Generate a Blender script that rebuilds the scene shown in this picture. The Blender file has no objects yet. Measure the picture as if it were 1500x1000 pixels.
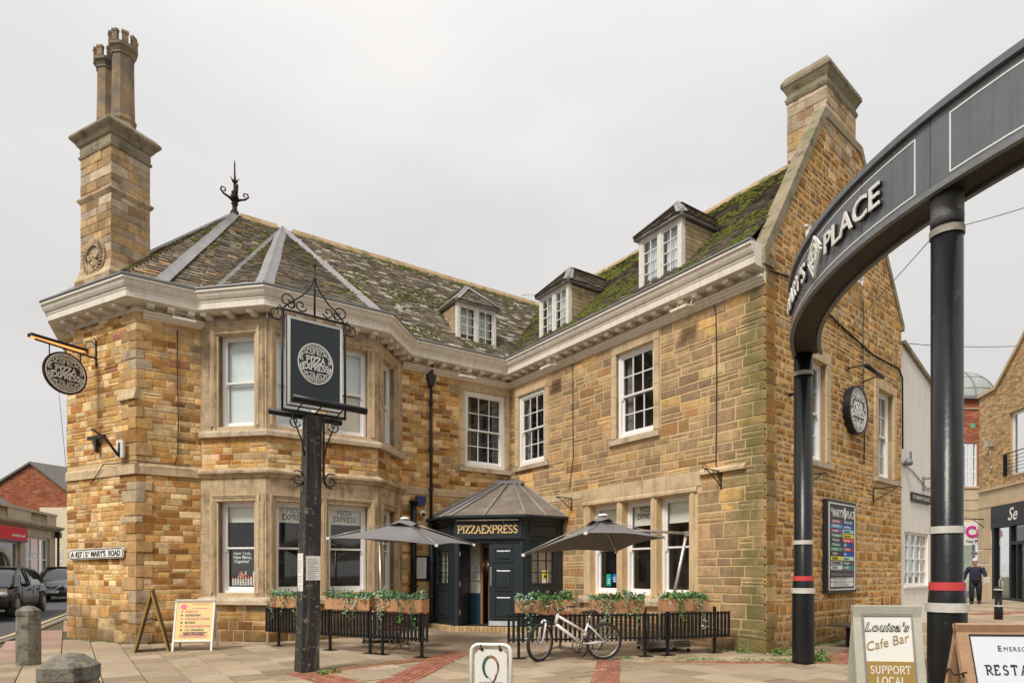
import bpy, math, random
from mathutils import Vector, Matrix, noise
R = random.Random(7)
PI = math.pi
rad = math.radians
sc = bpy.context.scene
COL = sc.collection

# ---------------------------------------------------------------- camera, sky, sun, exposure
F_PX, HOR, CAMH = 947.0, 839.0, 1.55
cam_d = bpy.data.cameras.new('camera'); cam = bpy.data.objects.new('camera', cam_d); COL.objects.link(cam)
cam_d.sensor_width = 36; cam_d.lens = F_PX/1500*36; cam_d.shift_y = (HOR-500)/1500
cam_d.clip_end = 600; cam_d.clip_start = .05
cam.location = (0, 0, CAMH); cam.rotation_euler = (rad(90), 0, 0)
sc.camera = cam
SUN_EL, SUN_AZ = rad(48), rad(215)          # azimuth measured clockwise from +Y: behind the camera, to its left
world = bpy.data.worlds.new('World'); sc.world = world; world.use_nodes = True
wn = world.node_tree; wn.nodes.clear()
def wnode(t, **k):
    n = wn.nodes.new(t)
    for a, b in k.items(): setattr(n, a, b)
    return n
w_out = wnode('ShaderNodeOutputWorld'); w_bg = wnode('ShaderNodeBackground'); wn.links.new(w_bg.outputs[0], w_out.inputs[0])
w_sky = wnode('ShaderNodeTexSky', sky_type='NISHITA', sun_disc=False, sun_elevation=SUN_EL, sun_rotation=SUN_AZ)
w_tc = wnode('ShaderNodeTexCoord'); w_sep = wnode('ShaderNodeSeparateXYZ'); wn.links.new(w_tc.outputs['Generated'], w_sep.inputs[0])
w_map = wnode('ShaderNodeMapping'); w_map.inputs['Scale'].default_value = (1.1, 1.1, 3.0)
wn.links.new(w_tc.outputs['Generated'], w_map.inputs[0])
w_no = wnode('ShaderNodeTexNoise'); w_no.inputs['Scale'].default_value = 1.6; w_no.inputs['Detail'].default_value = 3
wn.links.new(w_map.outputs[0], w_no.inputs[0])
w_cr = wnode('ShaderNodeValToRGB')       # thick cloud, slightly uneven
w_cr.color_ramp.elements[0].position = .3; w_cr.color_ramp.elements[0].color = (6.25, 6.22, 6.3, 1)
w_cr.color_ramp.elements[1].position = .72; w_cr.color_ramp.elements[1].color = (7.9, 7.65, 7.4, 1)
wn.links.new(w_no.outputs[0], w_cr.inputs[0])
w_el = wnode('ShaderNodeMapRange'); w_el.inputs['From Min'].default_value = .35; w_el.inputs['From Max'].default_value = 1
w_el.inputs['To Min'].default_value = 1.0; w_el.inputs['To Max'].default_value = 1.55
wn.links.new(w_sep.outputs[2], w_el.inputs[0])
w_mu = wnode('ShaderNodeVectorMath', operation='SCALE'); wn.links.new(w_cr.outputs[0], w_mu.inputs[0]); wn.links.new(w_el.outputs[0], w_mu.inputs['Scale'])
w_mix = wnode('ShaderNodeMix', data_type='RGBA'); w_mix.inputs[0].default_value = .96
wn.links.new(w_sky.outputs[0], w_mix.inputs[6]); wn.links.new(w_mu.outputs[0], w_mix.inputs[7]); wn.links.new(w_mix.outputs[2], w_bg.inputs[0])
w_bg.inputs[1].default_value = .05
sun_d = bpy.data.lights.new('sun', 'SUN'); sun_d.energy = 1.5; sun_d.angle = rad(15); sun_d.color = (1, .95, .87)
sun = bpy.data.objects.new('sun', sun_d); COL.objects.link(sun)
_sd = Vector((math.sin(SUN_AZ)*math.cos(SUN_EL), math.cos(SUN_AZ)*math.cos(SUN_EL), math.sin(SUN_EL)))
sun.rotation_euler = _sd.to_track_quat('Z', 'Y').to_euler(); sun.location = _sd*60
sc.view_settings.view_transform = 'Standard'; sc.view_settings.look = 'None'
sc.view_settings.exposure = 1.06; sc.view_settings.gamma = 1; sc.view_settings.use_curve_mapping = False
sc.render.engine = 'CYCLES'
try:
    sc.cycles.use_denoising = True; sc.cycles.max_bounces = 6; sc.cycles.transparent_max_bounces = 8
except Exception: pass

# ---------------------------------------------------------------- helpers
WL = {}                                       # world location of parents' origins
def V(*a): return Vector(a)
def link(o): COL.objects.link(o); return o
def tag(o, label=None, cat=None, group=None, kind=None):
    if label: o['label'] = label
    if cat: o['category'] = cat
    if group: o['group'] = group
    if kind: o['kind'] = kind
    return o
def thing(name, label, cat, loc=(0, 0, 0), rz=0, group=None):
    o = bpy.data.objects.new(name, None); o.location = loc; o.rotation_euler = (0, 0, rz)
    o.empty_display_size = .2; link(o); WL[o.name] = Vector(loc)
    return tag(o, label, cat, group)
def copy_tree(o, parent=None):
    c = o.copy(); COL.objects.link(c); c.parent = parent
    for ch in list(o.children): copy_tree(ch, c)
    return c

class MB:
    """collects geometry; build() links it as one mesh object"""
    def __init__(s, M=None): s.v = []; s.f = []; s.c = []; s.M = M or Matrix(); s.col = (1, 1, 1); s.smooth = False; s.sm = []
    def add(s, vs, fs, M=None):
        M = s.M if M is None else M
        b = len(s.v); s.v += [M @ Vector(p) for p in vs]
        s.f += [tuple(b+i for i in f) for f in fs]; s.c += [s.col]*len(fs); s.sm += [s.smooth]*len(fs)
    def box(s, x0, x1, y0, y1, z0, z1, M=None):
        if x0 > x1: x0, x1 = x1, x0
        if y0 > y1: y0, y1 = y1, y0
        if z0 > z1: z0, z1 = z1, z0
        s.add([(x0,y0,z0),(x1,y0,z0),(x1,y1,z0),(x0,y1,z0),(x0,y0,z1),(x1,y0,z1),(x1,y1,z1),(x0,y1,z1)],
              [(0,3,2,1),(4,5,6,7),(0,1,5,4),(1,2,6,5),(2,3,7,6),(3,0,4,7)], M)
    def bbox(s, x0, x1, y0, y1, z0, z1, b, M=None):
        """box whose front (-y) edges are bevelled by b"""
        s.add([(x0,y1,z0),(x1,y1,z0),(x1,y1,z1),(x0,y1,z1),(x0,y0+b,z0),(x1,y0+b,z0),(x1,y0+b,z1),(x0,y0+b,z1),
               (x0+b,y0,z0+b),(x1-b,y0,z0+b),(x1-b,y0,z1-b),(x0+b,y0,z1-b)],
              [(0,1,5,4),(1,2,6,5),(2,3,7,6),(3,0,4,7),(4,5,9,8),(5,6,10,9),(6,7,11,10),(7,4,8,11),(8,9,10,11),(3,2,1,0)], M)
    def prism(s, poly, h0, h1, axis='z', M=None):
        """polygon (ccw) extruded; axis z: (x,y) poly; axis y: (x,z) poly extruded along y; axis x: (y,z) along x"""
        n = len(poly); f = {'z': lambda p, h: (p[0], p[1], h), 'y': lambda p, h: (p[0], h, p[1]), 'x': lambda p, h: (h, p[0], p[1])}[axis]
        vs = [f(p, h0) for p in poly]+[f(p, h1) for p in poly]
        fs = [tuple(range(n-1, -1, -1)), tuple(range(n, 2*n))]+[(i, (i+1) % n, n+(i+1) % n, n+i) for i in range(n)]
        s.add(vs, fs, M)
    def tube(s, pts, r, n=6, M=None, cap=True, closed=False):
        pts = [Vector(p) for p in pts]; rings = []; m = len(pts)
        rr = r if isinstance(r, (list, tuple)) else [r]*m
        prev = None
        for i, p in enumerate(pts):
            if closed: t = pts[(i+1) % m]-pts[i-1]
            else: t = pts[min(i+1, m-1)]-pts[max(i-1, 0)]
            if t.length < 1e-9: t = Vector((0, 0, 1))
            t.normalize()
            if prev is None:
                a = t.cross(Vector((0, 0, 1)))
                if a.length < .05: a = t.cross(Vector((1, 0, 0)))
            else: a = prev-t*prev.dot(t)
            a.normalize(); prev = a; b = t.cross(a)
            rings.append([p+(a*math.cos(2*PI*k/n)+b*math.sin(2*PI*k/n))*rr[i] for k in range(n)])
        vs = [q for rg in rings for q in rg]; fs = []
        for i in range(m if closed else m-1):
            j = (i+1) % m
            for k in range(n): fs.append((i*n+k, i*n+(k+1) % n, j*n+(k+1) % n, j*n+k))
        if cap and not closed: fs += [tuple(range(n-1, -1, -1)), tuple((m-1)*n+k for k in range(n))]
        o = s.smooth; s.smooth = True; s.add(vs, fs, M); s.smooth = o
    def lathe(s, prof, cx=0, cy=0, n=16, M=None, smooth=True, sx=1, sy=1):
        """prof: list of (r, z) bottom to top"""
        vs = []; fs = []
        for r, z in prof: vs += [(cx+sx*r*math.cos(2*PI*k/n), cy+sy*r*math.sin(2*PI*k/n), z) for k in range(n)]
        for i in range(len(prof)-1):
            for k in range(n): fs.append((i*n+k, i*n+(k+1) % n, (i+1)*n+(k+1) % n, (i+1)*n+k))
        fs += [tuple(range(n-1, -1, -1)), tuple((len(prof)-1)*n+k for k in range(n))]
        o = s.smooth; s.smooth = smooth; s.add(vs, fs, M); s.smooth = o
    def ribbon(s, pts, w, y0, y1, M=None, closed=False):
        """flat stroke in the x-z plane, from y0 (front) to y1"""
        P = [Vector((p[0], p[1])) for p in pts]; m = len(P); L = []; Rr = []
        for i in range(m):
            a = P[i-1] if (i > 0 or closed) else P[i]; b = P[(i+1) % m] if (i < m-1 or closed) else P[i]
            t = b-a
            if t.length < 1e-9: t = Vector((1, 0))
            t.normalize(); nn = Vector((-t.y, t.x)); k = 1.0
            if (0 < i < m-1) or closed:
                t1 = (P[i]-P[i-1]); t1.normalize() if t1.length > 1e-9 else None
                k = min(1.8, 1/max(.3, abs(nn.dot(Vector((-t1.y, t1.x))))))
            ww = w[i] if isinstance(w, (list, tuple)) else w
            L.append(P[i]+nn*ww/2*k); Rr.append(P[i]-nn*ww/2*k)
        vs = []
        for i in range(m): vs += [(L[i].x, y0, L[i].y), (Rr[i].x, y0, Rr[i].y), (L[i].x, y1, L[i].y), (Rr[i].x, y1, Rr[i].y)]
        fs = []
        for i in range(m if closed else m-1):
            a = 4*i; b = 4*((i+1) % m)
            fs += [(a, a+1, b+1, b), (a+2, b+2, b+3, a+3), (a, b, b+2, a+2), (a+1, a+3, b+3, b+1)]
        if not closed: fs += [(0, 2, 3, 1), (4*m-4, 4*m-3, 4*m-1, 4*m-2)]
        s.add(vs, fs, M)
    def mesh(s, name, origin):
        me = bpy.data.meshes.new(name)
        me.from_pydata([tuple(p-origin) for p in s.v], [], s.f)
        if any(c != (1, 1, 1) for c in s.c):
            at = me.color_attributes.new('tint', 'FLOAT_COLOR', 'CORNER'); arr = []
            for f, c in zip(s.f, s.c): arr += [c[0], c[1], c[2], 1.0]*len(f)
            at.data.foreach_set('color', arr)
        if any(s.sm):
            me.polygons.foreach_set('use_smooth', s.sm)
            if not all(s.sm): pass
        me.update(); return me
    def build(s, name, mat, parent=None, label=None, kind=None, origin=None):
        if not s.v: return None
        if origin is None:
            xs = [p.x for p in s.v]; ys = [p.y for p in s.v]; zs = [p.z for p in s.v]
            origin = Vector(((min(xs)+max(xs))/2, (min(ys)+max(ys))/2, min(zs)))
        origin = Vector(origin)
        me = s.mesh(name, origin)
        if isinstance(mat, (list, tuple)):
            for m in mat: me.materials.append(m)
        else: me.materials.append(mat)
        o = bpy.data.objects.new(name, me); link(o); WL[o.name] = origin
        if parent is not None: o.parent = parent; o.location = origin-WL[parent.name]
        else: o.location = origin
        if label: o['label'] = label
        if kind: o['kind'] = kind
        return o

def Frame(p, d):
    """wall frame: local x runs to the viewer's right along the wall, y goes into the wall, z up"""
    d = Vector((d[0], d[1])).normalized()
    return Matrix(((d.x, -d.y, 0, p[0]), (d.y, d.x, 0, p[1]), (0, 0, 1, 0), (0, 0, 0, 1)))
def T(x=0, y=0, z=0): return Matrix.Translation((x, y, z))
def RX(a): return Matrix.Rotation(a, 4, 'X')
def RY(a): return Matrix.Rotation(a, 4, 'Y')
def RZ(a): return Matrix.Rotation(a, 4, 'Z')
def pix(u, v, Y): return Vector(((u-750)/F_PX*Y, Y, CAMH+(HOR-v)/F_PX*Y))
def proj(p): return (750+F_PX*p.x/p.y, HOR-F_PX*(p.z-CAMH)/p.y)
def ground_z(x, y): return min(.4, .035*max(0, y-16)+.045*max(0, -x-10.2)) if y > 10 else 0.0

# ---------------------------------------------------------------- materials
def mat(name, col=(.5, .5, .5), rough=.7, metal=0, var=.15, vs=5, bump=.25, bs=45, tint=False, spec=.5, coat=0,
        patches=None, streak=None, zdirt=None, spots=None, emit=None, alpha=None):
    m = bpy.data.materials.new(name); m.use_nodes = True; nt = m.node_tree; n = nt.nodes; n.clear(); L = nt.links.new
    out = n.new('ShaderNodeOutputMaterial'); b = n.new('ShaderNodeBsdfPrincipled'); L(b.outputs[0], out.inputs[0])
    b.inputs['Roughness'].default_value = rough; b.inputs['Metallic'].default_value = metal
    b.inputs['Specular IOR Level'].default_value = spec; b.inputs['Coat Weight'].default_value = coat
    if alpha is not None: b.inputs['Alpha'].default_value = alpha
    geo = n.new('ShaderNodeNewGeometry'); pos = geo.outputs['Position']
    if tint:
        a = n.new('ShaderNodeAttribute'); a.attribute_name = 'tint'; c = a.outputs['Color']
    else:
        a = n.new('ShaderNodeRGB'); a.outputs[0].default_value = (*col, 1); c = a.outputs[0]
    def nz(scale, detail=4, vec=None, sc3=None, rgh=.6):
        t = n.new('ShaderNodeTexNoise'); t.inputs['Scale'].default_value = scale; t.inputs['Detail'].default_value = detail
        t.inputs['Roughness'].default_value = rgh
        v = vec or pos
        if sc3:
            mp = n.new('ShaderNodeMapping'); mp.inputs['Scale'].default_value = sc3; L(v, mp.inputs[0]); v = mp.outputs[0]
        L(v, t.inputs['Vector']); return t.outputs[0]
    def rng(x, a0, a1, b0, b1):
        r = n.new('ShaderNodeMapRange'); L(x, r.inputs[0])
        for i, q in enumerate((a0, a1, b0, b1)): r.inputs[i+1].default_value = q
        return r.outputs[0]
    def mul(c1, f):
        r = n.new('ShaderNodeVectorMath'); r.operation = 'SCALE'; L(c1, r.inputs[0]); L(f, r.inputs['Scale']); return r.outputs[0]
    def mixc(f, c1, col2):
        r = n.new('ShaderNodeMix'); r.data_type = 'RGBA'; L(f, r.inputs[0]); L(c1, r.inputs[6]); r.inputs[7].default_value = (*col2, 1); return r.outputs[2]
    if var: c = mul(c, rng(nz(vs), .25, .75, 1-var, 1+var))
    if var: c = mul(c, rng(nz(vs*9, 3), .3, .7, 1-var*.6, 1+var*.6))
    if patches:                       # (color, scale, threshold, softness, amount)
        for pc, psn, pt, pw, pa in patches: c = mixc(rng(nz(psn, 5, rgh=.7), pt, pt+pw, 0, pa), c, pc)
    if streak:                        # vertical streaks (color, amount)
        c = mixc(rng(nz(1, 5, sc3=(9, 9, .7)), .52, .72, 0, streak[1]), c, streak[0])
    if zdirt:                         # damp foot of a wall: (color, height, amount)
        sp = n.new('ShaderNodeSeparateXYZ'); L(pos, sp.inputs[0])
        ad = n.new('ShaderNodeMath'); ad.operation = 'ADD'; L(sp.outputs[2], ad.inputs[0]); L(rng(nz(1.5), .3, .7, -.45, .45), ad.inputs[1])
        c = mixc(rng(ad.outputs[0], .05, zdirt[1], zdirt[2], 0), c, zdirt[0])
    if spots:                         # ((x,y), r0, r1, color, amount) stains round a vertical line
        for (sx, sy), r0, r1, s_c, sa in spots:
            cv = n.new('ShaderNodeVectorMath'); cv.operation = 'MULTIPLY'; L(pos, cv.inputs[0]); cv.inputs[1].default_value = (1, 1, 0)
            ds = n.new('ShaderNodeVectorMath'); ds.operation = 'DISTANCE'; L(cv.outputs[0], ds.inputs[0]); ds.inputs[1].default_value = (sx, sy, 0)
            ad = n.new('ShaderNodeMath'); ad.operation = 'ADD'; L(ds.outputs['Value'], ad.inputs[0]); L(rng(nz(2.2), .3, .7, -.3, .3), ad.inputs[1])
            c = mixc(rng(ad.outputs[0], r0, r1, sa, 0), c, s_c)
    L(c, b.inputs['Base Color'])
    if bump:
        bp = n.new('ShaderNodeBump'); bp.inputs['Strength'].default_value = bump; bp.inputs['Distance'].default_value = .02
        L(nz(bs, 5), bp.inputs['Height']); L(bp.outputs[0], b.inputs['Normal'])
    if emit: b.inputs['Emission Color'].default_value = (*emit[0], 1); b.inputs['Emission Strength'].default_value = emit[1]
    return m
def glass_mat(name, tintc=(.9, .95, .95), refl=1.0):
    m = bpy.data.materials.new(name); m.use_nodes = True; nt = m.node_tree; n = nt.nodes; n.clear(); L = nt.links.new
    out = n.new('ShaderNodeOutputMaterial'); mx = n.new('ShaderNodeMixShader'); tr = n.new('ShaderNodeBsdfTransparent'); gl = n.new('ShaderNodeBsdfGlossy')
    lw = n.new('ShaderNodeLayerWeight'); lw.inputs[0].default_value = .5; pw = n.new('ShaderNodeMath'); pw.operation = 'POWER'; pw.inputs[1].default_value = 4
    mt = n.new('ShaderNodeMath'); mt.operation = 'MULTIPLY_ADD'; mt.inputs[1].default_value = .9*refl; mt.inputs[2].default_value = .05*refl; L(lw.outputs['Facing'], pw.inputs[0])
    tr.inputs[0].default_value = (*tintc, 1); gl.inputs['Roughness'].default_value = .02
    tn = n.new('ShaderNodeTexNoise'); tn.inputs['Scale'].default_value = 1.7; bp = n.new('ShaderNodeBump'); bp.inputs['Strength'].default_value = .015
    bp.inputs['Distance'].default_value = .05
    geo = n.new('ShaderNodeNewGeometry'); L(geo.outputs['Position'], tn.inputs['Vector']); L(tn.outputs[0], bp.inputs['Height']); L(bp.outputs[0], gl.inputs['Normal'])
    L(pw.outputs[0], mt.inputs[0]); L(mt.outputs[0], mx.inputs[0]); L(tr.outputs[0], mx.inputs[1]); L(gl.outputs[0], mx.inputs[2]); L(mx.outputs[0], out.inputs[0])
    return m
CORNER = ((4.89, 12.44))
GREEN = (.10, .11, .035)
M = {}
M['stone'] = mat('ironstone', tint=True, rough=.92, var=.27, vs=6, bump=1.0, bs=32, spec=.15,
                 patches=[((.13, .105, .075), .7, .57, .13, .35), ((.20, .13, .075), 2.6, .56, .14, .42), ((.17, .10, .05), 21, .60, .07, .55), ((.62, .47, .27), 11, .64, .08, .4)], streak=((.10, .085, .07), .25),
                 zdirt=((.13, .082, .038), .95, .75), spots=[((4.70, 12.72), .0, .52, (.15, .15, .055), .72), ((-.06, 19.65), .0, .35, (.12, .10, .05), .6)])
M['mortar'] = mat('lime_mortar', (.66, .475, .26), .95, var=.15, bump=.5, bs=60, spec=.15, zdirt=((.12, .10, .06), .7, .7), spots=[((4.80, 12.62), .02, .35, (.14, .13, .06), .6)])
M['ashlar'] = mat('limestone_dressing', (.62, .47, .295), .88, var=.14, vs=3, bump=.35, bs=50, spec=.2,
                  patches=[((.24, .17, .10), 2.3, .5, .2, .5)], streak=((.17, .13, .09), .45))
M['ashlar_dark'] = mat('weathered_limestone', (.56, .42, .265), .9, var=.2, vs=4, bump=.9, bs=30, spec=.2,
                  patches=[((.17, .12, .075), 2.8, .46, .2, .65)], streak=((.12, .09, .06), .55))
M['sill'] = mat('sill_stone', (.56, .45, .32), .9, var=.2, bump=.5, bs=35, spec=.2, patches=[((.13, .12, .08), 3, .48, .2, .6)])
M['coping'] = mat('coping_stone', (.32, .265, .18), .95, var=.25, bump=.7, bs=30, spec=.2, patches=[((.10, .11, .04), 2.5, .5, .15, .7), ((.07, .06, .05), 4, .55, .1, .6)])
M['cornice'] = mat('cream_cornice_paint', (.77, .70, .60), .6, var=.07, vs=3, bump=.12, bs=20, streak=((.33, .29, .24), .35))
M['white'] = mat('white_paint', (.84, .83, .81), .45, var=.04, bump=.05)
M['oldwhite'] = mat('flaking_white_paint', (.72, .69, .63), .6, var=.12, vs=8, bump=.2, patches=[((.30, .26, .2), 9, .62, .05, .7)])
M['slate'] = mat('collyweston_slate', tint=True, rough=.9, var=.35, vs=6, bump=.7, bs=40, spec=.25,
                 patches=[((.40, .37, .31), 7, .62, .06, .38), ((.03, .027, .022), 3, .55, .15, .5)])
M['moss'] = mat('moss', (.135, .155, .03), .98, var=.4, vs=20, bump=1, bs=90, spec=.1)
M['roof_under'] = mat('roof_underlay', (.05, .042, .035), .95, var=.2)
M['lead'] = mat('lead_flashing', (.27, .26, .26), .62, metal=.15, var=.18, vs=3, bump=.3, bs=14, patches=[((.22, .2, .19), 2, .5, .2, .5)])
M['gutter'] = mat('lead_gutter', (.22, .225, .235), .5, metal=.2, var=.15, bump=.1)
M['ridge'] = mat('ridge_tile', (.40, .28, .15), .9, var=.25, bump=.4, patches=[((.10, .11, .03), 3, .52, .1, .7)])
M['pot'] = mat('chimney_pot', (.30, .20, .11), .85, var=.3, vs=3, bump=.4, patches=[((.13, .12, .10), 2, .45, .15, .8), ((.2, .27, .22), 5, .66, .03, .6)])
M['glass'] = glass_mat('window_glass', (.985, .995, .995), 1.0)
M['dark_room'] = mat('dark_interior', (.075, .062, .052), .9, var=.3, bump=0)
M['curtain'] = mat('grey_curtain', (.22, .20, .18), .9, var=.15, bump=0)
M['blind'] = mat('roller_blind', (.84, .84, .74), .8, var=.03, bump=.05, bs=200)
M['frost'] = mat('frosted_panel', (.72, .77, .77), .6, var=.06, vs=1.2, bump=0)
M['cream_panel'] = mat('cream_board', (.72, .64, .5), .6, var=.04, bump=0)
M['porch'] = mat('blue_black_gloss_paint', (.017, .026, .032), .45, var=.15, bump=.08, bs=15, coat=.2)
M['black'] = mat('black_metal', (.016, .016, .018), .4, metal=.3, var=.2, bump=.15, bs=60)
M['blackpaint'] = mat('black_pole_paint', (.012, .012, .013), .30, var=.2, bump=.12, bs=12, spec=.35, patches=[((.07, .07, .07), 5, .66, .03, .5)])
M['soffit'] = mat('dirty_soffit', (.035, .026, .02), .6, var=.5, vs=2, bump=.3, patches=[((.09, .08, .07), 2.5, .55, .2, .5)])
M['fascia_grey'] = mat('grey_sign_panel', (.15, .158, .175), .38, var=.1, vs=1.5, bump=.08, spec=.5, streak=((.075, .078, .082), .4))
M['whiteband'] = mat('white_band_paint', (.60, .57, .50), .6, var=.12, vs=12, bump=.2)
M['collar'] = mat('dirty_collar', (.33, .30, .25), .65, var=.25, vs=12, bump=.2)
M['redband'] = mat('red_band_paint', (.62, .06, .06), .5, var=.1, bump=.2)
M['sign_black'] = mat('black_sign_face', (.018, .018, .02), .45, var=.1, bump=.03)
M['sign_navy'] = mat('navy_sign_face', (.022, .03, .038), .5, var=.15, vs=2, bump=.03)
M['sign_white'] = mat('sign_white', (.82, .80, .74), .5, var=.03, bump=0)
M['gold'] = mat('gold_letters', (.78, .55, .25), .45, var=.05, bump=0)
M['wood_post'] = mat('weathered_black_post', (.03, .029, .027), .8, var=.3, vs=10, bump=.7, bs=30, patches=[((.30, .24, .18), 9, .58, .05, .8)], streak=((.32, .25, .18), .5))
M['copper'] = mat('grey_green_lead_roof', (.33, .35, .32), .6, var=.15, streak=((.42, .43, .42), .5))
M['iron'] = mat('rusted_iron', (.045, .02, .015), .7, metal=.4, var=.4, bump=.5)
M['black_iron'] = mat('black_wrought_iron', (.02, .018, .018), .5, metal=.3, var=.3, bump=.2)
M['pipe'] = mat('black_drainpipe', (.022, .02, .019), .45, var=.2, bump=.1)
M['terracotta'] = mat('terracotta_planter', (.50, .265, .135), .65, var=.12, vs=4, bump=.05)
M['ivy'] = mat('ivy_leaf', tint=True, rough=.55, var=.25, vs=30, bump=0)
M['canopy'] = mat('charcoal_canvas', (.20, .19, .19), .85, var=.06, vs=3, bump=.12, bs=400)
M['alu'] = mat('brushed_aluminium', (.55, .50, .46), .38, metal=.7, var=.08, bump=0)
M['steel'] = mat('steel', (.6, .6, .6), .3, metal=.9, var=.05, bump=0)
M['table_wood'] = mat('orange_table_slats', (.42, .12, .05), .55, var=.15, bump=.1)
M['concrete'] = mat('weathered_concrete', (.24, .215, .17), .95, var=.25, vs=9, bump=.8, bs=60, patches=[((.05, .05, .04), 7, .5, .12, .8), ((.36, .34, .29), 3.5, .6, .12, .6)])
M['paving'] = mat('paving_slab', tint=True, rough=.75, var=.16, vs=2.2, bump=.3, bs=70, spec=.3,
                  patches=[((.15, .125, .085), 1.1, .5, .2, .45), ((.5, .47, .42), 23, .78, .02, .6), ((.13, .14, .06), .8, .60, .12, .35)])
M['joint'] = mat('ground_dirt', (.10, .085, .055), .95, var=.3, vs=3, bump=.5, patches=[((.09, .12, .03), 1.2, .5, .1, .7)])
M['redbrick'] = mat('red_paving_brick', tint=True, rough=.85, var=.2, vs=9, bump=.4, bs=60)
M['brick'] = mat('brick_wall_material', tint=True, rough=.9, var=.2, vs=9, bump=.4, bs=60)
M['asphalt'] = mat('asphalt', (.075, .077, .083), .85, var=.12, vs=2, bump=.4, bs=150)
M['yellow_line'] = mat('worn_yellow_line', (.58, .45, .22), .8, var=.15, bump=.2)
M['weed'] = mat('weed_leaves', tint=True, rough=.6, var=.3, vs=20, bump=0)
M['timber'] = mat('oak_joinery', (.36, .17, .07), .5, var=.2, vs=8, bump=.1)
M['rubber'] = mat('rubber', (.022, .021, .02), .75, var=.2, bump=.2)
M['cable'] = mat('black_cable', (.02, .02, .02), .6, bump=0)
M['tint'] = mat('printed_colour', tint=True, rough=.5, var=.03, bump=0)
M['render'] = mat('cream_render', (.84, .79, .72), .85, var=.05, vs=1.5, bump=.15, streak=((.42, .37, .3), .25))

# ---------------------------------------------------------------- lettering
G = {}
def _arc(cx, cy, rx, ry, a0, a1, n=10): return [(cx+rx*math.cos(rad(a0+(a1-a0)*i/n)), cy+ry*math.sin(rad(a0+(a1-a0)*i/n))) for i in range(n+1)]
# glyph: (width, strokes)
G['P'] = (.62, [[(.12, 0), (.12, 1)], [(.0, 1), (.34, 1)]+_arc(.34, .74, .24, .26, 90, -90)+[(.12, .48)]])
G['R'] = (.68, G['P'][1]+[[(.3, .48), (.64, 0)]])
G['I'] = (.26, [[(.13, 0), (.13, 1)]])
G['Z'] = (.62, [[(.04, .82), (.06, 1), (.56, 1), (.05, 0), (.56, 0), (.6, .2)]])
G['A'] = (.7, [[(.06, 0), (.36, 1), (.64, 0)], [(.17, .35), (.56, .35)]])
G['E'] = (.58, [[(.54, .8), (.52, 1), (.0, 1)], [(.12, 1), (.12, 0)], [(.12, .52), (.42, .52)], [(.0, 0), (.52, 0), (.56, .2)]])
G['X'] = (.66, [[(.06, 1), (.6, 0)], [(.6, 1), (.06, 0)]])
G['S'] = (.56, [_arc(.3, .75, .2, .25, 20, 270, 9)+_arc(.28, .25, .22, .25, 90, -160, 9)])
G['L'] = (.56, [[(.12, 1), (.12, 0)], [(.0, 0), (.5, 0), (.54, .22)]])
G['O'] = (.78, [_arc(.39, .5, .33, .5, 0, 360, 20)])
G['C'] = (.7, [_arc(.39, .5, .33, .5, 40, 320, 16)])
G['U'] = (.7, [[(.12, 1), (.12, .32)]+_arc(.35, .28, .23, .28, 180, 360, 8)+[(.58, 1)]])
G['T'] = (.64, [[(.32, 0), (.32, 1)], [(.02, .82), (.04, 1), (.6, 1), (.62, .82)]])
G['M'] = (.86, [[(.1, 0), (.14, 1), (.43, .1), (.72, 1), (.76, 0)]])
G['N'] = (.74, [[(.12, 0), (.12, 1), (.62, 0), (.62, 1)]])
G['D'] = (.74, [[(.12, 0), (.12, 1)], [(0, 1), (.3, 1)]+_arc(.3, .5, .36, .5, 90, -90, 10)+[(0, 0)]])
G["'"] = (.2, [[(.12, 1), (.08, .78)]])
G[' '] = (.36, [])
def serif_text(mb, text, h, x, z, w=.13, serif=.2, y0=-.004, y1=0, M=None, sx=1.0, gap=.1, centre=False, slant=0):
    """text in the own serif alphabet drawn on the x-z plane, from x, base line z"""
    tot = sum((G[c][0]+gap)*h*sx for c in text)-gap*h*sx
    if centre: x = x-tot/2
    x0 = x
    for c in text:
        gw, strokes = G[c]
        for st in strokes:
            pts = [(x+(p[0]+slant*p[1])*h*sx, z+p[1]*h) for p in st]
            mb.ribbon(pts, w*h, y0, y1, M)
            if serif:
                for p in (st[0], st[-1]):
                    if (abs(p[1]) < .01 or abs(p[1]-1) < .01) and c in 'PRIAXTMNUL':
                        zz = z+p[1]*h; q = x+(p[0]+slant*p[1])*h*sx
                        if c in 'PRL' and abs(p[1]-1) < .01 and p[0] > .2: continue
                        mb.ribbon([(q-serif/2*h, zz), (q+serif/2*h, zz)], w*h*.7, y0, y1, M)
        x += (gw+gap)*h*sx
    return x-x0
def text_verts(text, size, ext=.0, align='LEFT', bold=0, shear=0, spacing=1.0, fit=None):
    """built-in font; returns (verts, faces) in x-z plane, front at -y"""
    cu = bpy.data.curves.new('t', 'FONT'); cu.body = text; cu.size = size; cu.extrude = ext; cu.align_x = align; cu.offset = bold
    cu.shear = shear; cu.space_character = spacing; cu.resolution_u = 3
    ob = bpy.data.objects.new('t', cu); me = bpy.data.meshes.new_from_object(ob)
    vs = [(v.co.x, -v.co.z, v.co.y) for v in me.vertices]; fs = [tuple(p.vertices) for p in me.polygons]
    bpy.data.objects.remove(ob); bpy.data.curves.remove(cu); bpy.data.meshes.remove(me)
    if fit and vs:
        w = max(v[0] for v in vs)-min(v[0] for v in vs)
        if w > 0: k = fit/w; vs = [(v[0]*k, v[1], v[2]) for v in vs]
    return vs, fs
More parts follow.
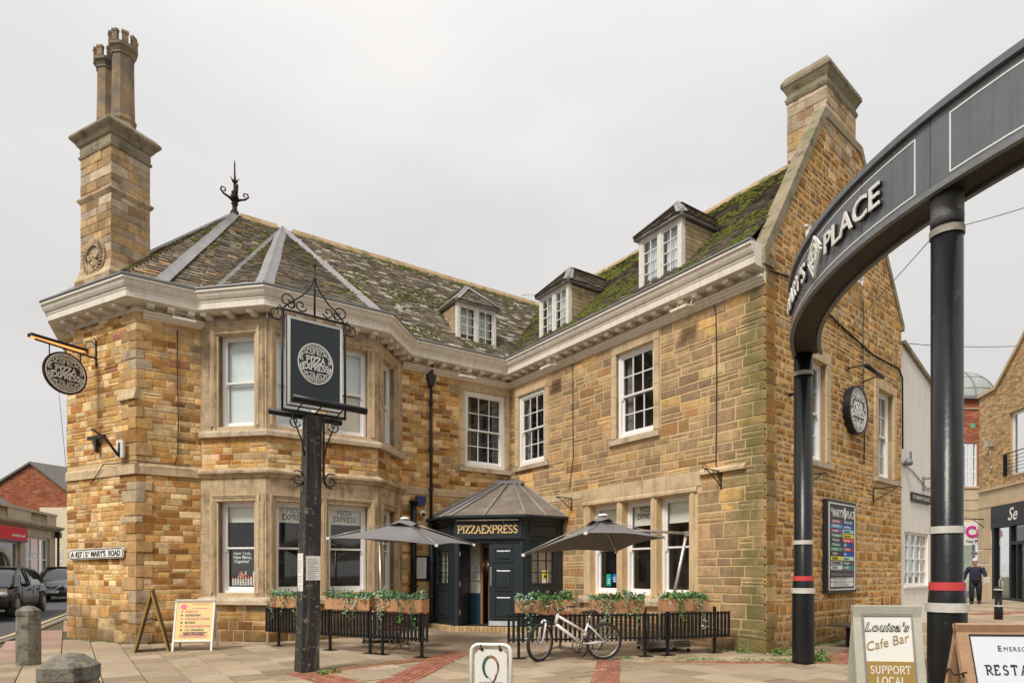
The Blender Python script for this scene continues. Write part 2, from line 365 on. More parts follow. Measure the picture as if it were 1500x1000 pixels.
def add_text(mb, text, size, x, z, y=-.004, M=None, fn=None, **k):
    vs, fs = text_verts(text, size, **k)
    vs = [(v[0]+x, v[1]+y, v[2]+z) for v in vs]
    if fn: vs = [fn(v) for v in vs]
    mb.add(vs, fs, M)
def disc(mb, r, y0, y1, n=40, M=None, cx=0, cz=0): mb.prism([(cx+r*math.cos(2*PI*k/n), cz+r*math.sin(2*PI*k/n)) for k in range(n)], y0, y1, 'y', M)
def ring(mb, r, w, y0, y1, n=48, M=None, cx=0, cz=0): mb.ribbon([(cx+r*math.cos(2*PI*k/n), cz+r*math.sin(2*PI*k/n)) for k in range(n)], w, y0, y1, M, closed=True)
def spiral(cx, cz, r0, r1, a0, a1, n=16): return [(cx+(r0+(r1-r0)*i/n)*math.cos(rad(a0+(a1-a0)*i/n)), cz+(r0+(r1-r0)*i/n)*math.sin(rad(a0+(a1-a0)*i/n))) for i in range(n+1)]
def roundel_art(mb, r, y0, y1, M=None):
    """ring, two lines of lettering and interlaced swirls, in radius r about the origin of the x-z plane"""
    ring(mb, r*.93, r*.055, y0, y1, M=M)
    k = r
    serif_text(mb, 'PIZZA', .27*k, 0, .04*k, w=.19, serif=.26, y0=y0, y1=y1, M=M, centre=True, sx=1.2, gap=.07)
    serif_text(mb, 'EXPRESS', .27*k, 0, -.29*k, w=.19, serif=.26, y0=y0, y1=y1, M=M, centre=True, sx=1.12, gap=.05)
    for s in (-1, 1):
        for t in (-1, 1):
            def q(p): return [(s*a, t*b) for a, b in p]
            mb.ribbon(q([(a*k, b*k) for a, b in spiral(.19, .60, .03, .15, 0, 500, 20)]), .03*k, y0, y1, M)
            mb.ribbon(q([(a*k, b*k) for a, b in spiral(.50, .55, .14, .03, 150, -260, 16)]), .03*k, y0, y1, M)
            mb.ribbon(q([(.02*k, .86*k), (.14*k, .80*k), (.34*k, .78*k), (.52*k, .66*k), (.70*k, .50*k), (.80*k, .30*k), (.86*k, .12*k)]), .029*k, y0, y1, M)
            mb.ribbon(q([(.04*k, .80*k), (.05*k, .60*k), (.10*k, .44*k), (.22*k, .42*k), (.38*k, .45*k), (.54*k, .44*k), (.66*k, .38*k), (.80*k, .16*k)]), .03*k, y0, y1, M)
            mb.ribbon(q([(.30*k, .70*k), (.40*k, .66*k), (.46*k, .52*k), (.60*k, .42*k), (.76*k, .34*k)]), .029*k, y0, y1, M)
            mb.ribbon(q([(a*k, b*k) for a, b in spiral(.74, .14, .10, .03, 60, -300, 12)]), .029*k, y0, y1, M)
pass
# ---------------------------------------------------------------- plan of the inn
d2 = Vector((.826, .563)).normalized(); e2 = Vector((.566, -.824)).normalized(); g2 = Vector((.746, .666)).normalized()
def inw(d): return Vector((-d.y, d.x))
I0 = Vector((-.06, 19.65))
def WLp(a, n=0): return I0+d2*a-inw(d2)*n            # left wing: along, out
def WRp(t, n=0): return I0+e2*t-inw(e2)*n
C1 = WRp(8.75); P1 = WLp(-9.84); P0L = P1-Vector((.885, -.466)).normalized()*2.68
PB = P0L+Vector((-.45, .89)).normalized()*4.0
A = WLp(-8.55); B = WLp(-7.38, 1.17); Cc = WLp(-4.75, 1.17); D = WLp(-3.58)
GE = C1+g2*7.53
FL, FR, FG = Frame(I0, d2), Frame(I0, e2), Frame(C1, g2)
FP = Frame(P0L, P1-P0L); FA = Frame(A, B-A); FB = Frame(B, Cc-B); FC = Frame(Cc, D-Cc); FX = Frame(PB, P0L-PB)
EAVE = 7.82
def offset_path(pts, o, closed=False):
    """moves a left-to-right wall path outwards by o with mitred corners"""
    out = []
    for i, p in enumerate(pts):
        dirs = []
        if i > 0: dirs.append((pts[i]-pts[i-1]).normalized())
        if i < len(pts)-1: dirs.append((pts[i+1]-pts[i]).normalized())
        n1 = -inw(dirs[0]); n2 = -inw(dirs[-1]); b = (n1+n2).normalized(); k = 1/max(.35, b.dot(n1))
        out.append(p+b*o*k)
    return out
def sweep(mb, pts, prof, caps=True):
    """profile [(out, z)...] swept along a plan path"""
    rings = [offset_path(pts, o) for o, z in prof]; n = len(prof); m = len(pts); vs = []
    for i in range(m): vs += [(rings[j][i].x, rings[j][i].y, prof[j][1]) for j in range(n)]
    fs = [(i*n+j, (i+1)*n+j, (i+1)*n+j+1, i*n+j+1) for i in range(m-1) for j in range(n-1)]
    if caps: fs += [tuple(range(n)), tuple((m-1)*n+j for j in range(n-1, -1, -1))]
    mb.add(vs, fs, Matrix())

inn = thing('stone_inn', 'two-storey golden ironstone corner inn with mossy slate roofs, dormers and a canted bay window', 'building', (-1.5, 16.5, 0))

# ---------------------------------------------------------------- individual pieces: the largest 300 of a kind stand alone
PIECES = {}
def piece(kind, vs, fs, col, Mx, m, parent, thing_o):
    w = [Mx @ Vector(p) for p in vs]; c = sum(w, Vector())/len(w)
    size = 0
    if c.y > .5:
        us = [proj(p) for p in w if p.y > .3]
        if us and -20 < sum(u for u, _ in us)/len(us) < 1520 and -20 < sum(v for _, v in us)/len(us) < 1020:
            size = (max(u for u, _ in us)-min(u for u, _ in us))*(max(v for _, v in us)-min(v for _, v in us))
    PIECES.setdefault((thing_o.name, kind), []).append((size, w, fs, col, m, parent, thing_o))
def flush_pieces(kind_rest, limit=300):
    for (tn, kind), lst in PIECES.items():
        lst.sort(key=lambda q: -q[0])
        for q in lst[:limit]:
            mb = MB(); mb.v = q[1]; mb.f = q[2]; mb.c = [q[3]]*len(q[2]); mb.sm = [False]*len(q[2])
            mb.build(kind, q[4], q[5])
        rest = lst[limit:]
        if rest:
            mb = MB()
            for q in rest:
                b = len(mb.v); mb.v += q[1]; mb.f += [tuple(i+b for i in f) for f in q[2]]; mb.c += [q[3]]*len(q[2]); mb.sm += [False]*len(q[2])
            mb.build(kind_rest.get(kind, kind), rest[0][4], rest[0][6], kind='stuff')
    PIECES.clear()
WARM = [(.64, .44, .19), (.60, .39, .155), (.53, .32, .115), (.42, .225, .07), (.34, .17, .05), (.71, .54, .28), (.76, .62, .37), (.50, .38, .23), (.41, .33, .22), (.28, .14, .045), (.40, .20, .12)]
WARM_W = [17, 14, 11, 9, 6, 17, 13, 7, 5, 3, 1.5]
GREYED = [(.44, .33, .19), (.40, .30, .18), (.37, .275, .17), (.46, .34, .19), (.38, .24, .11), (.62, .43, .19), (.30, .23, .15), (.55, .43, .25)]
GREY_W = [18, 18, 14, 10, 6, 6, 5, 4]
RUST = [(.54, .34, .125), (.49, .285, .09), (.42, .23, .07), (.35, .185, .06), (.60, .41, .18), (.45, .32, .17), (.40, .33, .22), (.64, .49, .25)]
RUST_W = [14, 16, 14, 8, 9, 8, 3, 3]
def stone_piece(Mx, x0, x1, z0, z1, col, parent, rough=.006, proud=.016, kind='stone', th=None, bev=.008):
    kq = R.uniform(.84, 1.13); col = (col[0]*1.11*kq, col[1]*.99*kq, col[2]*.90*kq)
    j = lambda a: R.uniform(-a, a)
    p = proud*R.uniform(.55, 1.35); b = min(bev, (z1-z0)*.2)
    c = [(x0+j(rough), z0+j(rough)), (x1+j(rough), z0+j(rough)), (x1+j(rough), z1+j(rough)), (x0+j(rough), z1+j(rough))]
    cx = sum(q[0] for q in c)/4; cz = sum(q[1] for q in c)/4
    def ins(q): return (q[0]+(b if q[0] < cx else -b), q[1]+(b if q[1] < cz else -b))
    vs = [(q[0], .006, q[1]) for q in c]+[(q[0], -p+b*.8, q[1]) for q in c]+[(ins(q)[0], -p+j(.003), ins(q)[1]) for q in c]+[(cx+j(.02), -p-R.uniform(0, rough), cz)]
    fs = [(0,1,5,4),(1,2,6,5),(2,3,7,6),(3,0,4,7),(4,5,9,8),(5,6,10,9),(6,7,11,10),(7,4,8,11),(8,9,12),(9,10,12),(10,11,12),(11,8,12)]
    piece(kind, vs, fs, col, Mx, M['stone'], parent, th or inn)
def stone_wall(Mx, s0, s1, z0, z1, holes, parent, hrange=(.09, .17), lrange=(.14, .46), pal=(WARM, WARM_W), rough=.006, joint=.017, proud=.011, lim=None, big_base=False, th=None):
    z = z0
    while z < z1-.03:
        h = R.uniform(*hrange)
        if R.random() < .12: h *= 1.35
        if big_base and z < .8: h = R.uniform(.18, .3)
        if z+h > z1-.06: h = z1-z
        zm = z+h/2; a, b = s0, s1
        if lim: a, b = max(a, lim(zm)[0]), min(b, lim(zm)[1])
        segs = [(a, b)] if b > a+.03 else []
        for (hx0, hx1, hz0, hz1) in holes:
            ov = min(z+h, hz1)-max(z, hz0)
            if ov > .4*h:
                ns = []
                for p, q in segs:
                    if hx1 <= p or hx0 >= q: ns.append((p, q)); continue
                    if hx0 > p+.02: ns.append((p, hx0))
                    if hx1 < q-.02: ns.append((hx1, q))
                segs = ns
        for p, q in segs:
            x = p
            while x < q-.01:
                l = R.uniform(*lrange)
                if big_base and z < .8: l *= 1.3
                if h > .15: l *= 1.15
                if x+l > q-lrange[0]*.6: l = q-x
                col = R.choices(pal[0], pal[1])[0]; k = R.uniform(.82, 1.15); col = tuple(min(.85, cc*k*R.uniform(.96, 1.04)) for cc in col)
                if h > .14 and l > .3 and R.random() < .22:       # two thin stones in one tall course
                    f = R.uniform(.4, .6)*h
                    stone_piece(Mx, x+joint/2, x+l-joint/2, z+joint/2, z+f-joint/2, col, parent, rough, proud, th=th)
                    col2 = R.choices(pal[0], pal[1])[0]
                    stone_piece(Mx, x+joint/2, x+l-joint/2, z+f+joint/2, z+h-joint/2, col2, parent, rough, proud, th=th)
                else: stone_piece(Mx, x+joint/2, x+l-joint/2, z+joint/2, z+h-joint/2, col, parent, rough, proud, th=th)
                x += l
        z += h
def wall_back(Mx, s0, s1, z0, z1, holes, name='wall', depth=.32, m=None, top=None, label=None):
    """mortar-coloured wall core with real openings and reveals"""
    mb = MB(Mx)
    xs = sorted({s0, s1, *[h[0] for h in holes], *[h[1] for h in holes]}); zs = sorted({z0, z1, *[h[2] for h in holes], *[h[3] for h in holes]})
    for i in range(len(xs)-1):
        for k in range(len(zs)-1):
            cx = (xs[i]+xs[i+1])/2; cz = (zs[k]+zs[k+1])/2
            if any(h[0] < cx < h[1] and h[2] < cz < h[3] for h in holes): continue
            for y, fl in ((0, 0), (depth, 1)):
                q = [(xs[i], y, zs[k]), (xs[i+1], y, zs[k]), (xs[i+1], y, zs[k+1]), (xs[i], y, zs[k+1])]
                mb.add(q[::-1] if fl else q, [(0, 1, 2, 3)])
    for a, b, c, d in holes:
        mb.add([(a,0,c),(a,depth,c),(a,depth,d),(a,0,d)], [(0,1,2,3)]); mb.add([(b,0,c),(b,depth,c),(b,depth,d),(b,0,d)], [(3,2,1,0)])
        mb.add([(a,0,c),(b,0,c),(b,depth,c),(a,depth,c)], [(0,1,2,3)]); mb.add([(a,0,d),(b,0,d),(b,depth,d),(a,depth,d)], [(3,2,1,0)])
    mb.add([(s0,0,z1),(s1,0,z1),(s1,depth,z1),(s0,depth,z1)], [(0,1,2,3)])
    mb.add([(s0,0,z0),(s0,depth,z0),(s0,depth,z1),(s0,0,z1)], [(3,2,1,0)]); mb.add([(s1,0,z0),(s1,depth,z0),(s1,depth,z1),(s1,0,z1)], [(0,1,2,3)])
    if top: mb.prism(top, 0, depth, 'y')
    return mb.build(name, m or M['mortar'], inn, label=label)

# ---------------------------------------------------------------- windows
def sash_window(Mx, x0, x1, z0, z1, y, cols=3, rows=2, fr=.075, parent=None, blind=None, back=None, horn=True, botr=.09, paint='white'):
    """double-hung sash in an opening; y = depth of its face behind the wall face; cols x rows panes in each sash"""
    mb = MB(Mx); w = M[paint]
    mb.box(x0, x0+fr, y, y+.12, z0, z1); mb.box(x1-fr, x1, y, y+.12, z0, z1)
    mb.box(x0+fr, x1-fr, y, y+.12, z1-fr, z1); mb.box(x0+fr, x1-fr, y-.015, y+.12, z0, z0+fr*.8)
    win = mb.build('window', w, parent or inn)
    ax, bx = x0+fr, x1-fr; az, bz = z0+fr*.8, z1-fr; mid = (az+bz)/2+.01; st = .045
    for k, (s0, s1, dy) in enumerate(((az, mid, .07), (mid-.035, bz, .03))):
        sb = MB(Mx); yy = y+dy; br = botr if k == 0 else .04
        sb.box(ax, ax+st, yy, yy+.035, s0, s1); sb.box(bx-st, bx, yy, yy+.035, s0, s1)
        sb.box(ax+st, bx-st, yy, yy+.035, s0, s0+br); sb.box(ax+st, bx-st, yy, yy+.035, s1-.045, s1)
        if k == 1 and horn:
            sb.box(ax, ax+st*.8, yy, yy+.035, s0-.06, s0); sb.box(bx-st*.8, bx, yy, yy+.035, s0-.06, s0)
        sb.build('sash', w, win)
        gx0, gx1, gz0, gz1 = ax+st, bx-st, s0+br, s1-.045; gb = MB(Mx); bw = .024
        for c in range(1, cols): xx = gx0+(gx1-gx0)*c/cols; gb.box(xx-bw/2, xx+bw/2, yy+.004, yy+.03, gz0, gz1)
        for r in range(1, rows):
            zz = gz0+(gz1-gz0)*r/rows
            for c in range(cols):
                p0 = gx0+(gx1-gx0)*c/cols+(bw/2 if c else 0); p1 = gx0+(gx1-gx0)*(c+1)/cols-(bw/2 if c < cols-1 else 0)
                gb.box(p0, p1, yy+.004, yy+.03, zz-bw/2, zz+bw/2)
        gb.build('glazing_bars', w, win)
        for c in range(cols):
            for r in range(rows):
                pb = MB(Mx)
                pb.box(gx0+(gx1-gx0)*c/cols+.004, gx0+(gx1-gx0)*(c+1)/cols-.004, yy+.014, yy+.02, gz0+(gz1-gz0)*r/rows+.004, gz0+(gz1-gz0)*(r+1)/rows-.004)
                pb.build('pane', M['glass'], win)
    if blind:
        for (b0, b1, bm) in blind:
            bb = MB(Mx); bb.box(ax+.01, bx-.01, y+.14, y+.15, az+(bz-az)*b0, az+(bz-az)*b1); bb.build('blind', M[bm], win)
    if cols == 3:
        for cx0, cx1 in ((ax, ax+.2*(bx-ax)), (bx-.16*(bx-ax), bx)):
            cb = MB(Mx); nf = 7; cb.ribbon([(cx0, az), (cx0, bz)], .001, 0, .001) if False else None
            for q in range(nf): u0 = cx0+(cx1-cx0)*q/nf; u1 = cx0+(cx1-cx0)*(q+1)/nf; d0, d1 = (.0, .03) if q % 2 else (.03, .0); cb.add([(u0, y+.19+d0, az), (u1, y+.19+d1, az), (u1, y+.19+d1, bz), (u0, y+.19+d0, bz)], [(0, 1, 2, 3)])
            cb.build('curtain', M['curtain'], win)
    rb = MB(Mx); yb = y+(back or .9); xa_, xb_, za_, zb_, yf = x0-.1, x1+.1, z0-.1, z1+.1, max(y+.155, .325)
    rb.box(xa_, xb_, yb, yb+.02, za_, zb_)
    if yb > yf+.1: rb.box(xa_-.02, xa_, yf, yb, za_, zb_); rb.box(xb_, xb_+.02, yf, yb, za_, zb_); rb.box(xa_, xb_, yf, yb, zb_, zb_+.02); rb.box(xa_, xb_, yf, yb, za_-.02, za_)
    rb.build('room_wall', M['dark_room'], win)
    return win
def surround(Mx, x0, x1, z0, z1, w=.18, sill=.14, proud=.035, depth=.2, m='ashlar', quoin=False, top=None):
    """dressed stones round an opening: jambs, lintel, sill - separate stones"""
    out = []
    tw = top or w
    for sx, (a, b) in ((-1, (x0-w, x0)), (1, (x1, x1+w))):
        z = z0; k = 0
        while z < z1-.01:
            h = min(R.uniform(.42, .62), z1-z)
            if z1-z-h < .2: h = z1-z
            mb = MB(Mx); ex = (.07 if quoin and k % 2 else 0)
            aa, bb = (a-ex, b) if sx < 0 else (a, b+ex)
            mb.bbox(aa, bb, -proud, depth, z+.002, z+h-.004, .006); mb.build('jamb_stone', M[m], inn); z += h; k += 1
    mb = MB(Mx); mb.bbox(x0-w, x1+w, -proud-.002, depth, z1+.001, z1+tw, .007); mb.build('lintel', M[m], inn)
    mb = MB(Mx); mb.prism([(-proud-.05, z0-sill), (depth, z0-sill), (depth, z0+.0), (-.0, z0-.005), (-proud-.05, z0-.035)], x0-w-.03, x1+w+.03, 'x'); mb.build('window_sill', M['sill'], inn)

def hole(x0, x1, z0, z1): return (x0, x1, z0, z1)
ZB = -.3
# ---- left wing wall beside the bay, to the inner corner
hL = [hole(-1.60, -.20, 4.67, 6.86)]
w = wall_back(FL, -3.58, 0, ZB, 7.4, hL, label='wall between the bay and the inner corner')
stone_wall(FL, -3.58, -.02, 0, 7.12, [(-1.80, 0, 4.5, 7.2), (-3.58, -.02, 3.72, 3.92)], w, big_base=True)
surround(FL, -1.60, -.20, 4.67, 6.86, w=.17, sill=.16)
sash_window(FL, -1.60, -.20, 4.67, 6.86, .02, 3, 2, fr=.11, back=1.2)
# ---- right wing
hR = [hole(.48, 1.75, 4.72, 6.79), hole(4.63, 5.86, 4.83, 6.88)]+[hole(a, b, 1.03, 3.27) for a, b in ((3.64, 4.63), (4.81, 5.75), (5.93, 6.87))]
w = wall_back(FR, 0, 8.70, ZB, 7.6, hR, label='wall of the right wing with finely jointed brown stone')
wR = w
stone_wall(FR, .02, 8.762, 0, 7.12, [(.28, 1.93, 4.56, 7.02), (4.45, 6.05, 4.64, 7.1), (3.36, 7.2, 3.24, 3.72), (2.6, 3.36, 3.5, 3.72), (7.2, 8.4, 3.62, 3.72), (3.42, 7.1, .78, 3.4)], w,
           hrange=(.15, .25), lrange=(.26, .62), pal=(GREYED, GREY_W), rough=.006, joint=.026, proud=.009, big_base=True)
surround(FR, .48, 1.75, 4.72, 6.79, w=.17, sill=.15); sash_window(FR, .48, 1.75, 4.72, 6.79, .03, 3, 2, fr=.1, back=1.2)
surround(FR, 4.63, 5.86, 4.83, 6.88, w=.17, sill=.16); sash_window(FR, 4.63, 5.86, 4.83, 6.88, .07, 3, 2, fr=.09, back=1.2)
# triple window: mullions, moulded head, sill, pale lintel band
def jambpost(Mx, x0, x1, z0, z1, name='mullion', m='ashlar', dep=.3, ch=.05, proud=.03):
    mb = MB(Mx); mb.prism([(x0, dep), (x0, ch), (x0+ch, -proud), (x1-ch, -proud), (x1, ch), (x1, dep)][::-1], z0, z1, 'z'); return mb.build(name, M[m], inn)
for a, b in ((4.635, 4.805), (5.755, 5.925)): jambpost(FR, a, b, 1.0, 3.27)
jambpost(FR, 3.42, 3.638, 1.0, 3.27, 'jamb_stone'); jambpost(FR, 6.872, 7.06, 1.0, 3.27, 'jamb_stone')
mb = MB(FR); mb.prism([(.3, 3.272), (-.03, 3.272), (-.055, 3.30), (-.055, 3.36), (-.03, 3.40), (.3, 3.40)][::-1], 3.4, 7.1, 'x'); mb.build('moulded_window_head', M['ashlar'], inn)
x = 3.36
for l in (.62, .8, .7, .85, .87):
    mb = MB(FR); mb.bbox(x+.003, x+l-.003, -.02, .05, 3.405, 3.72, .006); mb.build('lintel_stone', M['ashlar'], inn); x += l
x = 1.3
while x < 3.3:
    l = min(.55, 3.36-x); mb = MB(FR); mb.bbox(x+.003, x+l-.003, -.018, .05, 3.505, 3.70, .006); mb.build('lintel_stone', M['ashlar'], inn); x += l
mb = MB(FR); mb.prism([(.3, .80), (-.12, .80), (-.12, .90), (-.06, .98), (.3, 1.0)][::-1], 3.3, 7.2, 'x'); mb.build('window_sill', M['sill'], inn)
for a, b in ((3.64, 4.63), (4.81, 5.75), (5.93, 6.87)):
    win = sash_window(FR, a, b, 1.03, 3.27, .2, 1, 1, fr=.07, back=1.4, blind=[(.76, 1, 'blind')])
    if a == 4.81:
        tb = MB(FR @ T(0, .335, 0)); serif_text(tb, 'PIZZA', .11, 5.28, 3.02, M=tb.M, centre=True); serif_text(tb, 'EXPRESS', .11, 5.28, 2.86, M=tb.M, centre=True); tb.build('blind_lettering', M['sign_black'], win)
mb = MB(FR); mb.prism([(.05, 3.62), (-.09, 3.62), (-.09, 3.68), (-.03, 3.74), (.05, 3.74)][::-1], 7.2, 8.32, 'x'); mb.build('string_course', M['ashlar'], inn)
# quoins of the right corner, both faces
z = 0; k = 0
while z < 7.72:
    h = min(R.uniform(.2, .34), 7.75-z); a, b = (.47, .31) if k % 2 else (.44, .40)
    col = R.choice([(.40, .30, .16), (.44, .33, .17), (.37, .29, .17), (.34, .26, .15), (.46, .33, .16)]); cg = R.choices(RUST, RUST_W)[0]; a += R.uniform(-.0, .01)
    stone_piece(FG, -.014, b, z+.006, z+h-.006, tuple(q*.9 for q in cg), wR, .004, .014, kind='quoin_stone'); z += h; k += 1
# ---- gable wall
hG = [hole(1.55, 2.68, 3.98, 6.12), hole(5.76, 6.84, 4.0, 6.2)]
GT = [(.05, 7.75), (2.66, 11.65), (4.67, 11.68), (7.53, 8.26), (7.53, 7.75)]
w = wall_back(FG, .05, 7.53, ZB, 7.75, hG, depth=.20, top=GT, label='gable wall of rough orange rubble'); wG = w
def glim(z):
    if z < 7.75: return (.0, 7.53)
    return ((z-7.75)*2.66/3.9, 7.53-max(0, (z-8.26))*2.86/3.42)
stone_wall(FG, .33, 7.5, 0, 11.6, [(1.32, 2.92, 3.82, 6.32), (5.52, 7.08, 3.84, 6.42)], w, hrange=(.09, .19), lrange=(.12, .42), pal=(RUST, RUST_W), rough=.014, joint=.048, proud=.010, lim=glim)
for a, b, c, dd in ((1.55, 2.68, 3.98, 6.12), (5.76, 6.84, 4.0, 6.2)):
    surround(FG, a, b, c, dd, w=.22, sill=.15, proud=.04, depth=.3); sash_window(FG, a, b, c, dd, .1, 3, 2, fr=.07, back=1.3)
mb = MB(FG)
mb.prism([(-.12, 7.62), (-.12, 7.78), (2.6, 11.76), (4.72, 11.79), (7.68, 8.26), (7.68, 8.1), (7.5, 8.1), (7.5, 8.2), (4.65, 11.6), (2.68, 11.57), (.0, 7.62)][::-1], -.035, .25, 'y')
mb.build('gable_coping', M['coping'], inn)
mb = MB(FG); mb.box(-.14, .24, -.045, .25, 7.46, 7.62); mb.build('kneeler', M['coping'], inn)
mb = MB(FG); mb.prism([(0, 7.3), (0, 7.75), (2.66, 11.55), (4.67, 11.55), (7.53, 8.2), (7.53, 7.3)], .204, .24, 'y'); mb.build('parapet_back', M['coping'], inn)
# ---- corner pier and the wall up to the bay
w = wall_back(FP, 0, 2.68, ZB, 7.5, [], label='wall of the corner pier facing the road'); wP = w
stone_wall(FP, 0, 2.5, 0, 7.4, [(0, 2.68, 3.72, 3.95)], w, big_base=True)
w2 = wall_back(Frame(P1, d2), 0, 1.29, ZB, 7.5, [])
stone_wall(Frame(P1, d2), .12, 1.29, 0, 7.15, [(0, 1.3, 3.72, 3.95)], w2, big_base=True)
wall_back(FX, 0, 4.0, ZB, 7.5, []); 
stone_wall(FX, 2.2, 4.0, 0, 7.3, [], wP)
mb = MB(FP); mb.prism([(0, 0), (.62, 0), (.62, .45), (0, .45)], 0, 1, 'z', M=T(0, 0, -50)) if False else None
for z0, z1, pr in ((0, 5.35, .034), (5.6, 7.45, .022)):      # buttress strip of the corner, in big quoins
    z = z0; k = 0
    while z < z1-.02:
        h = min(R.uniform(.14, .30), z1-z)
        if z1-z-h < .12: h = z1-z
        col = R.choice([(.50, .34, .16), (.56, .40, .2), (.44, .31, .16), (.56, .38, .15), (.40, .27, .14), (.66, .51, .29), (.38, .22, .08), (.44, .38, .27)]); a = R.uniform(.48, .62) if k % 2 else R.uniform(.25, .42); b = R.uniform(.10, .18) if k % 2 else .3
        stone_piece(FP, 2.68-a, 2.68+pr*.55, z+.005, z+h-.005, col, wP, .004, pr, kind='quoin_stone')
        stone_piece(Frame(P1, d2), -pr*.55, b, z+.005, z+h-.005, col, wP, .004, pr, kind='quoin_stone'); z += h; k += 1
mb = MB(FP); mb.prism([(.02, 5.35), (-.09, 5.35), (-.085, 5.40), (-.03, 5.6), (.02, 5.6)][::-1], 2.10, 2.715, 'x'); mb.build('buttress_offset', M['ashlar'], inn)
mb = MB(); sweep(mb, [P0L, P1, A], [(0, 3.72), (.05, 3.72), (.05, 3.90), (.02, 3.94), (0, 3.94)]); mb.build('string_course', M['ashlar'], inn)
mb = MB(FP); mb.box(2.10, 2.74, -.085, 0, 3.715, 3.945); mb.build('string_course', M['ashlar'], inn)
mb = MB(FL); mb.bbox(-3.56, -.02, -.03, .0, 3.73, 3.91, .006); mb.build('string_course', M['ashlar'], inn)
# ---- canted bay
LA = (B-A).length; LB = (Cc-B).length; LC = (D-Cc).length
bays = [(FA, LA, [(.42, 1.33)]), (FB, LB, [(.20, 1.17), (1.41, 2.38)]), (FC, LC, [(.36, 1.23)])]
for bi, (Mx, Ln, ops) in enumerate(bays):
    holes = [hole(a, b, z0, z1) for a, b in ops for z0, z1 in ((1.1, 3.18), (4.88, 6.98))]
    w = wall_back(Mx, 0, Ln, ZB, 7.45, holes, label=('left', 'front', 'right')[bi]+' side of the canted bay', m=M['ashlar'])
    stone_wall(Mx, .02, Ln-.02, 0, .84, [], w, big_base=True); stone_wall(Mx, .02, Ln-.02, 3.9, 4.62, [], w)
    wd = 'ashlar_dark' if bi < 3 else 'ashlar'
    for z0, z1, zt in ((1.1, 3.18, 3.7), (4.88, 6.98, 7.42)):
        edges = [0]+[q for o in ops for q in o]+[Ln]
        for i in range(0, len(edges), 2):                       # piers and mullions, in two or three blocks each, with a sunk moulding
            a, b = edges[i], edges[i+1]; z = z0-.12; zz = [z0-.12, z0+(z1-z0)*R.uniform(.3, .4), z0+(z1-z0)*R.uniform(.6, .75), z1]
            for q in range(3):
                mb = MB(Mx); ch = .05
                ea = 0 if a == 0 else ch; eb = 0 if b == Ln else ch
                mb.prism([(a, .3), (a, ch if a else -.03), (a+ea, -.03), (b-eb, -.03), (b, ch if b < Ln else -.03), (b, .3)][::-1], zz[q]+.002, zz[q+1]-.002, 'z')
                if b-a > .3: mb.box(a+(.1 if a else .02)+.04, b-(.1 if b < Ln else .02)-.04, -.05, -.03, zz[q]+.003, zz[q+1]-.003)
                mb.build('jamb_stone' if a == 0 or b == Ln else 'mullion', M[wd], inn)
        mb = MB(Mx); mb.bbox(0, Ln, -.03, .3, z1+.002, zt, .004); mb.build('lintel', M[wd], inn)
        for a, b in ops:                                        # hood moulding round each light
            mb = MB(Mx); aa = max(a-.13, .03); bb = min(b+.13, Ln-.03)
            for o, t in ((.0, .035), (.035, .02)): mb.ribbon([(aa+o, z0), (aa+o, z1+.13-o), (bb-o, z1+.13-o), (bb-o, z0)], .035, -.03-t, -.03)
            mb.build('hood_mould', M['ashlar'], inn)
            top = z1 < 4
            win = sash_window(Mx, a, b, z0, z1, .17, 1, 1, fr=.06, back=1.3 if top else .5,
                        blind=[(.80, 1, 'blind')] if top else ([(0, 1, 'frost')] if (bi, a) != (1, 1.41) else [(.5, 1, 'frost'), (0, .47, 'cream_panel')]))
            if top and bi == 1:
                tb = MB(Mx @ T(0, .305, 0)); serif_text(tb, 'PIZZA', .115, (a+b)/2, 2.96, M=tb.M, centre=True); serif_text(tb, 'EXPRESS', .115, (a+b)/2, 2.80, M=tb.M, centre=True); tb.build('blind_lettering', M['sign_black'], win)
bay = [A, B, Cc, D]
mb = MB(); sweep(mb, bay, [(0, .84), (.14, .84), (.14, .93), (.10, 1.0), (0, 1.02)]); mb.build('bay_sill', M['sill'], inn)
mb = MB(); sweep(mb, bay, [(0, 4.63), (.12, 4.63), (.12, 4.72), (.09, 4.78), (0, 4.80)]); mb.build('bay_sill', M['sill'], inn)
mb = MB(); sweep(mb, bay, [(0, 3.70), (.06, 3.70), (.10, 3.76), (.15, 3.80), (.15, 3.85), (.03, 3.93), (0, 3.93)]); mb.build('bay_string_course', M['ashlar_dark'], inn)
# ---- cornice
EP = [PB, P0L, P1, A, B, Cc, D, I0, C1]
cor_prof = [(0, 7.40), (.33, 7.40), (.33, 7.42), (.37, 7.42), (.37, 7.55), (.385, 7.57), (.385, 7.60), (.42, 7.63), (.45, 7.68), (.47, 7.74), (.50, 7.76), (.50, 7.81), (.38, 7.83), (0, 7.83)]
mb = MB(); sweep(mb, EP, cor_prof); cornice = mb.build('cornice', M['cornice'], inn)
mb = MB(); sweep(mb, EP, [(.36, 7.832), (.515, 7.815), (.525, 7.83), (.52, 7.86), (.36, 7.865)]); mb.build('lead_gutter', M['gutter'], inn)
mb = MB(); sweep(mb, [PB, P0L, P1, A, B, Cc, D, I0, C1], [(0, 7.26), (.03, 7.26), (.03, 7.40), (0, 7.40)]); mb.build('frieze', M['cornice'], cornice)
mould = [(0, 7.12), (.03, 7.12), (.05, 7.15), (.09, 7.18), (.11, 7.22), (.15, 7.235), (.15, 7.27), (0, 7.28)]
for pth in ([PB, P0L+(P1-P0L)*.12], [P1+d2*.12, A+d2*.05], [D, I0, C1]):
    mb = MB(); sweep(mb, pth, mould); mb.build('bed_mould', M['cornice'], cornice)
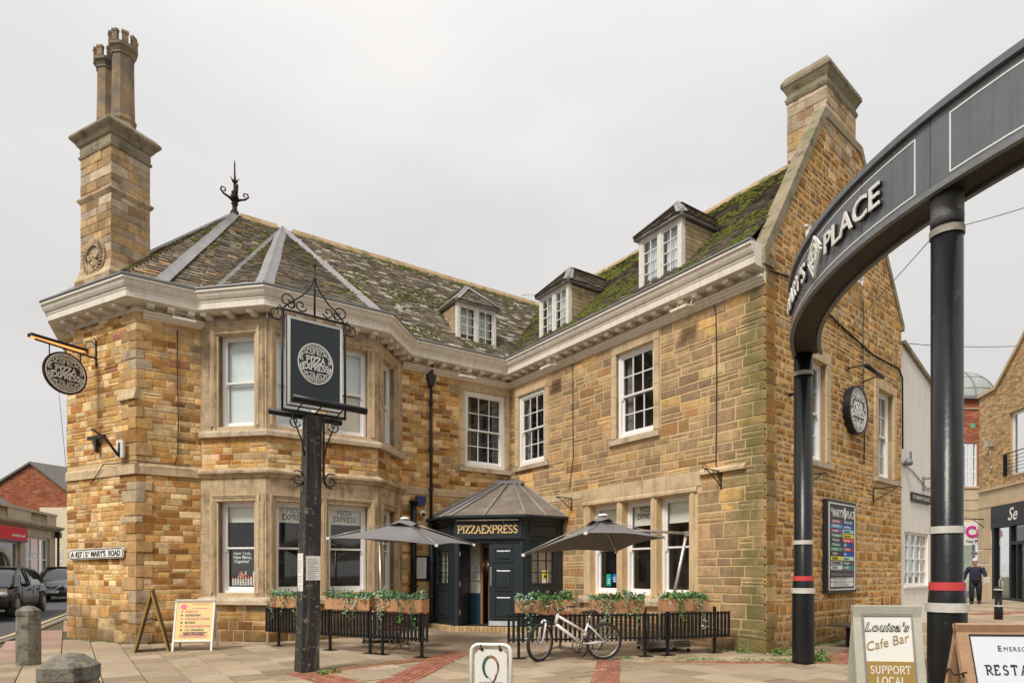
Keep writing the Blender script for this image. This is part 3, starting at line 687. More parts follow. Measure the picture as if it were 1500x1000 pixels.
def brackets(p, q, n, a0=.0):
    L_ = (q-p).length; Mx = Frame(p, q-p)
    for i in range(n):
        s = a0+(L_-2*a0)*(i+.5)/n; mb = MB(Mx)
        mb.prism([(0, 7.295), (-.10, 7.30), (-.16, 7.325), (-.20, 7.33), (-.27, 7.315), (-.30, 7.34), (-.30, 7.398), (0, 7.398)][::-1], s-.07, s+.07, 'x')
        mb.build('bracket', M['cornice'], cornice)
brackets(PB, P0L, 5); brackets(P0L, P1, 5, .1); brackets(P1, A, 3, .05); brackets(A, B, 3, -.02); brackets(B, Cc, 6, -.05); brackets(Cc, D, 4, -.05); brackets(D, I0, 8, .12); brackets(I0, C1, 22, .15)

# ---------------------------------------------------------------- roofs
SL = [(.175, .14, .10), (.20, .163, .118), (.14, .112, .082), (.225, .18, .125), (.115, .092, .068), (.27, .20, .12), (.28, .24, .185)]
SLW = [14, 12, 12, 7, 7, 3, 4]
def slates(poly, eave, parent, expo=.125, wr=(.14, .30), pale=0, orange=0):
    poly = [Vector(p) for p in poly]; nn = Vector()
    for i in range(len(poly)): nn += poly[i-1].cross(poly[i])
    nn.normalize()
    if nn.z < 0: nn = -nn
    X = Vector((eave[0], eave[1], 0)); X -= nn*X.dot(nn); X.normalize(); Y = nn.cross(X)
    o = poly[0]; P = [((p-o).dot(X), (p-o).dot(Y)) for p in poly]
    v0 = min(p[1] for p in P); v1 = max(p[1] for p in P); Mx = Matrix(((X.x, Y.x, nn.x, o.x), (X.y, Y.y, nn.y, o.y), (X.z, Y.z, nn.z, o.z), (0, 0, 0, 1)))
    v = v0-.02; ex = expo
    while v < v1:
        ex = max(.085, expo*(1.12-.35*(v-v0)/max(1, v1-v0))); vm = v+ex/2; xs = []
        for i in range(len(P)):
            (x0, y0), (x1, y1) = P[i-1], P[i]
            if (y0-vm)*(y1-vm) < 0: xs.append(x0+(x1-x0)*(vm-y0)/(y1-y0))
        if len(xs) >= 2:
            a, b = min(xs), max(xs); x = a+R.uniform(-.1, 0)
            while x < b:
                wd = R.uniform(*wr); p, q = max(x, a), min(x+wd, b)
                if q-p > .03:
                    t = R.uniform(.014, .026); dv = R.uniform(-.014, .014); col = R.choices(SL, SLW)[0]; k = R.uniform(.82, 1.12)
                    if R.random() < pale: col = (.46, .42, .35)
                    if R.random() < orange: col = (.36, .24, .12)
                    col = tuple(c*k for c in col); l = ex*1.5; s = R.uniform(-.006, .006); g = R.uniform(.002, .007)
                    lo = .014+R.uniform(0, .008)
                    vs = [(p+g, v+dv, lo), (q-g, v+dv+s, lo), (q-g, v+l, .0), (p+g, v+l, .0), (p+g, v+dv, lo+t), (q-g, v+dv+s, lo+t), (q-g, v+l, t*.5), (p+g, v+l, t*.5)]
                    piece('slate', vs, [(0,3,2,1),(4,5,6,7),(0,1,5,4),(1,2,6,5),(2,3,7,6),(3,0,4,7)], col, Mx, M['slate'], parent, inn)
                x += wd
        v += ex
    return Mx, P
MOSS = []
def moss_on(Mx, P, n, cl=1.0):
    xs = [p[0] for p in P]; ys = [p[1] for p in P]
    def inside(x, y):
        c = False
        for i in range(len(P)):
            (x0, y0), (x1, y1) = P[i-1], P[i]
            if (y0 > y) != (y1 > y) and x < (x1-x0)*(y-y0)/(y1-y0)+x0: c = not c
        return c
    k = 0; tries = 0
    while k < n and tries < n*30:
        tries += 1; x = R.uniform(min(xs), max(xs)); y = R.uniform(min(ys), max(ys))
        if not inside(x, y): continue
        if noise.noise(Vector((x*.9, y*.9, len(P)+n*.1)))+R.uniform(-.25, .25) < .12*cl: continue
        k += 1; r = R.uniform(.02, .06); MOSS.append((Mx, x, y, r))
def V3(p, z): return Vector((p.x, p.y, z))
KL, KR = 1.082, .944; ZR = 11.5
eo = offset_path(EP, .40)                              # eaves line
ePB, eP0, eP1, eA, eB, eC, eD, eI, eC1 = [V3(p, EAVE) for p in eo]
R0 = V3(WLp(-7.25, -3), ZR+.05); R1 = V3(WLp(-5.95, -3), ZR+.03); RV = V3(I0+inw(d2)*3+inw(e2)*3.5, ZR)
RG = V3(C1+inw(e2)*3.5+g2*.0-e2*.1, ZR)
VL_ = eA+(eB-eA)*.30; VR_ = eC+(eB-eC)*.10
H2 = eP1+(eA-eP1)*.42
roofL = MB(); roofR = MB()
def facet(mb, poly):
    n = len(poly); mb.add([tuple(p) for p in poly], [tuple(range(n))], Matrix())
facets = [([eP0, eP1, R0], eP1-eP0, 0, .12), ([eP1, H2, R0], eA-eP1, 0, .12), ([H2, eA, R0], eA-H2, 0, .12), ([eA, R1, R0], d2, 0, .10), ([eA, VL_, R1], eB-eA, 0, .08),
          ([VL_, eB, R1], eB-eA, .0, .03), ([eB, VR_, R1], eC-eB, .0, .03), ([VR_, eC, R1], d2, .06, 0), ([eC, eD, R1], d2, .06, 0), ([eD, eI, RV, R1], d2, .14, 0)]
for poly, ev, pale, orange in facets: facet(roofL, poly)
facet(roofL, [ePB, eP0, R0])
bkL = [V3(WLp(-7.25, -6.4), 7.8), V3(WLp(3, -6.4), 7.8)]
facet(roofL, [R0, R1, RV, bkL[1], bkL[0]]); facet(roofL, [ePB, R0, bkL[0]])
roof_l = roofL.build('roof', M['roof_under'], inn, label='mossy slate roof of the left wing and bay')
VG = V3(C1+inw(e2)*3.5+e2*0, ZR); eG = V3(C1+inw(e2)*(-.40), EAVE)
Gin = C1+inw(g2)*.22
def onwing(t, m, z): return V3(WRp(t, -m), z)
# right wing slope up to the parapet: parapet line in wing coordinates
def t_at(m):    # wing parameter where the inner face of the gable parapet stands, at depth m
    s = (m+.0)/g2.dot(inw(e2)); p = Gin+g2*s; return (p-I0).dot(e2)
gE = onwing(t_at(-.40), -.40, EAVE); gR = onwing(t_at(3.5), 3.5, ZR)
facet(roofR, [eI, gE, gR, RV]); facet(roofR, [RV, gR, onwing(t_at(7), 7.1, 8.1), onwing(-3, 7.1, 8.1)])
roof_r = roofR.build('roof', M['roof_under'], inn, label='heavily mossed slate roof of the right wing')
for poly, ev, pale, orange in facets:
    Mx, P = slates(poly, ev, roof_l, pale=pale, orange=orange); moss_on(Mx, P, 45 if pale == 0 else (700 if len(poly) == 4 else 60))
Mx, P = slates([eI, gE, gR, RV], e2, roof_r, wr=(.16, .34)); moss_on(Mx, P, 2600, .1)
mb = MB()
for Mx, x, y, r in MOSS:
    mb.lathe([(r, .02), (r*.8, .035), (r*.3, .05)], M=Mx @ T(x, y, 0.006) @ Matrix.Diagonal((1.5, .55, 1, 1)), n=5, smooth=True)
mb.build('moss', M['moss'], inn, kind='stuff')
# ridge tiles
def ridge(p, q, l=.42):
    n = max(1, int((q-p).length/l)); dd = (q-p)/n; ang = math.atan2(dd.y, dd.x)
    for i in range(n):
        c = p+dd*i; Mx = T(*c) @ RZ(ang); ll = dd.length; mb = MB(Mx); dz = R.uniform(-.008, .008)
        mb.prism([(-.17, -.15), (0, .02), (.17, -.15), (.17, -.10), (.03, .075), (-.03, .075), (-.17, -.10)], .006, ll-.006, 'x', M=Mx @ T(0, 0, dz)); mb.build('ridge_tile', M['ridge'], inn)
ridge(R0+(R1-R0)*.12, R1-(R1-R0)*.12); ridge(R1+(RV-R1)*.03, RV); ridge(RV, gR)
def lead_strip(p, q, w0=.13, w1=.17, lift=.05, nseg=8, label=None):
    mb = MB(); q = Vector(q); p = Vector(p); ax = (q-p).normalized(); side = ax.cross(Vector((0, 0, 1))).normalized(); up = side.cross(ax)
    if up.z < 0: up = -up
    pr = None
    for i in range(nseg+1):
        f = i/nseg; c = p.lerp(q, f)+up*(lift+R.uniform(-.008, .008)); w_ = w0+(w1-w0)*f+R.uniform(-.012, .012)
        r = [c-side*w_*1.25-up*.06, c-side*w_*.35, c+up*.035, c+side*w_*.35, c+side*w_*1.25-up*.06, c-up*.09]
        b = len(mb.v); mb.v += r
        if pr is not None:
            for k in range(6): mb.f.append((pr+k, pr+(k+1) % 6, b+(k+1) % 6, b+k)); mb.c.append((1, 1, 1)); mb.sm.append(False)
        pr = b
    return mb.build('lead_flashing', M['lead'], inn)
lead_strip(R0, H2, .12, .19, .05); lead_strip(R0, eP0+(R0-eP0)*.05, .11, .15, .05); lead_strip(R1, VL_, .09, .11, .05); lead_strip(R1, eB, .11, .16, .06); lead_strip(R1, VR_, .10, .13, .06)
lead_strip(RV-V(0, 0, .1), eI, .05, .07, .0)
# dormers
def dormer(Mx, x0, x1, K, lab):
    z0 = 8.15; z1 = 9.42; dp = .05
    fr = MB(Mx); fw = .09
    fr.box(x0, x0+fw, dp, dp+.12, z0, z1); fr.box(x1-fw, x1, dp, dp+.12, z0, z1); fr.box(x0+fw, x1-fw, dp, dp+.12, z1-.10, z1); fr.box(x0+fw, x1-fw, dp-.02, dp+.12, z0, z0+.07)
    cx = (x0+x1)/2; fr.box(cx-.045, cx+.045, dp, dp+.10, z0+.07, z1-.10)
    dm = fr.build('dormer', M['oldwhite'], inn, label=lab)
    back = lambda z: (z-EAVE)/K-.40
    ck = MB(Mx)                                     # side cheeks hung with narrow stone tiles
    for sx in (x0, x1):
        a, b = (sx+.004, sx+.05) if sx == x0 else (sx-.05, sx-.004)
        ck.prism([(dp+.12, z0+.05), (back(z1), z1), (dp+.12, z1)][::-1] if True else [], a, b, 'x')
    ck.build('cheek', M['roof_under'], dm)
    for sx in (x0, x1):
        z = z0+.15
        while z < z1-.08:
            yb = back(z+.05); y = dp+.12
            while y < yb-.05:
                l = min(R.uniform(.25, .5), yb-y); tb = MB(Mx); o = -.014 if sx == x0 else .004; col = R.choice([(.42, .31, .18), (.36, .27, .16), (.47, .36, .22)])
                tb.col = col; tb.box(sx+o, sx+o+.012, y, y+l-.008, z, z+.095); tb.build('cheek_tile', M['stone'], dm); y += l
            z += .105
    for side, (a, b) in enumerate(((x0+fw, cx-.045), (cx+.045, x1-fw))):
        cs = MB(Mx); za, zb = z0+.07, z1-.10; t = .045
        cs.box(a, a+t, dp+.02, dp+.06, za, zb); cs.box(b-t, b, dp+.02, dp+.06, za, zb); cs.box(a+t, b-t, dp+.02, dp+.06, za, za+t+.02); cs.box(a+t, b-t, dp+.02, dp+.06, zb-t, zb)
        ga, gb, gz0, gz1 = a+t, b-t, za+t+.02, zb-t
        cs.box((ga+gb)/2-.011, (ga+gb)/2+.011, dp+.025, dp+.055, gz0, gz1)
        for r in range(1, 4): cs.box(ga, gb, dp+.027, dp+.053, gz0+(gz1-gz0)*r/4-.011, gz0+(gz1-gz0)*r/4+.011)
        cs.build('casement', M['oldwhite'], dm)
        for c in range(2):
            for r in range(4):
                pb = MB(Mx); pb.box(ga+(gb-ga)*c/2+.005, ga+(gb-ga)*(c+1)/2-.005, dp+.036, dp+.042, gz0+(gz1-gz0)*r/4+.005, gz0+(gz1-gz0)*(r+1)/4-.005); pb.build('pane', M['glass'], dm)
        nb = MB(Mx); nb.box(a, b, dp+.2, dp+.21, za+(0 if side else .25), zb); nb.build('net_curtain', M['frost'], dm)
    # hipped lead roof
    ov = .09; zr = z1+.74; ye = back(z1)-.1; yr = back(zr)
    L0, L1 = (x0-ov, dp-ov), (x1+ov, dp-ov); ap = (cx, dp+.62)
    rf = MB(Mx); zt = z1+.02
    vs = [(L0[0], L0[1], zt), (L1[0], L1[1], zt), (L1[0], ye, zt), (L0[0], ye, zt), (cx, ap[1], zr), (cx, yr, zr), (L0[0], L0[1], zt-.05), (L1[0], L1[1], zt-.05), (L1[0], ye, zt-.05), (L0[0], ye, zt-.05)]
    rf.add(vs, [(0, 1, 4), (1, 2, 5, 4), (0, 4, 5, 3), (6, 7, 1, 0), (7, 8, 2, 1), (9, 6, 0, 3), (6, 9, 8, 7)])
    rf.build('dormer_roof', M['lead'], dm)
    W = lambda x, y, z: Mx @ Vector((x, y, z))
    for poly, ev in (([W(L0[0], L0[1], zt), W(L1[0], L1[1], zt), W(cx, ap[1], zr)], Mx.to_3x3() @ Vector((1, 0, 0))),
                     ([W(L1[0], L1[1], zt), W(L1[0], ye, zt), W(cx, yr, zr), W(cx, ap[1], zr)], Mx.to_3x3() @ Vector((0, 1, 0))),
                     ([W(L0[0], L0[1], zt), W(cx, ap[1], zr), W(cx, yr, zr), W(L0[0], ye, zt)], Mx.to_3x3() @ Vector((0, 1, 0)))):
        slates(poly, ev, roof_l, expo=.11, wr=(.12, .24))
    for p, q in ((W(cx, ap[1], zr), W(L0[0], L0[1], zt)), (W(cx, ap[1], zr), W(L1[0], L1[1], zt)), (W(cx, yr-.1, zr), W(cx, ap[1], zr))):
        lb = MB(); s0_ = (q-p).normalized(); sd = s0_.cross(V(0, 0, 1)).normalized()
        for k in range(1): lb.v += []
        lb.tube([p+V(0, 0, .03), p.lerp(q, .5)+V(0, 0, .028), q+V(0, 0, .02)], .045, 6); lb.build('lead_roll', M['lead'], dm)
        lb = MB(); a_ = p-sd*.11+V(0, 0, .0); b_ = p+sd*.11; 
        lb.add([p-sd*.10-V(0,0,-.005), p+sd*.10+V(0,0,.005), q+sd*.13+V(0,0,.0), q-sd*.13+V(0,0,.0), p+V(0,0,.06), q+V(0,0,.055)], [(0, 3, 5, 4), (4, 5, 2, 1), (0, 1, 2, 3), (3, 2, 5), (0, 4, 1)], Matrix())
        lb.build('lead_flashing', M['lead'], dm)
    ap_ = MB(Mx); ap_.prism([(dp-.16, z0-.13), (dp-.15, z0-.10), (dp+.0, z0+.03), (dp+.02, z0-.06)][::-1], x0-.05, x1+.05, 'x'); ap_.build('lead_apron', M['gutter'], dm)
dormer(FL, -1.81, -.47, KL, 'dormer on the left wing roof'); dormer(FR, 1.41, 2.72, KR, 'dormer on the right wing beside the valley'); dormer(FR, 5.33, 6.62, KR, 'dormer on the right wing nearest the gable')
# ---- finial
mb = MB(T(R0.x, R0.y, 0) @ T(0, 0, 11.7) @ Matrix.Diagonal((1.35, 1.35, 1.04, 1)) @ T(0, 0, -11.7))
mb.lathe([(.10, 11.45), (.09, 11.6), (.05, 11.68), (.05, 11.8), (.075, 11.83), (.03, 11.9), (.035, 12.1), (.07, 12.15), (.03, 12.2), (.025, 12.4), (.06, 12.44), (.02, 12.5), (.015, 12.9), (.008, 13.0)], n=8)
for a in range(4):
    Mx = mb.M @ RZ(a*PI/2+.6)
    mb.tube([(.03, 0, 11.9), (.1, 0, 11.98), (.2, 0, 12.03), (.27, 0, 12.12), (.25, 0, 12.2), (.18, 0, 12.19), (.17, 0, 12.12), (.21, 0, 12.11)], [.03, .03, .025, .02, .018, .016, .014, .02], 5, M=Mx)
    mb.tube([(.02, 0, 12.4), (.05, 0, 12.48), (.09, 0, 12.55)], [.02, .016, .004], 4, M=Mx)
    mb.tube([(.02, 0, 11.83), (.06, 0, 12.0), (.05, 0, 12.12)], [.03, .03, .008], 4, M=Mx)
mb.build('roof_finial', M['iron'], inn)

# ---------------------------------------------------------------- chimneys
def stack(Mx, wx, wy, z0, z1, parent, pal, big=True):
    core = MB(Mx); core.box(0, wx, 0, wy, z0, z1); st = core.build('chimney', M['mortar'], inn)
    ash = [(.52, .46, .36), (.46, .40, .31), (.44, .33, .19), (.40, .35, .27), (.50, .38, .21), (.38, .28, .17)]
    for Fm, L_ in ((Mx, wx), (Mx @ T(wx, 0, 0) @ RZ(PI/2), wy), (Mx @ T(wx, wy, 0) @ RZ(PI), wx), (Mx @ T(0, wy, 0) @ RZ(-PI/2), wy)):
        z = z0; k = 0
        while z < z1-.02:
            h = min(R.uniform(.17, .26), z1-z)
            if z1-z-h < .08: h = z1-z
            x = -.012; first = True
            while x < L_:
                l = (.24 if (k % 2) == 0 else .4) if first else R.uniform(.25, .5)
                if x+l > L_-.18: l = L_+.012-x
                kk = R.uniform(.82, 1.15); col = tuple(c*kk for c in R.choice(ash)); stone_piece(Fm, x+.004, x+l-.004, z+.004, z+h-.004, col, st, .003, .014); x += l; first = False
            z += h; k += 1
    return st
def collar(Mx, wx, wy, prof):
    mb = MB(Mx)
    for i in range(len(prof)-1):
        (o0, z0), (o1, z1) = prof[i], prof[i+1]
        mb.add([(-o0, -o0, z0), (wx+o0, -o0, z0), (wx+o0, wy+o0, z0), (-o0, wy+o0, z0), (-o1, -o1, z1), (wx+o1, -o1, z1), (wx+o1, wy+o1, z1), (-o1, wy+o1, z1)],
               [(0, 1, 5, 4), (1, 2, 6, 5), (2, 3, 7, 6), (3, 0, 4, 7)])
    o0, z0 = prof[0]; o1, z1 = prof[-1]
    mb.add([(-o0, -o0, z0), (wx+o0, -o0, z0), (wx+o0, wy+o0, z0), (-o0, wy+o0, z0)], [(3, 2, 1, 0)]); mb.add([(-o1, -o1, z1), (wx+o1, -o1, z1), (wx+o1, wy+o1, z1), (-o1, wy+o1, z1)], [(0, 1, 2, 3)])
    return mb
cdir = (P1-P0L).normalized(); kc = Vector((-9.24, 14.9))-cdir*1.2
FCH = Frame(kc, cdir); cw, cd = 1.2, .92
st1 = stack(FCH, cw, cd, 8.6, 11.72, inn, None); st1['label'] = 'tall chimney stack over the corner pier with two crenellated pots'
st1b = stack(FCH @ T(-.09, -.09, 0), cw+.18, cd+.18, 7.5, 8.45, inn, None)
collar(FCH, cw, cd, [(.105, 8.45), (.10, 8.5), (.045, 8.62), (.02, 8.8), (.0, 8.82)]).build('chimney_offset', M['ashlar'], st1)
collar(FCH, cw, cd, [(.0, 10.30), (.03, 10.34), (.07, 10.40), (.07, 10.44), (.0, 10.50)]).build('chimney_string', M['ashlar_dark'], st1)
collar(FCH, cw, cd, [(.0, 11.38), (.035, 11.40), (.05, 11.45), (.02, 11.48), (.02, 11.66), (.06, 11.70), (.10, 11.77), (.16, 11.84), (.19, 11.88), (.19, 11.93), (.10, 12.04), (.04, 12.07)]).build('chimney_cap', M['coping'], st1)
def pot(x, y, h, n=12):
    Mx = FCH @ T(x, y, 0); z = 12.02; mb = MB(Mx)
    mb.lathe([(.31, z), (.31, z+.10), (.27, z+.20), (.29, z+.25), (.29, z+.30), (.255, z+.35), (.24, z+h*.5), (.235, z+h*.78), (.26, z+h*.79), (.25, z+h*.81), (.28, z+h*.84), (.32, z+h*.86), (.32, z+h*.89), (.2, z+h*.89)], n=8, smooth=False)
    for k in range(8):
        a = 2*PI*(k+.5)/8; mb.box(-.065, .065, .23, .30, z+h*.89, z+h, M=Mx @ RZ(a))
        mb.box(-.075, .075, .225, .31, z+h*.98, z+h*1.005, M=Mx @ RZ(a))
    mb.build('chimney_pot', M['pot'], st1)
pot(.30, .46, 2.12); pot(.90, .46, 2.28)
mb = MB(FCH @ T(.60, -.02, 8.92) @ Matrix.Diagonal((1.2, 1, 1.25, 1))); ring(mb, .32, .09, -.05, .03); ring(mb, .24, .03, -.07, .03)
for k in range(28): a = 2*PI*k/28; mb.ribbon([(.255*math.cos(a), .255*math.sin(a)), (.335*math.cos(a+.15), .335*math.sin(a+.15))], .022, -.075, -.04)
disc(mb, .24, -.02, .03, 24)
mb.lathe([(.10, -.22), (.13, -.1), (.10, .02), (.06, .08), (.075, .14), (.05, .2)], M=FCH @ T(.62, -.03, 8.88) @ Matrix.Diagonal((1, .5, 1, 1)), n=9)
mb.tube([(.0, -.04, .02), (.13, -.05, -.02), (.17, -.04, .08)], .035, 5); mb.tube([(0, -.04, -.02), (-.12, -.05, -.06), (-.16, -.04, .05)], .035, 5); mb.tube([(-.05, -.04, -.1), (.08, -.05, -.16), (.16, -.04, -.12)], .04, 5)
mb.build('carved_medallion', M['ashlar_dark'], st1)
FC2 = FG @ T(2.72, .0, 0)
st2 = stack(FC2, 1.62, .86, 11.0, 12.45, inn, None); st2['label'] = 'broad ashlar chimney stack over the right gable'
collar(FC2, 1.62, .86, [(.0, 12.30), (.03, 12.32), (.05, 12.38), (.05, 12.42), (.02, 12.44), (.02, 12.52), (.05, 12.58), (.09, 12.66), (.12, 12.70), (.12, 12.78), (.04, 12.92)]).build('chimney_cap', M['coping'], st2)
mb = MB(FC2 @ T(.35, .45, 0)); mb.lathe([(.13, 12.85), (.13, 13.0), (.16, 13.03), (.16, 13.08), (.11, 13.08)], n=12); mb.build('chimney_pot', M['pot'], st2)
flush_pieces({'stone': 'stonework', 'slate': 'slating', 'quoin_stone': 'quoining'})
# closed back of the building
mb = MB()
for p, q in ((PB, WLp(-7.25, -6.4)), (WLp(-7.25, -6.4), WLp(3, -6.4)), (GE, WRp(-3, -7.1))):
    mb.box(0, (q-p).length, 0, .2, -.3, 7.8, M=Frame(p, q-p))
mb.build('rear_wall', M['mortar'], inn)
# ---------------------------------------------------------------- octagonal entrance porch (part of the inn)
F1 = Vector((-1.52, 17.15)); F2 = Vector((.31, 16.81)); W1 = Vector((-2.22, 18.17)); W2 = Vector((1.385, 17.54))
FF = Frame(F1, F2-F1); FLp = Frame(W1, F1-W1); FRp = Frame(F2, W2-F2); lf = (F2-F1).length; ll = (F1-W1).length; lr = (W2-F2).length
pp = [W1, F1, F2, W2]; PT = 3.02
def panel(Mx, x0, x1, z0, z1, y=-.0, name='door_panel', parent=None):
    mb = MB(Mx); d = .035
    mb.ribbon([(x0, z0), (x1, z0), (x1, z1), (x0, z1)], .035, y-.022, y, closed=True)
    mb.add([(x0+.05, y-.004, z0+.05), (x1-.05, y-.004, z0+.05), (x1-.05, y-.004, z1-.05), (x0+.05, y-.004, z1-.05), (x0+.05+d, y-.02, z0+.05+d), (x1-.05-d, y-.02, z0+.05+d), (x1-.05-d, y-.02, z1-.05-d), (x0+.05+d, y-.02, z1-.05-d)],
           [(0, 1, 5, 4), (1, 2, 6, 5), (2, 3, 7, 6), (3, 0, 4, 7), (4, 5, 6, 7)])
    return mb.build(name, M['porch'], parent)
porch = MB()
sweep(porch, pp, [(0, 2.42), (.03, 2.42), (.035, 2.47), (.0, 2.50), (.0, 2.92), (.04, 2.93), (.06, 2.98), (.10, 3.0), (.10, 3.06), (-.1, 3.06), (-.1, 2.42)])
for Mx, L_ in ((FLp, ll), (FRp, lr)):       # glazed side walls
    a, b = .22, L_-.30
    if Mx is FRp: a, b = .2, 1.02
    porch.box(0, a, 0, .1, .15, 2.42, M=Mx); porch.box(b, L_, 0, .1, .15, 2.42, M=Mx); porch.box(a, b, 0, .1, .15, 1.25, M=Mx); porch.box(a, b, 0, .1, 2.2, 2.42, M=Mx)
    porch.box(-.0, .10, -.03, 0, .15, 2.42, M=Mx)
porch.box(0, .13, 0, .12, .15, 2.42, M=FF); porch.box(lf-.13, lf, 0, .12, .15, 2.42, M=FF); porch.box(.13, lf-.13, 0, .12, 2.34, 2.42, M=FF)
porch.box(.02, .11, -.03, 0, .15, 2.40, M=FF); porch.box(lf-.11, lf-.02, -.03, 0, .15, 2.40, M=FF)
PO = porch.build('entrance_porch', M['porch'], inn, label='black octagonal timber entrance porch in the inner corner')
for Mx, a, b in ((FLp, .22, ll-.30), (FRp, .2, 1.02)):
    gb = MB(Mx); gb.ribbon([(a+.02, 1.27), (b-.02, 1.27), (b-.02, 2.18), (a+.02, 2.18)], .04, -.02, .06, closed=True)
    for k in (1, 2): x = a+(b-a)*k/3; gb.box(x-.014, x+.014, .01, .05, 1.25, 2.2)
    for k in (1, 2): z = 1.25+.95*k/3; gb.box(a, b, .012, .048, z-.014, z+.014)
    gb.build('glazing_bars', M['porch'], PO)
    for c in range(3):
        for r in range(3):
            pb = MB(Mx); pb.box(a+(b-a)*c/3+.015, a+(b-a)*(c+1)/3-.015, .028, .034, 1.25+.95*r/3+.015, 1.25+.95*(r+1)/3-.015); pb.build('pane', M['glass'], PO)
    bb = MB(Mx); bb.box(a, b, .14, .15, 1.25, 2.2); bb.build('inner_lining', M['cream_panel'] if Mx is FRp else M['blind'], PO)
    panel(Mx, a+.05, b-.05, .35, 1.1, 0, 'wall_panel', PO); panel(Mx, .15, L_-.15 if False else b+.1, 2.56, 2.86, 0, 'fascia_panel', PO)
# name board
mb = MB(FF); mb.box(.0, lf-.05, -.05, 0, 2.50, 2.915); mb.box(-.01, lf-.02, -.09, 0, 2.455, 2.50); mb.build('fascia_board', M['porch'], PO)
tb = MB(FF @ T(0, -.051, 0)); n_ = 'PIZZAEXPRESS'; hh = .195
tot = sum((G[c][0]+.06)*hh for c in n_); serif_text(tb, n_, hh, lf/2-.03, 2.60, w=.15, serif=.26, y0=-.02, y1=0, centre=True, sx=1.62/tot, gap=.06, M=tb.M)
tb.build('name_lettering', M['gold'], PO)
mb = MB(FF); mb.tube([(.08, -.16, 2.93), (lf-.12, -.16, 2.93)], .022, 8); mb.tube([(.5, 0, 2.95), (.5, -.16, 2.94)], .012, 5); mb.tube([(1.4, 0, 2.95), (1.4, -.16, 2.94)], .012, 5); mb.build('sign_light_tube', M['alu'], PO)
mb = MB(FF); 
for k, (dx, dz) in enumerate(((.0, .07), (.05, .05), (-.04, .06), (.09, .1), (.02, .12))): mb.tube([(1.32, -.1, 2.86), (1.32+dx, -.14, 2.9+dz), (1.32+dx*2.2, -.12, 2.93+dz)], .004, 4)
mb.build('dry_twig', M['sill'], PO)
# closed door leaf with three raised panels, open leaf inside
mb = MB(FF); mb.box(.93, 1.73, .02, .07, .18, 2.34); dl = mb.build('door', M['porch'], PO)
for z0, z1 in ((1.86, 2.2), (1.1, 1.68), (.36, .98)): panel(FF, 1.07, 1.56, z0, z1, .02, 'door_panel', dl)
mb = MB(FF); mb.box(.95, 1.005, .0, .02, 1.22, 1.72); mb.build('push_plate', M['steel'], dl)
mb = MB(FF); mb.prism([(-.05, .18), (.02, .18), (.02, .30), (-.0, .30)], .93, 1.73, 'x'); mb.build('weather_board', M['gutter'], dl)
mb = MB(FF @ T(.14, .03, 0) @ RZ(rad(82))); mb.box(0, .72, 0, .05, .18, 2.34); dl2 = mb.build('door', M['porch'], PO)
for z in (.45, 1.2, 2.0): hb = MB(FF); hb.box(.125, .15, .0, .04, z, z+.12); hb.build('hinge', M['steel'], dl2)
# lobby behind the doors
mb = MB(FF); mb.box(.14, .52, .85, .9, 1.0, 2.4); mb.build('lobby_wall', M['blind'], PO)
mb = MB(FF); mb.box(.14, .52, .83, .9, .15, 1.0); mb.box(.14, .52, .81, .83, .15, .3); mb.build('lobby_dado', mat('teal_dado_paint', (.02, .075, .12), .5), PO)
mb = MB(FF); mb.box(.24, .5, .80, .845, 1.35, 1.8); mb.build('notice', M['sign_white'], PO)
nb = MB(FF @ T(0, .798, 0)); ring(nb, .03, .01, -.003, 0, 16, cx=.37, cz=1.7)
for k in range(7): nb.box(.28, .46-R.uniform(0, .06), -.003, 0, 1.40+k*.033, 1.408+k*.033)
nb.build('notice_print', M['sign_black'], PO)
mb = MB(FF); 
for x, y in ((.52, .75), (.70, .95), (.86, .95)): mb.box(x, x+.07, y, y+.1, .15, 2.34)
mb.box(.52, 1.6, .8, .9, 2.25, 2.34); mb.box(.86, 1.4, .95, 1.0, .15, .45); mb.build('oak_door_frame', M['timber'], PO)
mb = MB(FF); mb.box(.4, 1.75, 1.4, 1.45, .15, 2.4); mb.box(.0, 1.8, .9, .92, 2.35, 3.0); mb.build('lobby_back', M['dark_room'], PO)
mb = MB(FF); mb.lathe([(.01, 1.76), (.035, 1.79), (.01, 1.82)], cx=.64, cy=1.35, n=8); mb.build('lobby_lamp', mat('lamp_glow', (1, .8, .5), emit=((1, .7, .35), 12)), PO)
mb = MB(); mb.prism([(p.x, p.y) for p in offset_path(pp, -.02)]+[(I0.x, I0.y)], .13, .155, 'z', M=Matrix()); mb.build('door_mat', M['rubber'], PO)
# brick step
sp = offset_path([W1, F1, F2, W2], .16)
for i in range(3):
    p, q = sp[i], sp[i+1]; L_ = (q-p).length; n_b = int(L_/.105); Mx = Frame(p, q-p)
    for k in range(n_b):
        mb = MB(Mx); a = L_*k/n_b; mb.col = R.choice([(.50, .34, .16), (.44, .29, .14), (.54, .38, .2)]); mb.bbox(a+.004, L_*(k+1)/n_b-.004, 0, .22, -.02, .155, .008); mb.build('step_brick', M['brick'], PO)
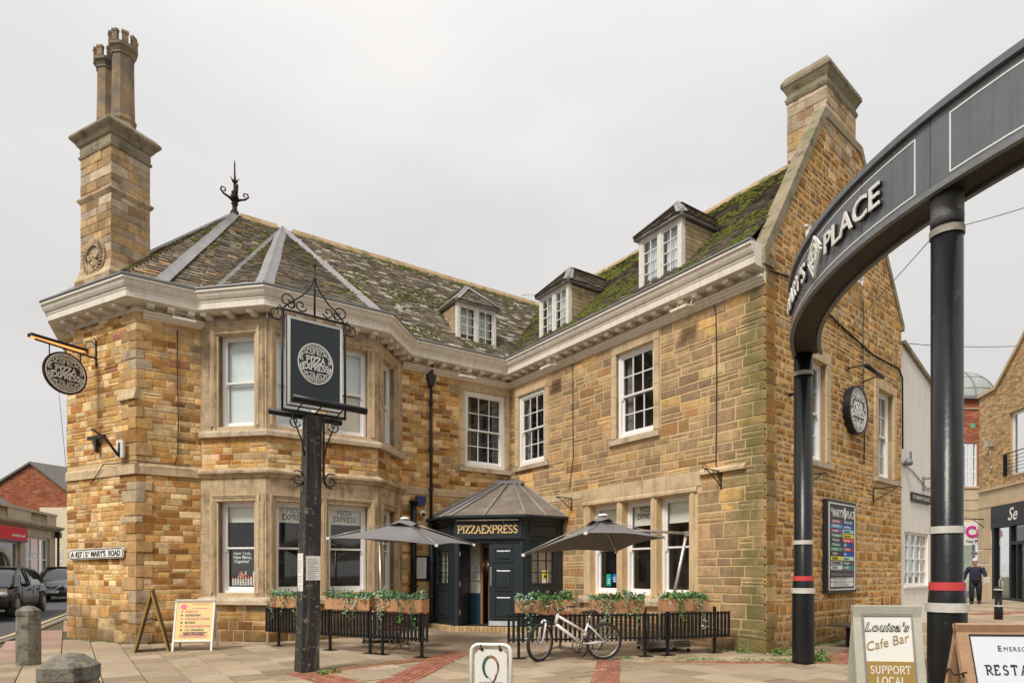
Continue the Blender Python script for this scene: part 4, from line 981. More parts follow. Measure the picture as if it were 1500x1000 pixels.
# roof of the porch: lead sheets with rolls
ez = 3.05; ep = offset_path(pp, .17); tz = 4.18
TP = [I0-Vector((.42, .52)), I0+Vector((-.20, -.62)), I0+Vector((.12, -.62)), I0+Vector((.34, -.50))]
mb = MB(); vs = [(p.x, p.y, ez) for p in ep]+[(p.x, p.y, tz) for p in TP]
mb.add(vs, [(0, 1, 5, 4), (1, 2, 6, 5), (2, 3, 7, 6), (4, 5, 6, 7)], Matrix()); mb.add([(p.x, p.y, ez-.03) for p in ep]+[(p.x, p.y, ez) for p in ep], [(0, 1, 5, 4), (1, 2, 6, 5), (2, 3, 7, 6)], Matrix())
PR = mb.build('porch_roof', mat('porch_lead_sheet', (.19, .155, .12), .7, var=.2, vs=2.5, bump=.15, patches=[((.34, .32, .29), 1.6, .5, .2, .5), ((.12, .1, .08), 3, .55, .15, .4)]), PO)
rolls = [(ep[0], TP[0]), (ep[1], TP[1]), (ep[2], TP[2]), (ep[3], TP[3])]+[(ep[0].lerp(ep[1], .55), TP[0].lerp(TP[1], .6))]+[(ep[1].lerp(ep[2], k), TP[1].lerp(TP[2], k)) for k in (.45,)]+[(ep[2].lerp(ep[3], .5), TP[2].lerp(TP[3], .5))]
for p, q in rolls:
    mb = MB(); mb.tube([V3(p, ez+.01), V3(q, tz+.02)], .04, 6); mb.build('lead_roll', M['lead'], PO)
mb = MB(); mb.box(TP[0].x-.05, TP[3].x+.05, TP[1].y-.06, I0.y-.2, tz-.01, tz+.09); mb.build('lead_cap', M['gutter'], PO)
mb = MB(); sweep(mb, pp, [(.16, ez-.06), (.24, ez-.05), (.24, ez+.01), (.17, ez+.02)]); mb.build('porch_gutter', M['porch'], PO)

# ---------------------------------------------------------------- downpipes of the inn
def pipe(pts, r, mname='pipe', name='drainpipe', brackets_=()):
    mb = MB(); mb.tube(pts, r, 10); 
    for b in brackets_: mb.lathe([(r*1.5, b-.03), (r*1.5, b+.03)], cx=b_x, cy=b_y, n=10)
    return mb.build(name, M[mname], inn)
q = WLp(-2.72, .09); b_x, b_y = q.x, q.y
pipe([(q.x, q.y, 6.75), (q.x, q.y, 3.0)], .042, brackets_=(6.3, 5.0, 3.9)); q0 = q
mb = MB(T(q.x, q.y, 0)); mb.prism([(-.125, 7.08), (-.125, 7.0), (-.05, 6.76), (.05, 6.76), (.125, 7.0), (.125, 7.08)][::-1], -.08, .08, 'y', M=T(q.x, q.y, 0) @ RZ(math.atan2(d2.y, d2.x))); mb.box(-.06, .06, -.02, .06, 7.05, 7.4); mb.build('rainwater_head', M['pipe'], inn)
q = WLp(-2.72, .12); b_x, b_y = q.x, q.y; pipe([(q.x, q.y, 3.05), (q.x, q.y, 0)], .065, 'porch', brackets_=(2.9, 1.9, .9))
q = WLp(-3.28, .14); b_x, b_y = q.x, q.y; pipe([(q.x, q.y, 3.55), (q.x, q.y, 0)], .085, 'blackpaint', 'soil_pipe', brackets_=(3.5, 2.4, 1.2))

# ---------------------------------------------------------------- fixtures on the walls, each a thing of its own
alarm = MB(FL @ T(-3.02, 0, 0)); alarm.prism([(-.11, 3.42), (.11, 3.42), (.16, 3.68), (-.16, 3.68)], -.1, -.03, 'y'); alarm.smooth = False
al = alarm.build('alarm_box', mat('blue_alarm_plastic', (.03, .04, .17), .4)); tag(al, 'small blue alarm box on the wall above the dome camera', 'alarm box')
camr = thing('dome_camera', 'small white dome security camera under the blue alarm box', 'camera', (*WLp(-3.0, .1), 3.2))
mb = MB(FL @ T(-3.0, -.10, 3.2)); mb.lathe([(.03, -.09), (.075, -.06), (.095, 0), (.09, .05), (.05, .08)], n=14); mb.build('housing', M['sign_white'], camr)
mb = MB(FL @ T(-3.0, -.17, 3.17)); mb.lathe([(.01, -.05), (.04, -.03), (.05, .0), (.04, .03), (.01, .05)], n=12); mb.build('lens', M['sign_black'], camr)
mb = MB(FL @ T(-3.0, 0, 3.2)); mb.tube([(0, -.03, .05), (0, -.1, .06)], .03, 8); mb.build('bracket', M['sign_white'], camr)
menu = thing('menu_case', 'black-framed menu case hung on the wall beside the porch', 'menu case', (*WLp(-3.02, .03), 1.6))
mb = MB(FL @ T(-3.0, -.06, 0)); mb.ribbon([(-.19, 1.38), (.19, 1.38), (.19, 2.02), (-.19, 2.02)], .055, -.02, .05, closed=True); mb.build('frame', M['black'], menu)
mb = MB(FL @ T(-3.0, -.06, 0)); mb.box(-.17, .17, .02, .04, 1.4, 2.0); mb.build('menu_sheet', M['sign_white'], menu)
mb = MB(FL @ T(-3.0, -.042, 0))
for k in range(12): mb.box(-.12, .12-R.uniform(0, .06), -.002, 0, 1.46+k*.04, 1.468+k*.04)
mb.build('menu_print', M['gutter'], menu)
def floodlight(p, d, z, lab):
    Mx = Frame(p, d); t = thing('floodlight', lab, 'floodlight', (p.x, p.y, z), group=None)
    mb = MB(Mx @ T(0, -.38, z)); mb.prism([(-.13, -.03), (.12, .03), (.12, .07), (-.13, .02)], -.22, .22, 'x'); mb.build('lamp_body', M['cornice'], t)
    mb = MB(Mx @ T(0, -.38, z)); mb.tube([(-.2, .02, .03), (-.2, .12, .2), (.2, .12, .2), (.2, .02, .03)], .014, 5); mb.tube([(0, .12, .2), (0, .3, .2)], .014, 5); mb.build('yoke', M['alu'], t)
floodlight(WLp(-8.95, 0), d2, 7.12, 'floodlight under the cornice left of the bay'); floodlight(WLp(-1.75, 0), d2, 7.1, 'floodlight under the cornice by the drainpipe head')
floodlight(WRp(2.4, 0), e2, 7.1, 'floodlight under the cornice between the right wing windows'); floodlight(WRp(7.0, 0), e2, 7.12, 'floodlight under the cornice nearest the gable')
def cable(pts, r=.012, lab='', cat='cable', name='cable'):
    mb = MB(); mb.tube([tuple(p) for p in pts], r, 5); o = mb.build(name, M['cable']); tag(o, lab, cat); return o
def onw(f, s, z, o=.035): return f @ Vector((s, -o, z))
cable([onw(FL, -9.05, 7.0), onw(FL, -9.05, 6.2), onw(FL, -9.03, 5.0), onw(FL, -9.04, 4.2), onw(FL, -9.1, 3.96)], .011, 'black cable running down the wall left of the bay')
cable([onw(FR, 3.0, 7.1), onw(FR, 3.0, 6.0), onw(FR, 3.02, 4.6), onw(FR, 2.86, 3.8)], .009, 'black cable down the wall between the two right wing windows')
cable([onw(FR, 7.55, 7.1), onw(FR, 7.6, 6.9), onw(FR, 7.62, 5.6), onw(FR, 7.6, 3.8), onw(FR, 7.7, 3.45)], .011, 'black cable running down the wall near the mossy corner')
cable([onw(FG, .02, 7.35, .06), onw(FG, 1.2, 7.55), onw(FG, 3.2, 7.2), onw(FG, 5.4, 6.95), onw(FG, 7.2, 7.0), onw(FG, 7.5, 6.8), onw(FG, 7.52, 4.9)], .022, 'thick black cable sagging across the gable')
cable([onw(FG, 4.75, 8.1), onw(FG, 4.75, 5.9), onw(FG, 4.85, 5.2), onw(FG, 4.8, 4.2)], .012, 'thin cable beside the oval sign on the gable')
cable([onw(FP, 1.0, 3.6), onw(FP, 1.3, 3.75, .08), onw(FP, 1.6, 4.0, .08), onw(FP, 2.0, 3.97, .1), onw(FP, 2.8, 3.98, .13), *[onw(FL, a, 3.97, .08) for a in (-9.6, -9.2, -8.8)]], .011, 'black cable looped over the string course of the corner pier')

# iron brackets for hanging baskets
def basket_bracket(Mx, s, z, lab, kind=0, L_=.52):
    W = Mx @ T(s, 0, z); t = thing('hanging_basket_bracket', lab, 'iron bracket', tuple(W.translation), group=None)
    mb = MB(W); mb.tube([(0, -.02, -.35), (0, -.02, .04)], .016, 4); mb.tube([(0, -.02, .02), (0, -L_, .03)], .013, 5); mb.build('bracket_bar', M['black_iron'], t)
    mb = MB(W)
    if kind == 0:
        mb.tube([(0, -.02, -.30), (0, -.2, -.16), (0, -.36, -.05), (0, -L_+.02, .02)], .012, 5)
        for c, r in (((-.10, -.05), .05), ((-.19, -.02), .04), ((-.10, -.14), .045), ((-.27, -.03), .03)): mb.tube([(0, c[0]+r*math.cos(a*.6), c[1]+r*math.sin(a*.6)) for a in range(10)], .008, 4)
        mb.tube([(0, -L_-.0+.05*math.cos(a*.7)-.03, .07+.05*math.sin(a*.7)) for a in range(-2, 7)], .009, 4)
    else:
        mb.tube([(0, -.02, -.30), (0, -L_*.85, -.0)], .011, 5)
    mb.tube([(0, -L_+.03, .03), (0, -L_-.03, .0), (0, -L_-.02, -.04)], .009, 4)
    mb.build('scroll', M['black_iron'], t)
basket_bracket(FR, 2.95, 3.52, 'scrolled iron basket bracket beside the porch roof'); basket_bracket(FR, 7.72, 3.62, 'scrolled iron basket bracket near the right corner')
basket_bracket(FG, 1.2, 3.5, 'plain iron bracket left of the directory sign on the gable', 1, .62); basket_bracket(FG, 5.45, 3.62, 'plain iron bracket under the right gable window', 1, .62)

# the logo signs
def round_sign(Mx, r, parent, y=0, edge='iron', double=True, oval=1.0):
    mb = MB(Mx @ Matrix.Diagonal((1, 1, oval, 1))); disc(mb, r, y-.022, y+.022, 48); mb.build('sign_board', M['sign_black'], parent)
    mb = MB(Mx @ Matrix.Diagonal((1, 1, oval, 1))); ring(mb, r, .018 if r < .5 else .05, y-(.026 if r < .5 else .045), y+(.026 if r < .5 else .045), 56); mb.build('rim', M[edge], parent)
    for s in ((-1, 1) if double else (-1,)):
        W = Mx @ Matrix.Diagonal((1, 1, oval, 1)) @ (RZ(PI) if s > 0 else Matrix())
        mb = MB(W); roundel_art(mb, r*.97, y-.030, y-.0221, M=W); mb.build('emblem', M['sign_white'], parent)
# projecting round sign at the corner pier
hp = FP @ Vector((1.2, 0, 0)); hz = 6.55
hs = thing('hanging_round_sign', 'round black and white restaurant sign hanging from the corner pier under a lit strip lamp', 'sign', (hp.x, hp.y, hz))
sdir = Vector((-.45, -.89)).normalized()                       # arm runs out of the wall towards the road
HF = Matrix(((-sdir.x, sdir.y, 0, hp.x), (-sdir.y, -sdir.x, 0, hp.y), (0, 0, 1, hz), (0, 0, 0, 1)))
# local x: towards the wall, so the arm covers negative x; front faces the camera (-y)
mb = MB(HF); mb.box(-.03, .03, -.03, .03, -.26, .30); mb.build('wall_plate', M['black'], hs)
mb = MB(HF); mb.tube([(0, 0, -.1), (-1.28, 0, -.06)], .02, 6); mb.tube([(-.02, 0, .2), (-.12, 0, .26), (-.24, 0, .2), (-.26, 0, .06), (-.2, 0, -.05)], .012, 5); mb.tube([(0, 0, .28), (-.08, 0, .36)], .01, 4)
for x in (-.36, -1.0): mb.tube([(x, 0, -.08), (x, 0, -.38)], .012, 5)
mb.build('arm', M['black'], hs)
mb = MB(HF); mb.box(-1.38, -.24, -.075, .075, .0, .035); mb.box(-1.38, -.24, -.085, -.07, -.03, .03); mb.box(-1.38, -.24, .07, .085, -.03, .03); lc = mb.build('lamp_hood', M['black'], hs)
mb = MB(HF); mb.box(-1.34, -.28, -.06, .06, -.035, -.006); mb.build('lamp_tube', mat('warm_lamp', (1, .75, .45), emit=((1, .36, .09), .6)), hs)
round_sign(HF @ T(-.68, 0, -.62), .445, hs)
# oval sign and its lamp on the gable
osn = thing('gable_sign', 'round black and white restaurant sign fixed on the gable between two tall windows', 'sign', tuple(FG @ Vector((4.13, -.06, 5.35))))
round_sign(FG @ T(4.13, -.13, 5.35), .54, osn, edge='black', double=False)
mb = MB(FG @ T(4.13, -.05, 5.35)); disc(mb, .55, -.03, .05, 40); mb.build('sign_back', M['black'], osn)
ls = thing('sign_lamp', 'black tube lamp on two arms above the round gable sign', 'lamp', tuple(FG @ Vector((4.3, 0, 6.25))))
mb = MB(FG); mb.tube([(3.85, -.42, 6.27), (4.9, -.42, 6.2)], .05, 8); mb.build('lamp_tube', M['black'], ls)
mb = MB(FG); mb.tube([(3.9, 0, 6.3), (3.9, -.42, 6.3)], .018, 5); mb.tube([(4.75, 0, 6.15), (4.75, -.42, 6.22)], .018, 5); mb.box(3.86, 3.94, -.03, 0, 6.24, 6.36); mb.build('lamp_arm', M['black'], ls)
cl = thing('wall_camera', 'black camera unit sticking out of the gable left of the first window', 'camera', tuple(FG @ Vector((.95, 0, 5.15))))
mb = MB(FG @ T(.95, 0, 5.15)); mb.tube([(0, 0, 0), (0, -.3, .0)], .03, 6); mb.build('mount', M['black'], cl)
mb = MB(FG @ T(.95, -.3, 5.15)); mb.box(-.07, .07, -.18, .12, -.07, .06); mb.build('camera_body', M['black'], cl)
# PIZZA EXPRESS letters high on the gable
tb = MB(FG); serif_text(tb, 'PIZZA EXPRESS', .36, 1.55, 8.38, w=.16, serif=.24, y0=-.12, y1=-.06, sx=1.02, gap=.06); o = tb.build('gable_lettering', M['sign_white']); tag(o, 'cream metal letters high on the gable, partly behind the arch', 'lettering')
# directory board
db = thing('directory_board', 'tall black shopping directory board with coloured shop strips on the gable', 'sign', tuple(FG @ Vector((3.3, -.05, 1.1))))
x0, x1, z0, z1 = 2.5, 4.08, 1.11, 3.17
mb = MB(FG); mb.box(x0, x1, -.12, -.0, z0, z1); mb.build('backboard', M['sign_black'], db)
mb = MB(FG); mb.ribbon([(x0+.08, z0+.08), (x1-.08, z0+.08), (x1-.08, z1-.08), (x0+.08, z1-.08)], .03, -.128, -.12, closed=True); mb.build('border', M['sign_white'], db)
mb = MB(FG @ T(0, -.12, 0)); add_text(mb, "MARY'S", .24, x0+.25, 2.80, -.006, bold=.006, fit=.56); add_text(mb, 'PLACE', .24, x1-.55, 2.80, -.006, bold=.006, fit=.42); add_text(mb, 'ST', .11, x0+.15, 2.9, -.006, bold=.003)
cxm = x1-.65
for s in (.14, .08): mb.ribbon([(cxm-s*.6, 2.88), (cxm, 2.88-s), (cxm+s*.6, 2.88), (cxm, 2.88+s)], .02, -.006, 0, closed=True)
mb.build('heading', M['sign_white'], db)
rows = [((.30, .03, .07), (.02, .06, .25)), ((.05, .35, .62), (.0, .1, .5)), ((.28, .05, .22), (.35, .62, .52)), ((.05, .2, .11), (.8, .68, .03)), ((.03, .03, .03), (.75, .05, .10)), ((.02, .12, .1), (.01, .05, .22)),
        ((.08, .32, .18), (.35, .02, .05)), ((.03, .03, .03), (.0, .07, .5)), ((.85, .7, .03), (.55, .78, .55)), ((.42, .43, .48), (.1, .1, .11)), ((.8, .8, .78), (.02, .28, .3)), ((.03, .03, .03), (.03, .03, .03)), ((.03, .03, .03), (.03, .03, .03))]
names = [('CANNON', 'PEACOCKS'), ('GREGGS', 'asking'), ('craft', 'salon'), ('Holland', 'Savers'), ('WaxLab', 'Ryman'), ('Clarks', 'JD'), ('roma', 'COSTA'), ('TOBY', 'Q'), ('JUMBO', 'spec'), ('OPTIMISE', 'Tapi'), ('OROI', 'OXBS'), None, None]
zt = 2.74; rh = .102
for k, (ca, cb) in enumerate(rows):
    for s, c in enumerate((ca, cb)):
        a = x0+.17+s*.635; zz = zt-k*rh; mb = MB(FG @ T(0, -.12, 0)); mb.col = c; mb.box(a, a+.615, -.006, 0, zz-.086, zz); mb.build('shop_strip', M['tint'], db)
        mb = MB(FG @ T(0, -.126, 0))
        if names[k]:
            light = sum(c) > 1.1
            add_text(mb, names[k][s], .075, a+.06, zz-.068, -.003, fit=min(.45, .05*len(names[k][s])+.08), bold=.002)
            mb.build('strip_lettering', M['sign_black'] if light else M['sign_white'], db)
        else: mb.ribbon([(a+.01, zz-.08), (a+.6, zz-.08), (a+.6, zz-.006), (a+.01, zz-.006)], .006, -.002, 0, closed=True); mb.build('strip_edge', M['alu'], db)
for zz in (z0+.25, z0+.14):
    mb = MB(FG @ T(0, -.12, 0)); mb.box(x0+.17, x1-.17, -.006, 0, zz, zz+.095); mb.build('notice_strip', M['sign_white'], db)
    mb = MB(FG @ T(0, -.127, 0))
    for r in range(3): mb.box(x0+.3, x1-.45-R.uniform(0, .3), -.002, 0, zz+.02+r*.025, zz+.027+r*.025)
    mb.build('notice_print', M['gutter'], db)
# street name plate on the pier: A427 | St MARY'S ROAD
sn = thing('street_nameplate', 'long white street nameplate with black lettering on the corner pier', 'street sign', tuple(FP @ Vector((1.2, -.03, 1.83))))
pz = 1.86; ph = .235; FPn = FP @ T(.22, -.075, pz) @ RY(rad(-.8))
def rrect(x0, z0, x1, z1, c): return [(x0+c, z0), (x1-c, z0), (x1, z0+c), (x1, z1-c), (x1-c, z1), (x0+c, z1), (x0, z1-c), (x0, z0+c)]
mb = MB(FPn); mb.prism(rrect(0, 0, 2.12, ph, .05), -.012, .01, 'y'); mb.build('plate', M['sign_white'], sn)
mb = MB(FPn); mb.ribbon(rrect(.02, .02, 2.10, ph-.02, .045), .014, -.018, -.011, closed=True); mb.build('border', M['sign_black'], sn)
mb = MB(FPn @ T(0, -.012, 0)); add_text(mb, 'A 427', .17, .10, .055, -.004, bold=.006, fit=.46); mb.build('road_number', M['sign_black'], sn); mb = MB(FPn @ T(0, -.012, 0)); mb.box(.61, .622, -.004, 0, .03, ph-.03); mb.build('divider', M['sign_black'], sn); mb = MB(FPn @ T(0, -.012, 0)); add_text(mb, 'S', .17, .68, .055, -.004, bold=.006, fit=.09); add_text(mb, 'T', .08, .79, .115, -.004, bold=.003)
add_text(mb, "MARY'S", .17, .90, .055, -.004, bold=.006, fit=.56); add_text(mb, 'ROAD', .17, 1.57, .055, -.004, bold=.006, fit=.44); mb.build('lettering', M['sign_black'], sn)
# old irons on the pier
mb = MB(FP); mb.box(1.02, 1.66, -.12, -.06, 4.58, 4.66); mb.box(1.30, 1.37, -.12, -.05, 4.28, 4.60); mb.box(1.32, 1.35, -.08, 0, 4.45, 4.5); o = mb.build('iron_bracket', M['black']); tag(o, 'T-shaped black iron bracket on the corner pier', 'iron bracket')
lb = thing('flagpole_holder', 'rusty flagpole holder with a peeling white plate at the pier corner', 'iron bracket', tuple(FP @ Vector((2.3, -.1, 4.2))))
mb = MB(FP); mb.box(2.18, 2.42, -.15, -.10, 4.08, 4.46); mb.build('plate', M['oldwhite'], lb)
mb = MB(FP); mb.tube([(2.28, -.16, 4.12), (2.16, -.34, 4.45), (2.02, -.5, 4.62), (1.9, -.52, 4.66)], [.03, .03, .025, .02], 6); mb.tube([(2.3, -.15, 4.1), (2.3, -.15, 4.4)], .03, 6); mb.build('tube', M['iron'], lb)
# poster inside the left bay window
ps = thing('window_poster', 'black poster with a red and white city drawing inside the left bay window', 'poster', tuple(FA @ Vector((.85, .3, 1.2))))
Mx = FA @ T(0, .275, 0); mb = MB(Mx); mb.box(.56, 1.20, 0, .006, 1.24, 2.12); mb.build('sheet', M['sign_black'], ps)
mb = MB(Mx)
for i, s in enumerate(('New York,', 'New Menu,', 'Capiche?')): add_text(mb, s, .105, .63+.02*(i == 2), 1.98-i*.095, -.004, fit=(.44, .46, .38)[i], bold=.002)
for k in range(9): h = R.uniform(.1, .34); x = .60+k*.066; mb.box(x, x+.03, -.004, 0, 1.27, 1.30+h)
for r in range(3): mb.ribbon([(.6, 1.28+r*.05), (.75, 1.31+r*.05), (.9, 1.28+r*.05), (1.05, 1.31+r*.05), (1.17, 1.28+r*.05)], .012, -.006, 0)
mb.build('print', M['sign_white'], ps)
mb = MB(Mx)
for k in range(26): mb.col = R.choice([(.62, .06, .05), (.75, .12, .08), (.7, .45, .3)]); x, z = .88+R.gauss(0, .09), 1.47+R.gauss(0, .05); mb.box(x-.02, x+.02, -.009, -.004, z-.015, z+.015)
mb.build('pizza_print', M['tint'], ps)
# stickers by the door and on the triple window, notice on the porch
for s, c, lab, z, txt in ((4.06, (.0, .42, .36), 'teal square sticker low in the first pane of the triple window', 1.26, 'X'), (4.27, (.02, .2, .55), 'blue round sticker low in the first pane of the triple window', 1.3, 'o')):
    mb = MB(FR @ T(0, .285, 0)); mb.col = c
    if txt == 'X': mb.box(s-.1, s+.07, 0, .004, z-.03, z+.27)
    else: disc(mb, .11, 0, .004, 20, cx=s, cz=z+.12)
    mb.col = (.8, .85, .85); 
    for k in range(3): mb.box(s-.05, s+.03, -.002, 0, z+.03+k*.05, z+.05+k*.05)
    o = mb.build('window_sticker', M['tint']); tag(o, lab, 'sticker')
mb = MB(FRp @ T(.60, .015, 1.27)); mb.col = (.85, .85, .82); mb.box(0, .2, 0, .004, 0, .36); mb.col = (.85, .6, .02); mb.box(.02, .18, -.002, 0, .12, .35); mb.col = (.02, .02, .02); mb.prism([(.05, .16), (.15, .16), (.10, .27)], -.004, -.002, 'y')
o = mb.build('warning_sign', M['tint']); tag(o, 'small yellow and white warning sign on the porch side window', 'sign')
# ---------------------------------------------------------------- curved sign beam on two poles
def circ(a, b, c):
    ax, ay, bx, by, cx, cy = a[0], a[1], b[0], b[1], c[0], c[1]; dd = 2*(ax*(by-cy)+bx*(cy-ay)+cx*(ay-by))
    ux = ((ax*ax+ay*ay)*(by-cy)+(bx*bx+by*by)*(cy-ay)+(cx*cx+cy*cy)*(ay-by))/dd; uy = ((ax*ax+ay*ay)*(cx-bx)+(bx*bx+by*by)*(ax-cx)+(cx*cx+cy*cy)*(bx-ax))/dd
    return Vector((ux, uy)), math.hypot(ax-ux, ay-uy)
CCn, CR = circ((4.86, 11.15), (3.99, 8.0), (4.42, 5.58))
def ang(p): return math.atan2(p[1]-CCn.y, p[0]-CCn.x)
aA = ang((4.86, 11.15)); 
def unw(a): return a if a > 0 else a+2*PI
A0 = unw(aA)-.03; A1 = unw(ang((4.42, 5.58)))+.9          # runs from the far pole towards and past the camera
BZ0, BZ1, BD = 5.30, 6.15, .42
def arc(a, o=0): return Vector((CCn.x+(CR+o)*math.cos(a), CCn.y+(CR+o)*math.sin(a)))
def arcs(s): return A0+s/CR      # arc length from the far end
arch = thing('gateway_arch', 'curved dark grey overhead sign beam lettered in cream on two black banded poles', 'gateway', (5.05, 11.1, 0))
nseg = 60
def band(o0, o1, z0, z1, a0=A0, a1=A1, n=nseg, mb=None):
    mb = mb or MB(); vs = []
    for i in range(n+1):
        a = a0+(a1-a0)*i/n; p, q = arc(a, o0), arc(a, o1)
        vs += [(p.x, p.y, z0), (q.x, q.y, z0), (q.x, q.y, z1), (p.x, p.y, z1)]
    fs = []
    for i in range(n): b = 4*i; fs += [(b+k, b+(k+1) % 4, b+4+(k+1) % 4, b+4+k) for k in range(4)]
    fs += [(0, 3, 2, 1), (4*n, 4*n+1, 4*n+2, 4*n+3)]
    mb.add(vs, fs, Matrix()); return mb
band(-.03, 0, BZ0+.06, BZ1-.10).build('sign_fascia', M['fascia_grey'], arch)
band(-BD, -BD+.03, BZ0+.06, BZ1-.10).build('rear_fascia', M['fascia_grey'], arch)
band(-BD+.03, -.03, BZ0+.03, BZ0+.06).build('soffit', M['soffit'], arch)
mb = band(-.04, .02, BZ0, BZ0+.06); band(-BD-.02, -BD+.04, BZ0, BZ0+.06, mb=mb); mb.build('bottom_rail', M['gutter'], arch)
mb = band(-.04, .045, BZ1-.09, BZ1-.02); band(-BD-.045, .02, BZ1-.02, BZ1, mb=mb); mb.build('top_capping', M['fascia_grey'], arch)
# where does a given image column meet the band face?
def a_of_u(u, a_lo=None):
    best = None
    for i in range(4000):
        a = A0+(A1-A0)*i/4000; p = arc(a)
        if p.y < 1: continue
        uu = 750+F_PX*p.x/p.y
        if uu >= u and p.y < 10.5: return a
    return A1
aU = {u: a_of_u(u) for u in (1160, 1187, 1211, 1213, 1294, 1341, 1391)}
def stripe(a0, a1, z0, z1, n=24):
    return band(.001, .005, z0, z1, a0, a1, n)
PB0, PB1 = BZ0+.10, BZ1-.17; lw = .016
for a0, a1 in ((A0+.02, aU[1341]), (aU[1391], A1-.01)):
    mb = stripe(a0, a1, PB0, PB0+lw); band(.001, .005, PB1-lw, PB1, a0, a1, 24, mb); dl_ = lw/CR
    band(.001, .005, PB0, PB1, a0, a0+dl_, 1, mb); band(.001, .005, PB0, PB1, a1-dl_, a1, 1, mb); mb.build('white_border', M['sign_white'], arch)
for u in (1262, 1362):
    a = a_of_u(u); band(.0005, .002, BZ0+.06, BZ1-.1, a, a+.006/CR, 1).build('panel_joint', M['sign_black'], arch)
def letters(text, a_start, a_end, zb, h, name='letters'):
    L_ = (a_end-a_start)*CR; vs, fs = text_verts(text, h/.72, ext=.008, bold=.003, fit=None)
    w_ = max(v[0] for v in vs)-min(v[0] for v in vs); mn = min(v[0] for v in vs); k = L_/w_
    mb = MB()
    for off, mm in ((.05, 'l'), ):
        out = []
        for v in vs: p = arc(a_start+(v[0]-mn)*k/CR, off-v[1]); out.append((p.x, p.y, zb+v[2]))
        mb.add(out, fs, Matrix())
    mb.build(name, M['sign_white'], arch)
    mb = MB(); out = []
    for v in vs: p = arc(a_start+(v[0]-mn)*k/CR, .018-v[1]*1.4); out.append((p.x, p.y, zb+v[2]))
    mb.add(out, fs, Matrix()); mb.build('letter_back', M['sign_black'], arch)
zb = BZ0+.27
letters('PLACE', aU[1213], aU[1294], zb, .26); am = (aU[1187]+aU[1211])/2
letters("MARY'S", aU[1187]-1.35/CR, aU[1187]-.08/CR, zb, .26); letters('ST', aU[1187]-1.75/CR, aU[1187]-1.5/CR, zb+.12, .14)
mb = MB()
def arib(pts, w, o=.06, th=.03):
    m2 = MB(); m2.ribbon(pts, w, 0, th, closed=True); mb.add([tuple((lambda p: (p.x, p.y, v.z))(arc(am+v.x/CR, o-v.y))) for v in m2.v], m2.f, Matrix())
hz_ = zb+.13
for s in (.26, .17): arib([(-s*.8, hz_), (0, hz_-s), (s*.8, hz_), (0, hz_+s)], .022)
arib([(-.055, hz_-.05), (.055, hz_-.05), (.055, hz_+.05), (-.055, hz_+.05)], .025)
for s in (-1, 1): arib([(s*.08, hz_+.2), (s*.20, hz_+.06), (s*.12, hz_+.03)], .02)
mb.build('emblem', M['sign_white'], arch)
def pole(x, y, r, rl, z_top, zc):
    zl, zu = zc['low'], zc['up']; mb = MB()
    mb.lathe([(rl*1.02, -.05), (rl, .05), (rl, zl), (rl*.98, zl+.02), (r*1.12, zl+.16), (r, zl+.20), (r, z_top)], cx=x, cy=y, n=28); mb.build('pole', M['blackpaint'], arch)
    mb = MB(); mb.lathe([(rl*.9, zl-.045), (rl*1.09, zl-.045), (rl*1.09, zl+.045), (rl*.9, zl+.045)], cx=x, cy=y, n=28, smooth=False); mb.build('white_band', M['whiteband'], arch)
    mb = MB(); mb.lathe([(r*.9, zl+.17), (r*1.13, zl+.17), (r*1.13, zl+.25), (r*.9, zl+.25)], cx=x, cy=y, n=28, smooth=False); mb.build('red_band', M['redband'], arch)
    for z in zu: mb = MB(); mb.lathe([(r*.9, z-.035), (r*1.09, z-.035), (r*1.09, z+.035), (r*.9, z+.035)], cx=x, cy=y, n=28, smooth=False); mb.build('white_band' if z < 3 else 'collar', M['whiteband'] if z < 3 else M['collar'], arch)
pole(5.045, 11.2, .150, .18, BZ0+.04, {'low': 1.25, 'up': [2.08, 4.99]})
pole(4.36, 6.48, .140, .172, BZ0+.04, {'low': 1.21, 'up': [1.98, 4.95]})
mb = MB(); mb.lathe([(.144, 5.02), (.147, 5.1), (.143, 5.16), (.148, 5.26), (.144, 5.33)], cx=4.36, cy=6.48, n=20); mb.build('rust_collar', mat('chipped_pole_top', (.13, .13, .135), .5, var=.3, bump=.4, patches=[((.28, .17, .10), 11, .60, .05, .8), ((.45, .42, .38), 9, .58, .05, .7)]), arch)

# ---------------------------------------------------------------- tall sign post in front of the bay
sp_ = thing('sign_post', 'tall weathered black timber sign post with wrought-iron scrollwork', 'sign post', (-3.22, 10.22, 0))
PF = Frame((-3.2, 10.22), (.78, .62))
mb = MB(); lean = .10
vs = []
for z, w in ((-.05, .150), (.3, .144), (2.0, .132), (4.02, .112)):
    c = Vector((-3.245+lean*z/4*.9, 10.22)); 
    for s, t in ((-1, -1), (1, -1), (1, 1), (-1, 1)): q = PF.to_3x3() @ Vector((s*w, t*w, 0)); vs.append((c.x+q.x, c.y+q.y, z))
mb.add(vs, [(i*4+k, i*4+(k+1) % 4, i*4+4+(k+1) % 4, i*4+4+k) for i in range(3) for k in range(4)]+[(3, 2, 1, 0), (12, 13, 14, 15)], Matrix()); mb.build('post', M['wood_post'], sp_)
PS = Frame((-3.12, 10.22), (.78, .62)); sz0, sz1, hw = 4.14, 5.50, .44
mb = MB(PS); mb.box(-hw-.07, hw+.07, -.02, .02, 4.04, 4.08); mb.tube([(-hw-.07, 0, 4.04), (-hw-.07, 0, 5.62)], .018, 6); mb.tube([(hw+.07, 0, 4.04), (hw+.07, 0, 5.62)], .018, 6)
mb.tube([(-hw-.15, 0, 5.60), (hw+.15, 0, 5.60)], .018, 6); mb.tube([(0, 0, 5.6), (0, 0, 6.42)], .016, 6)
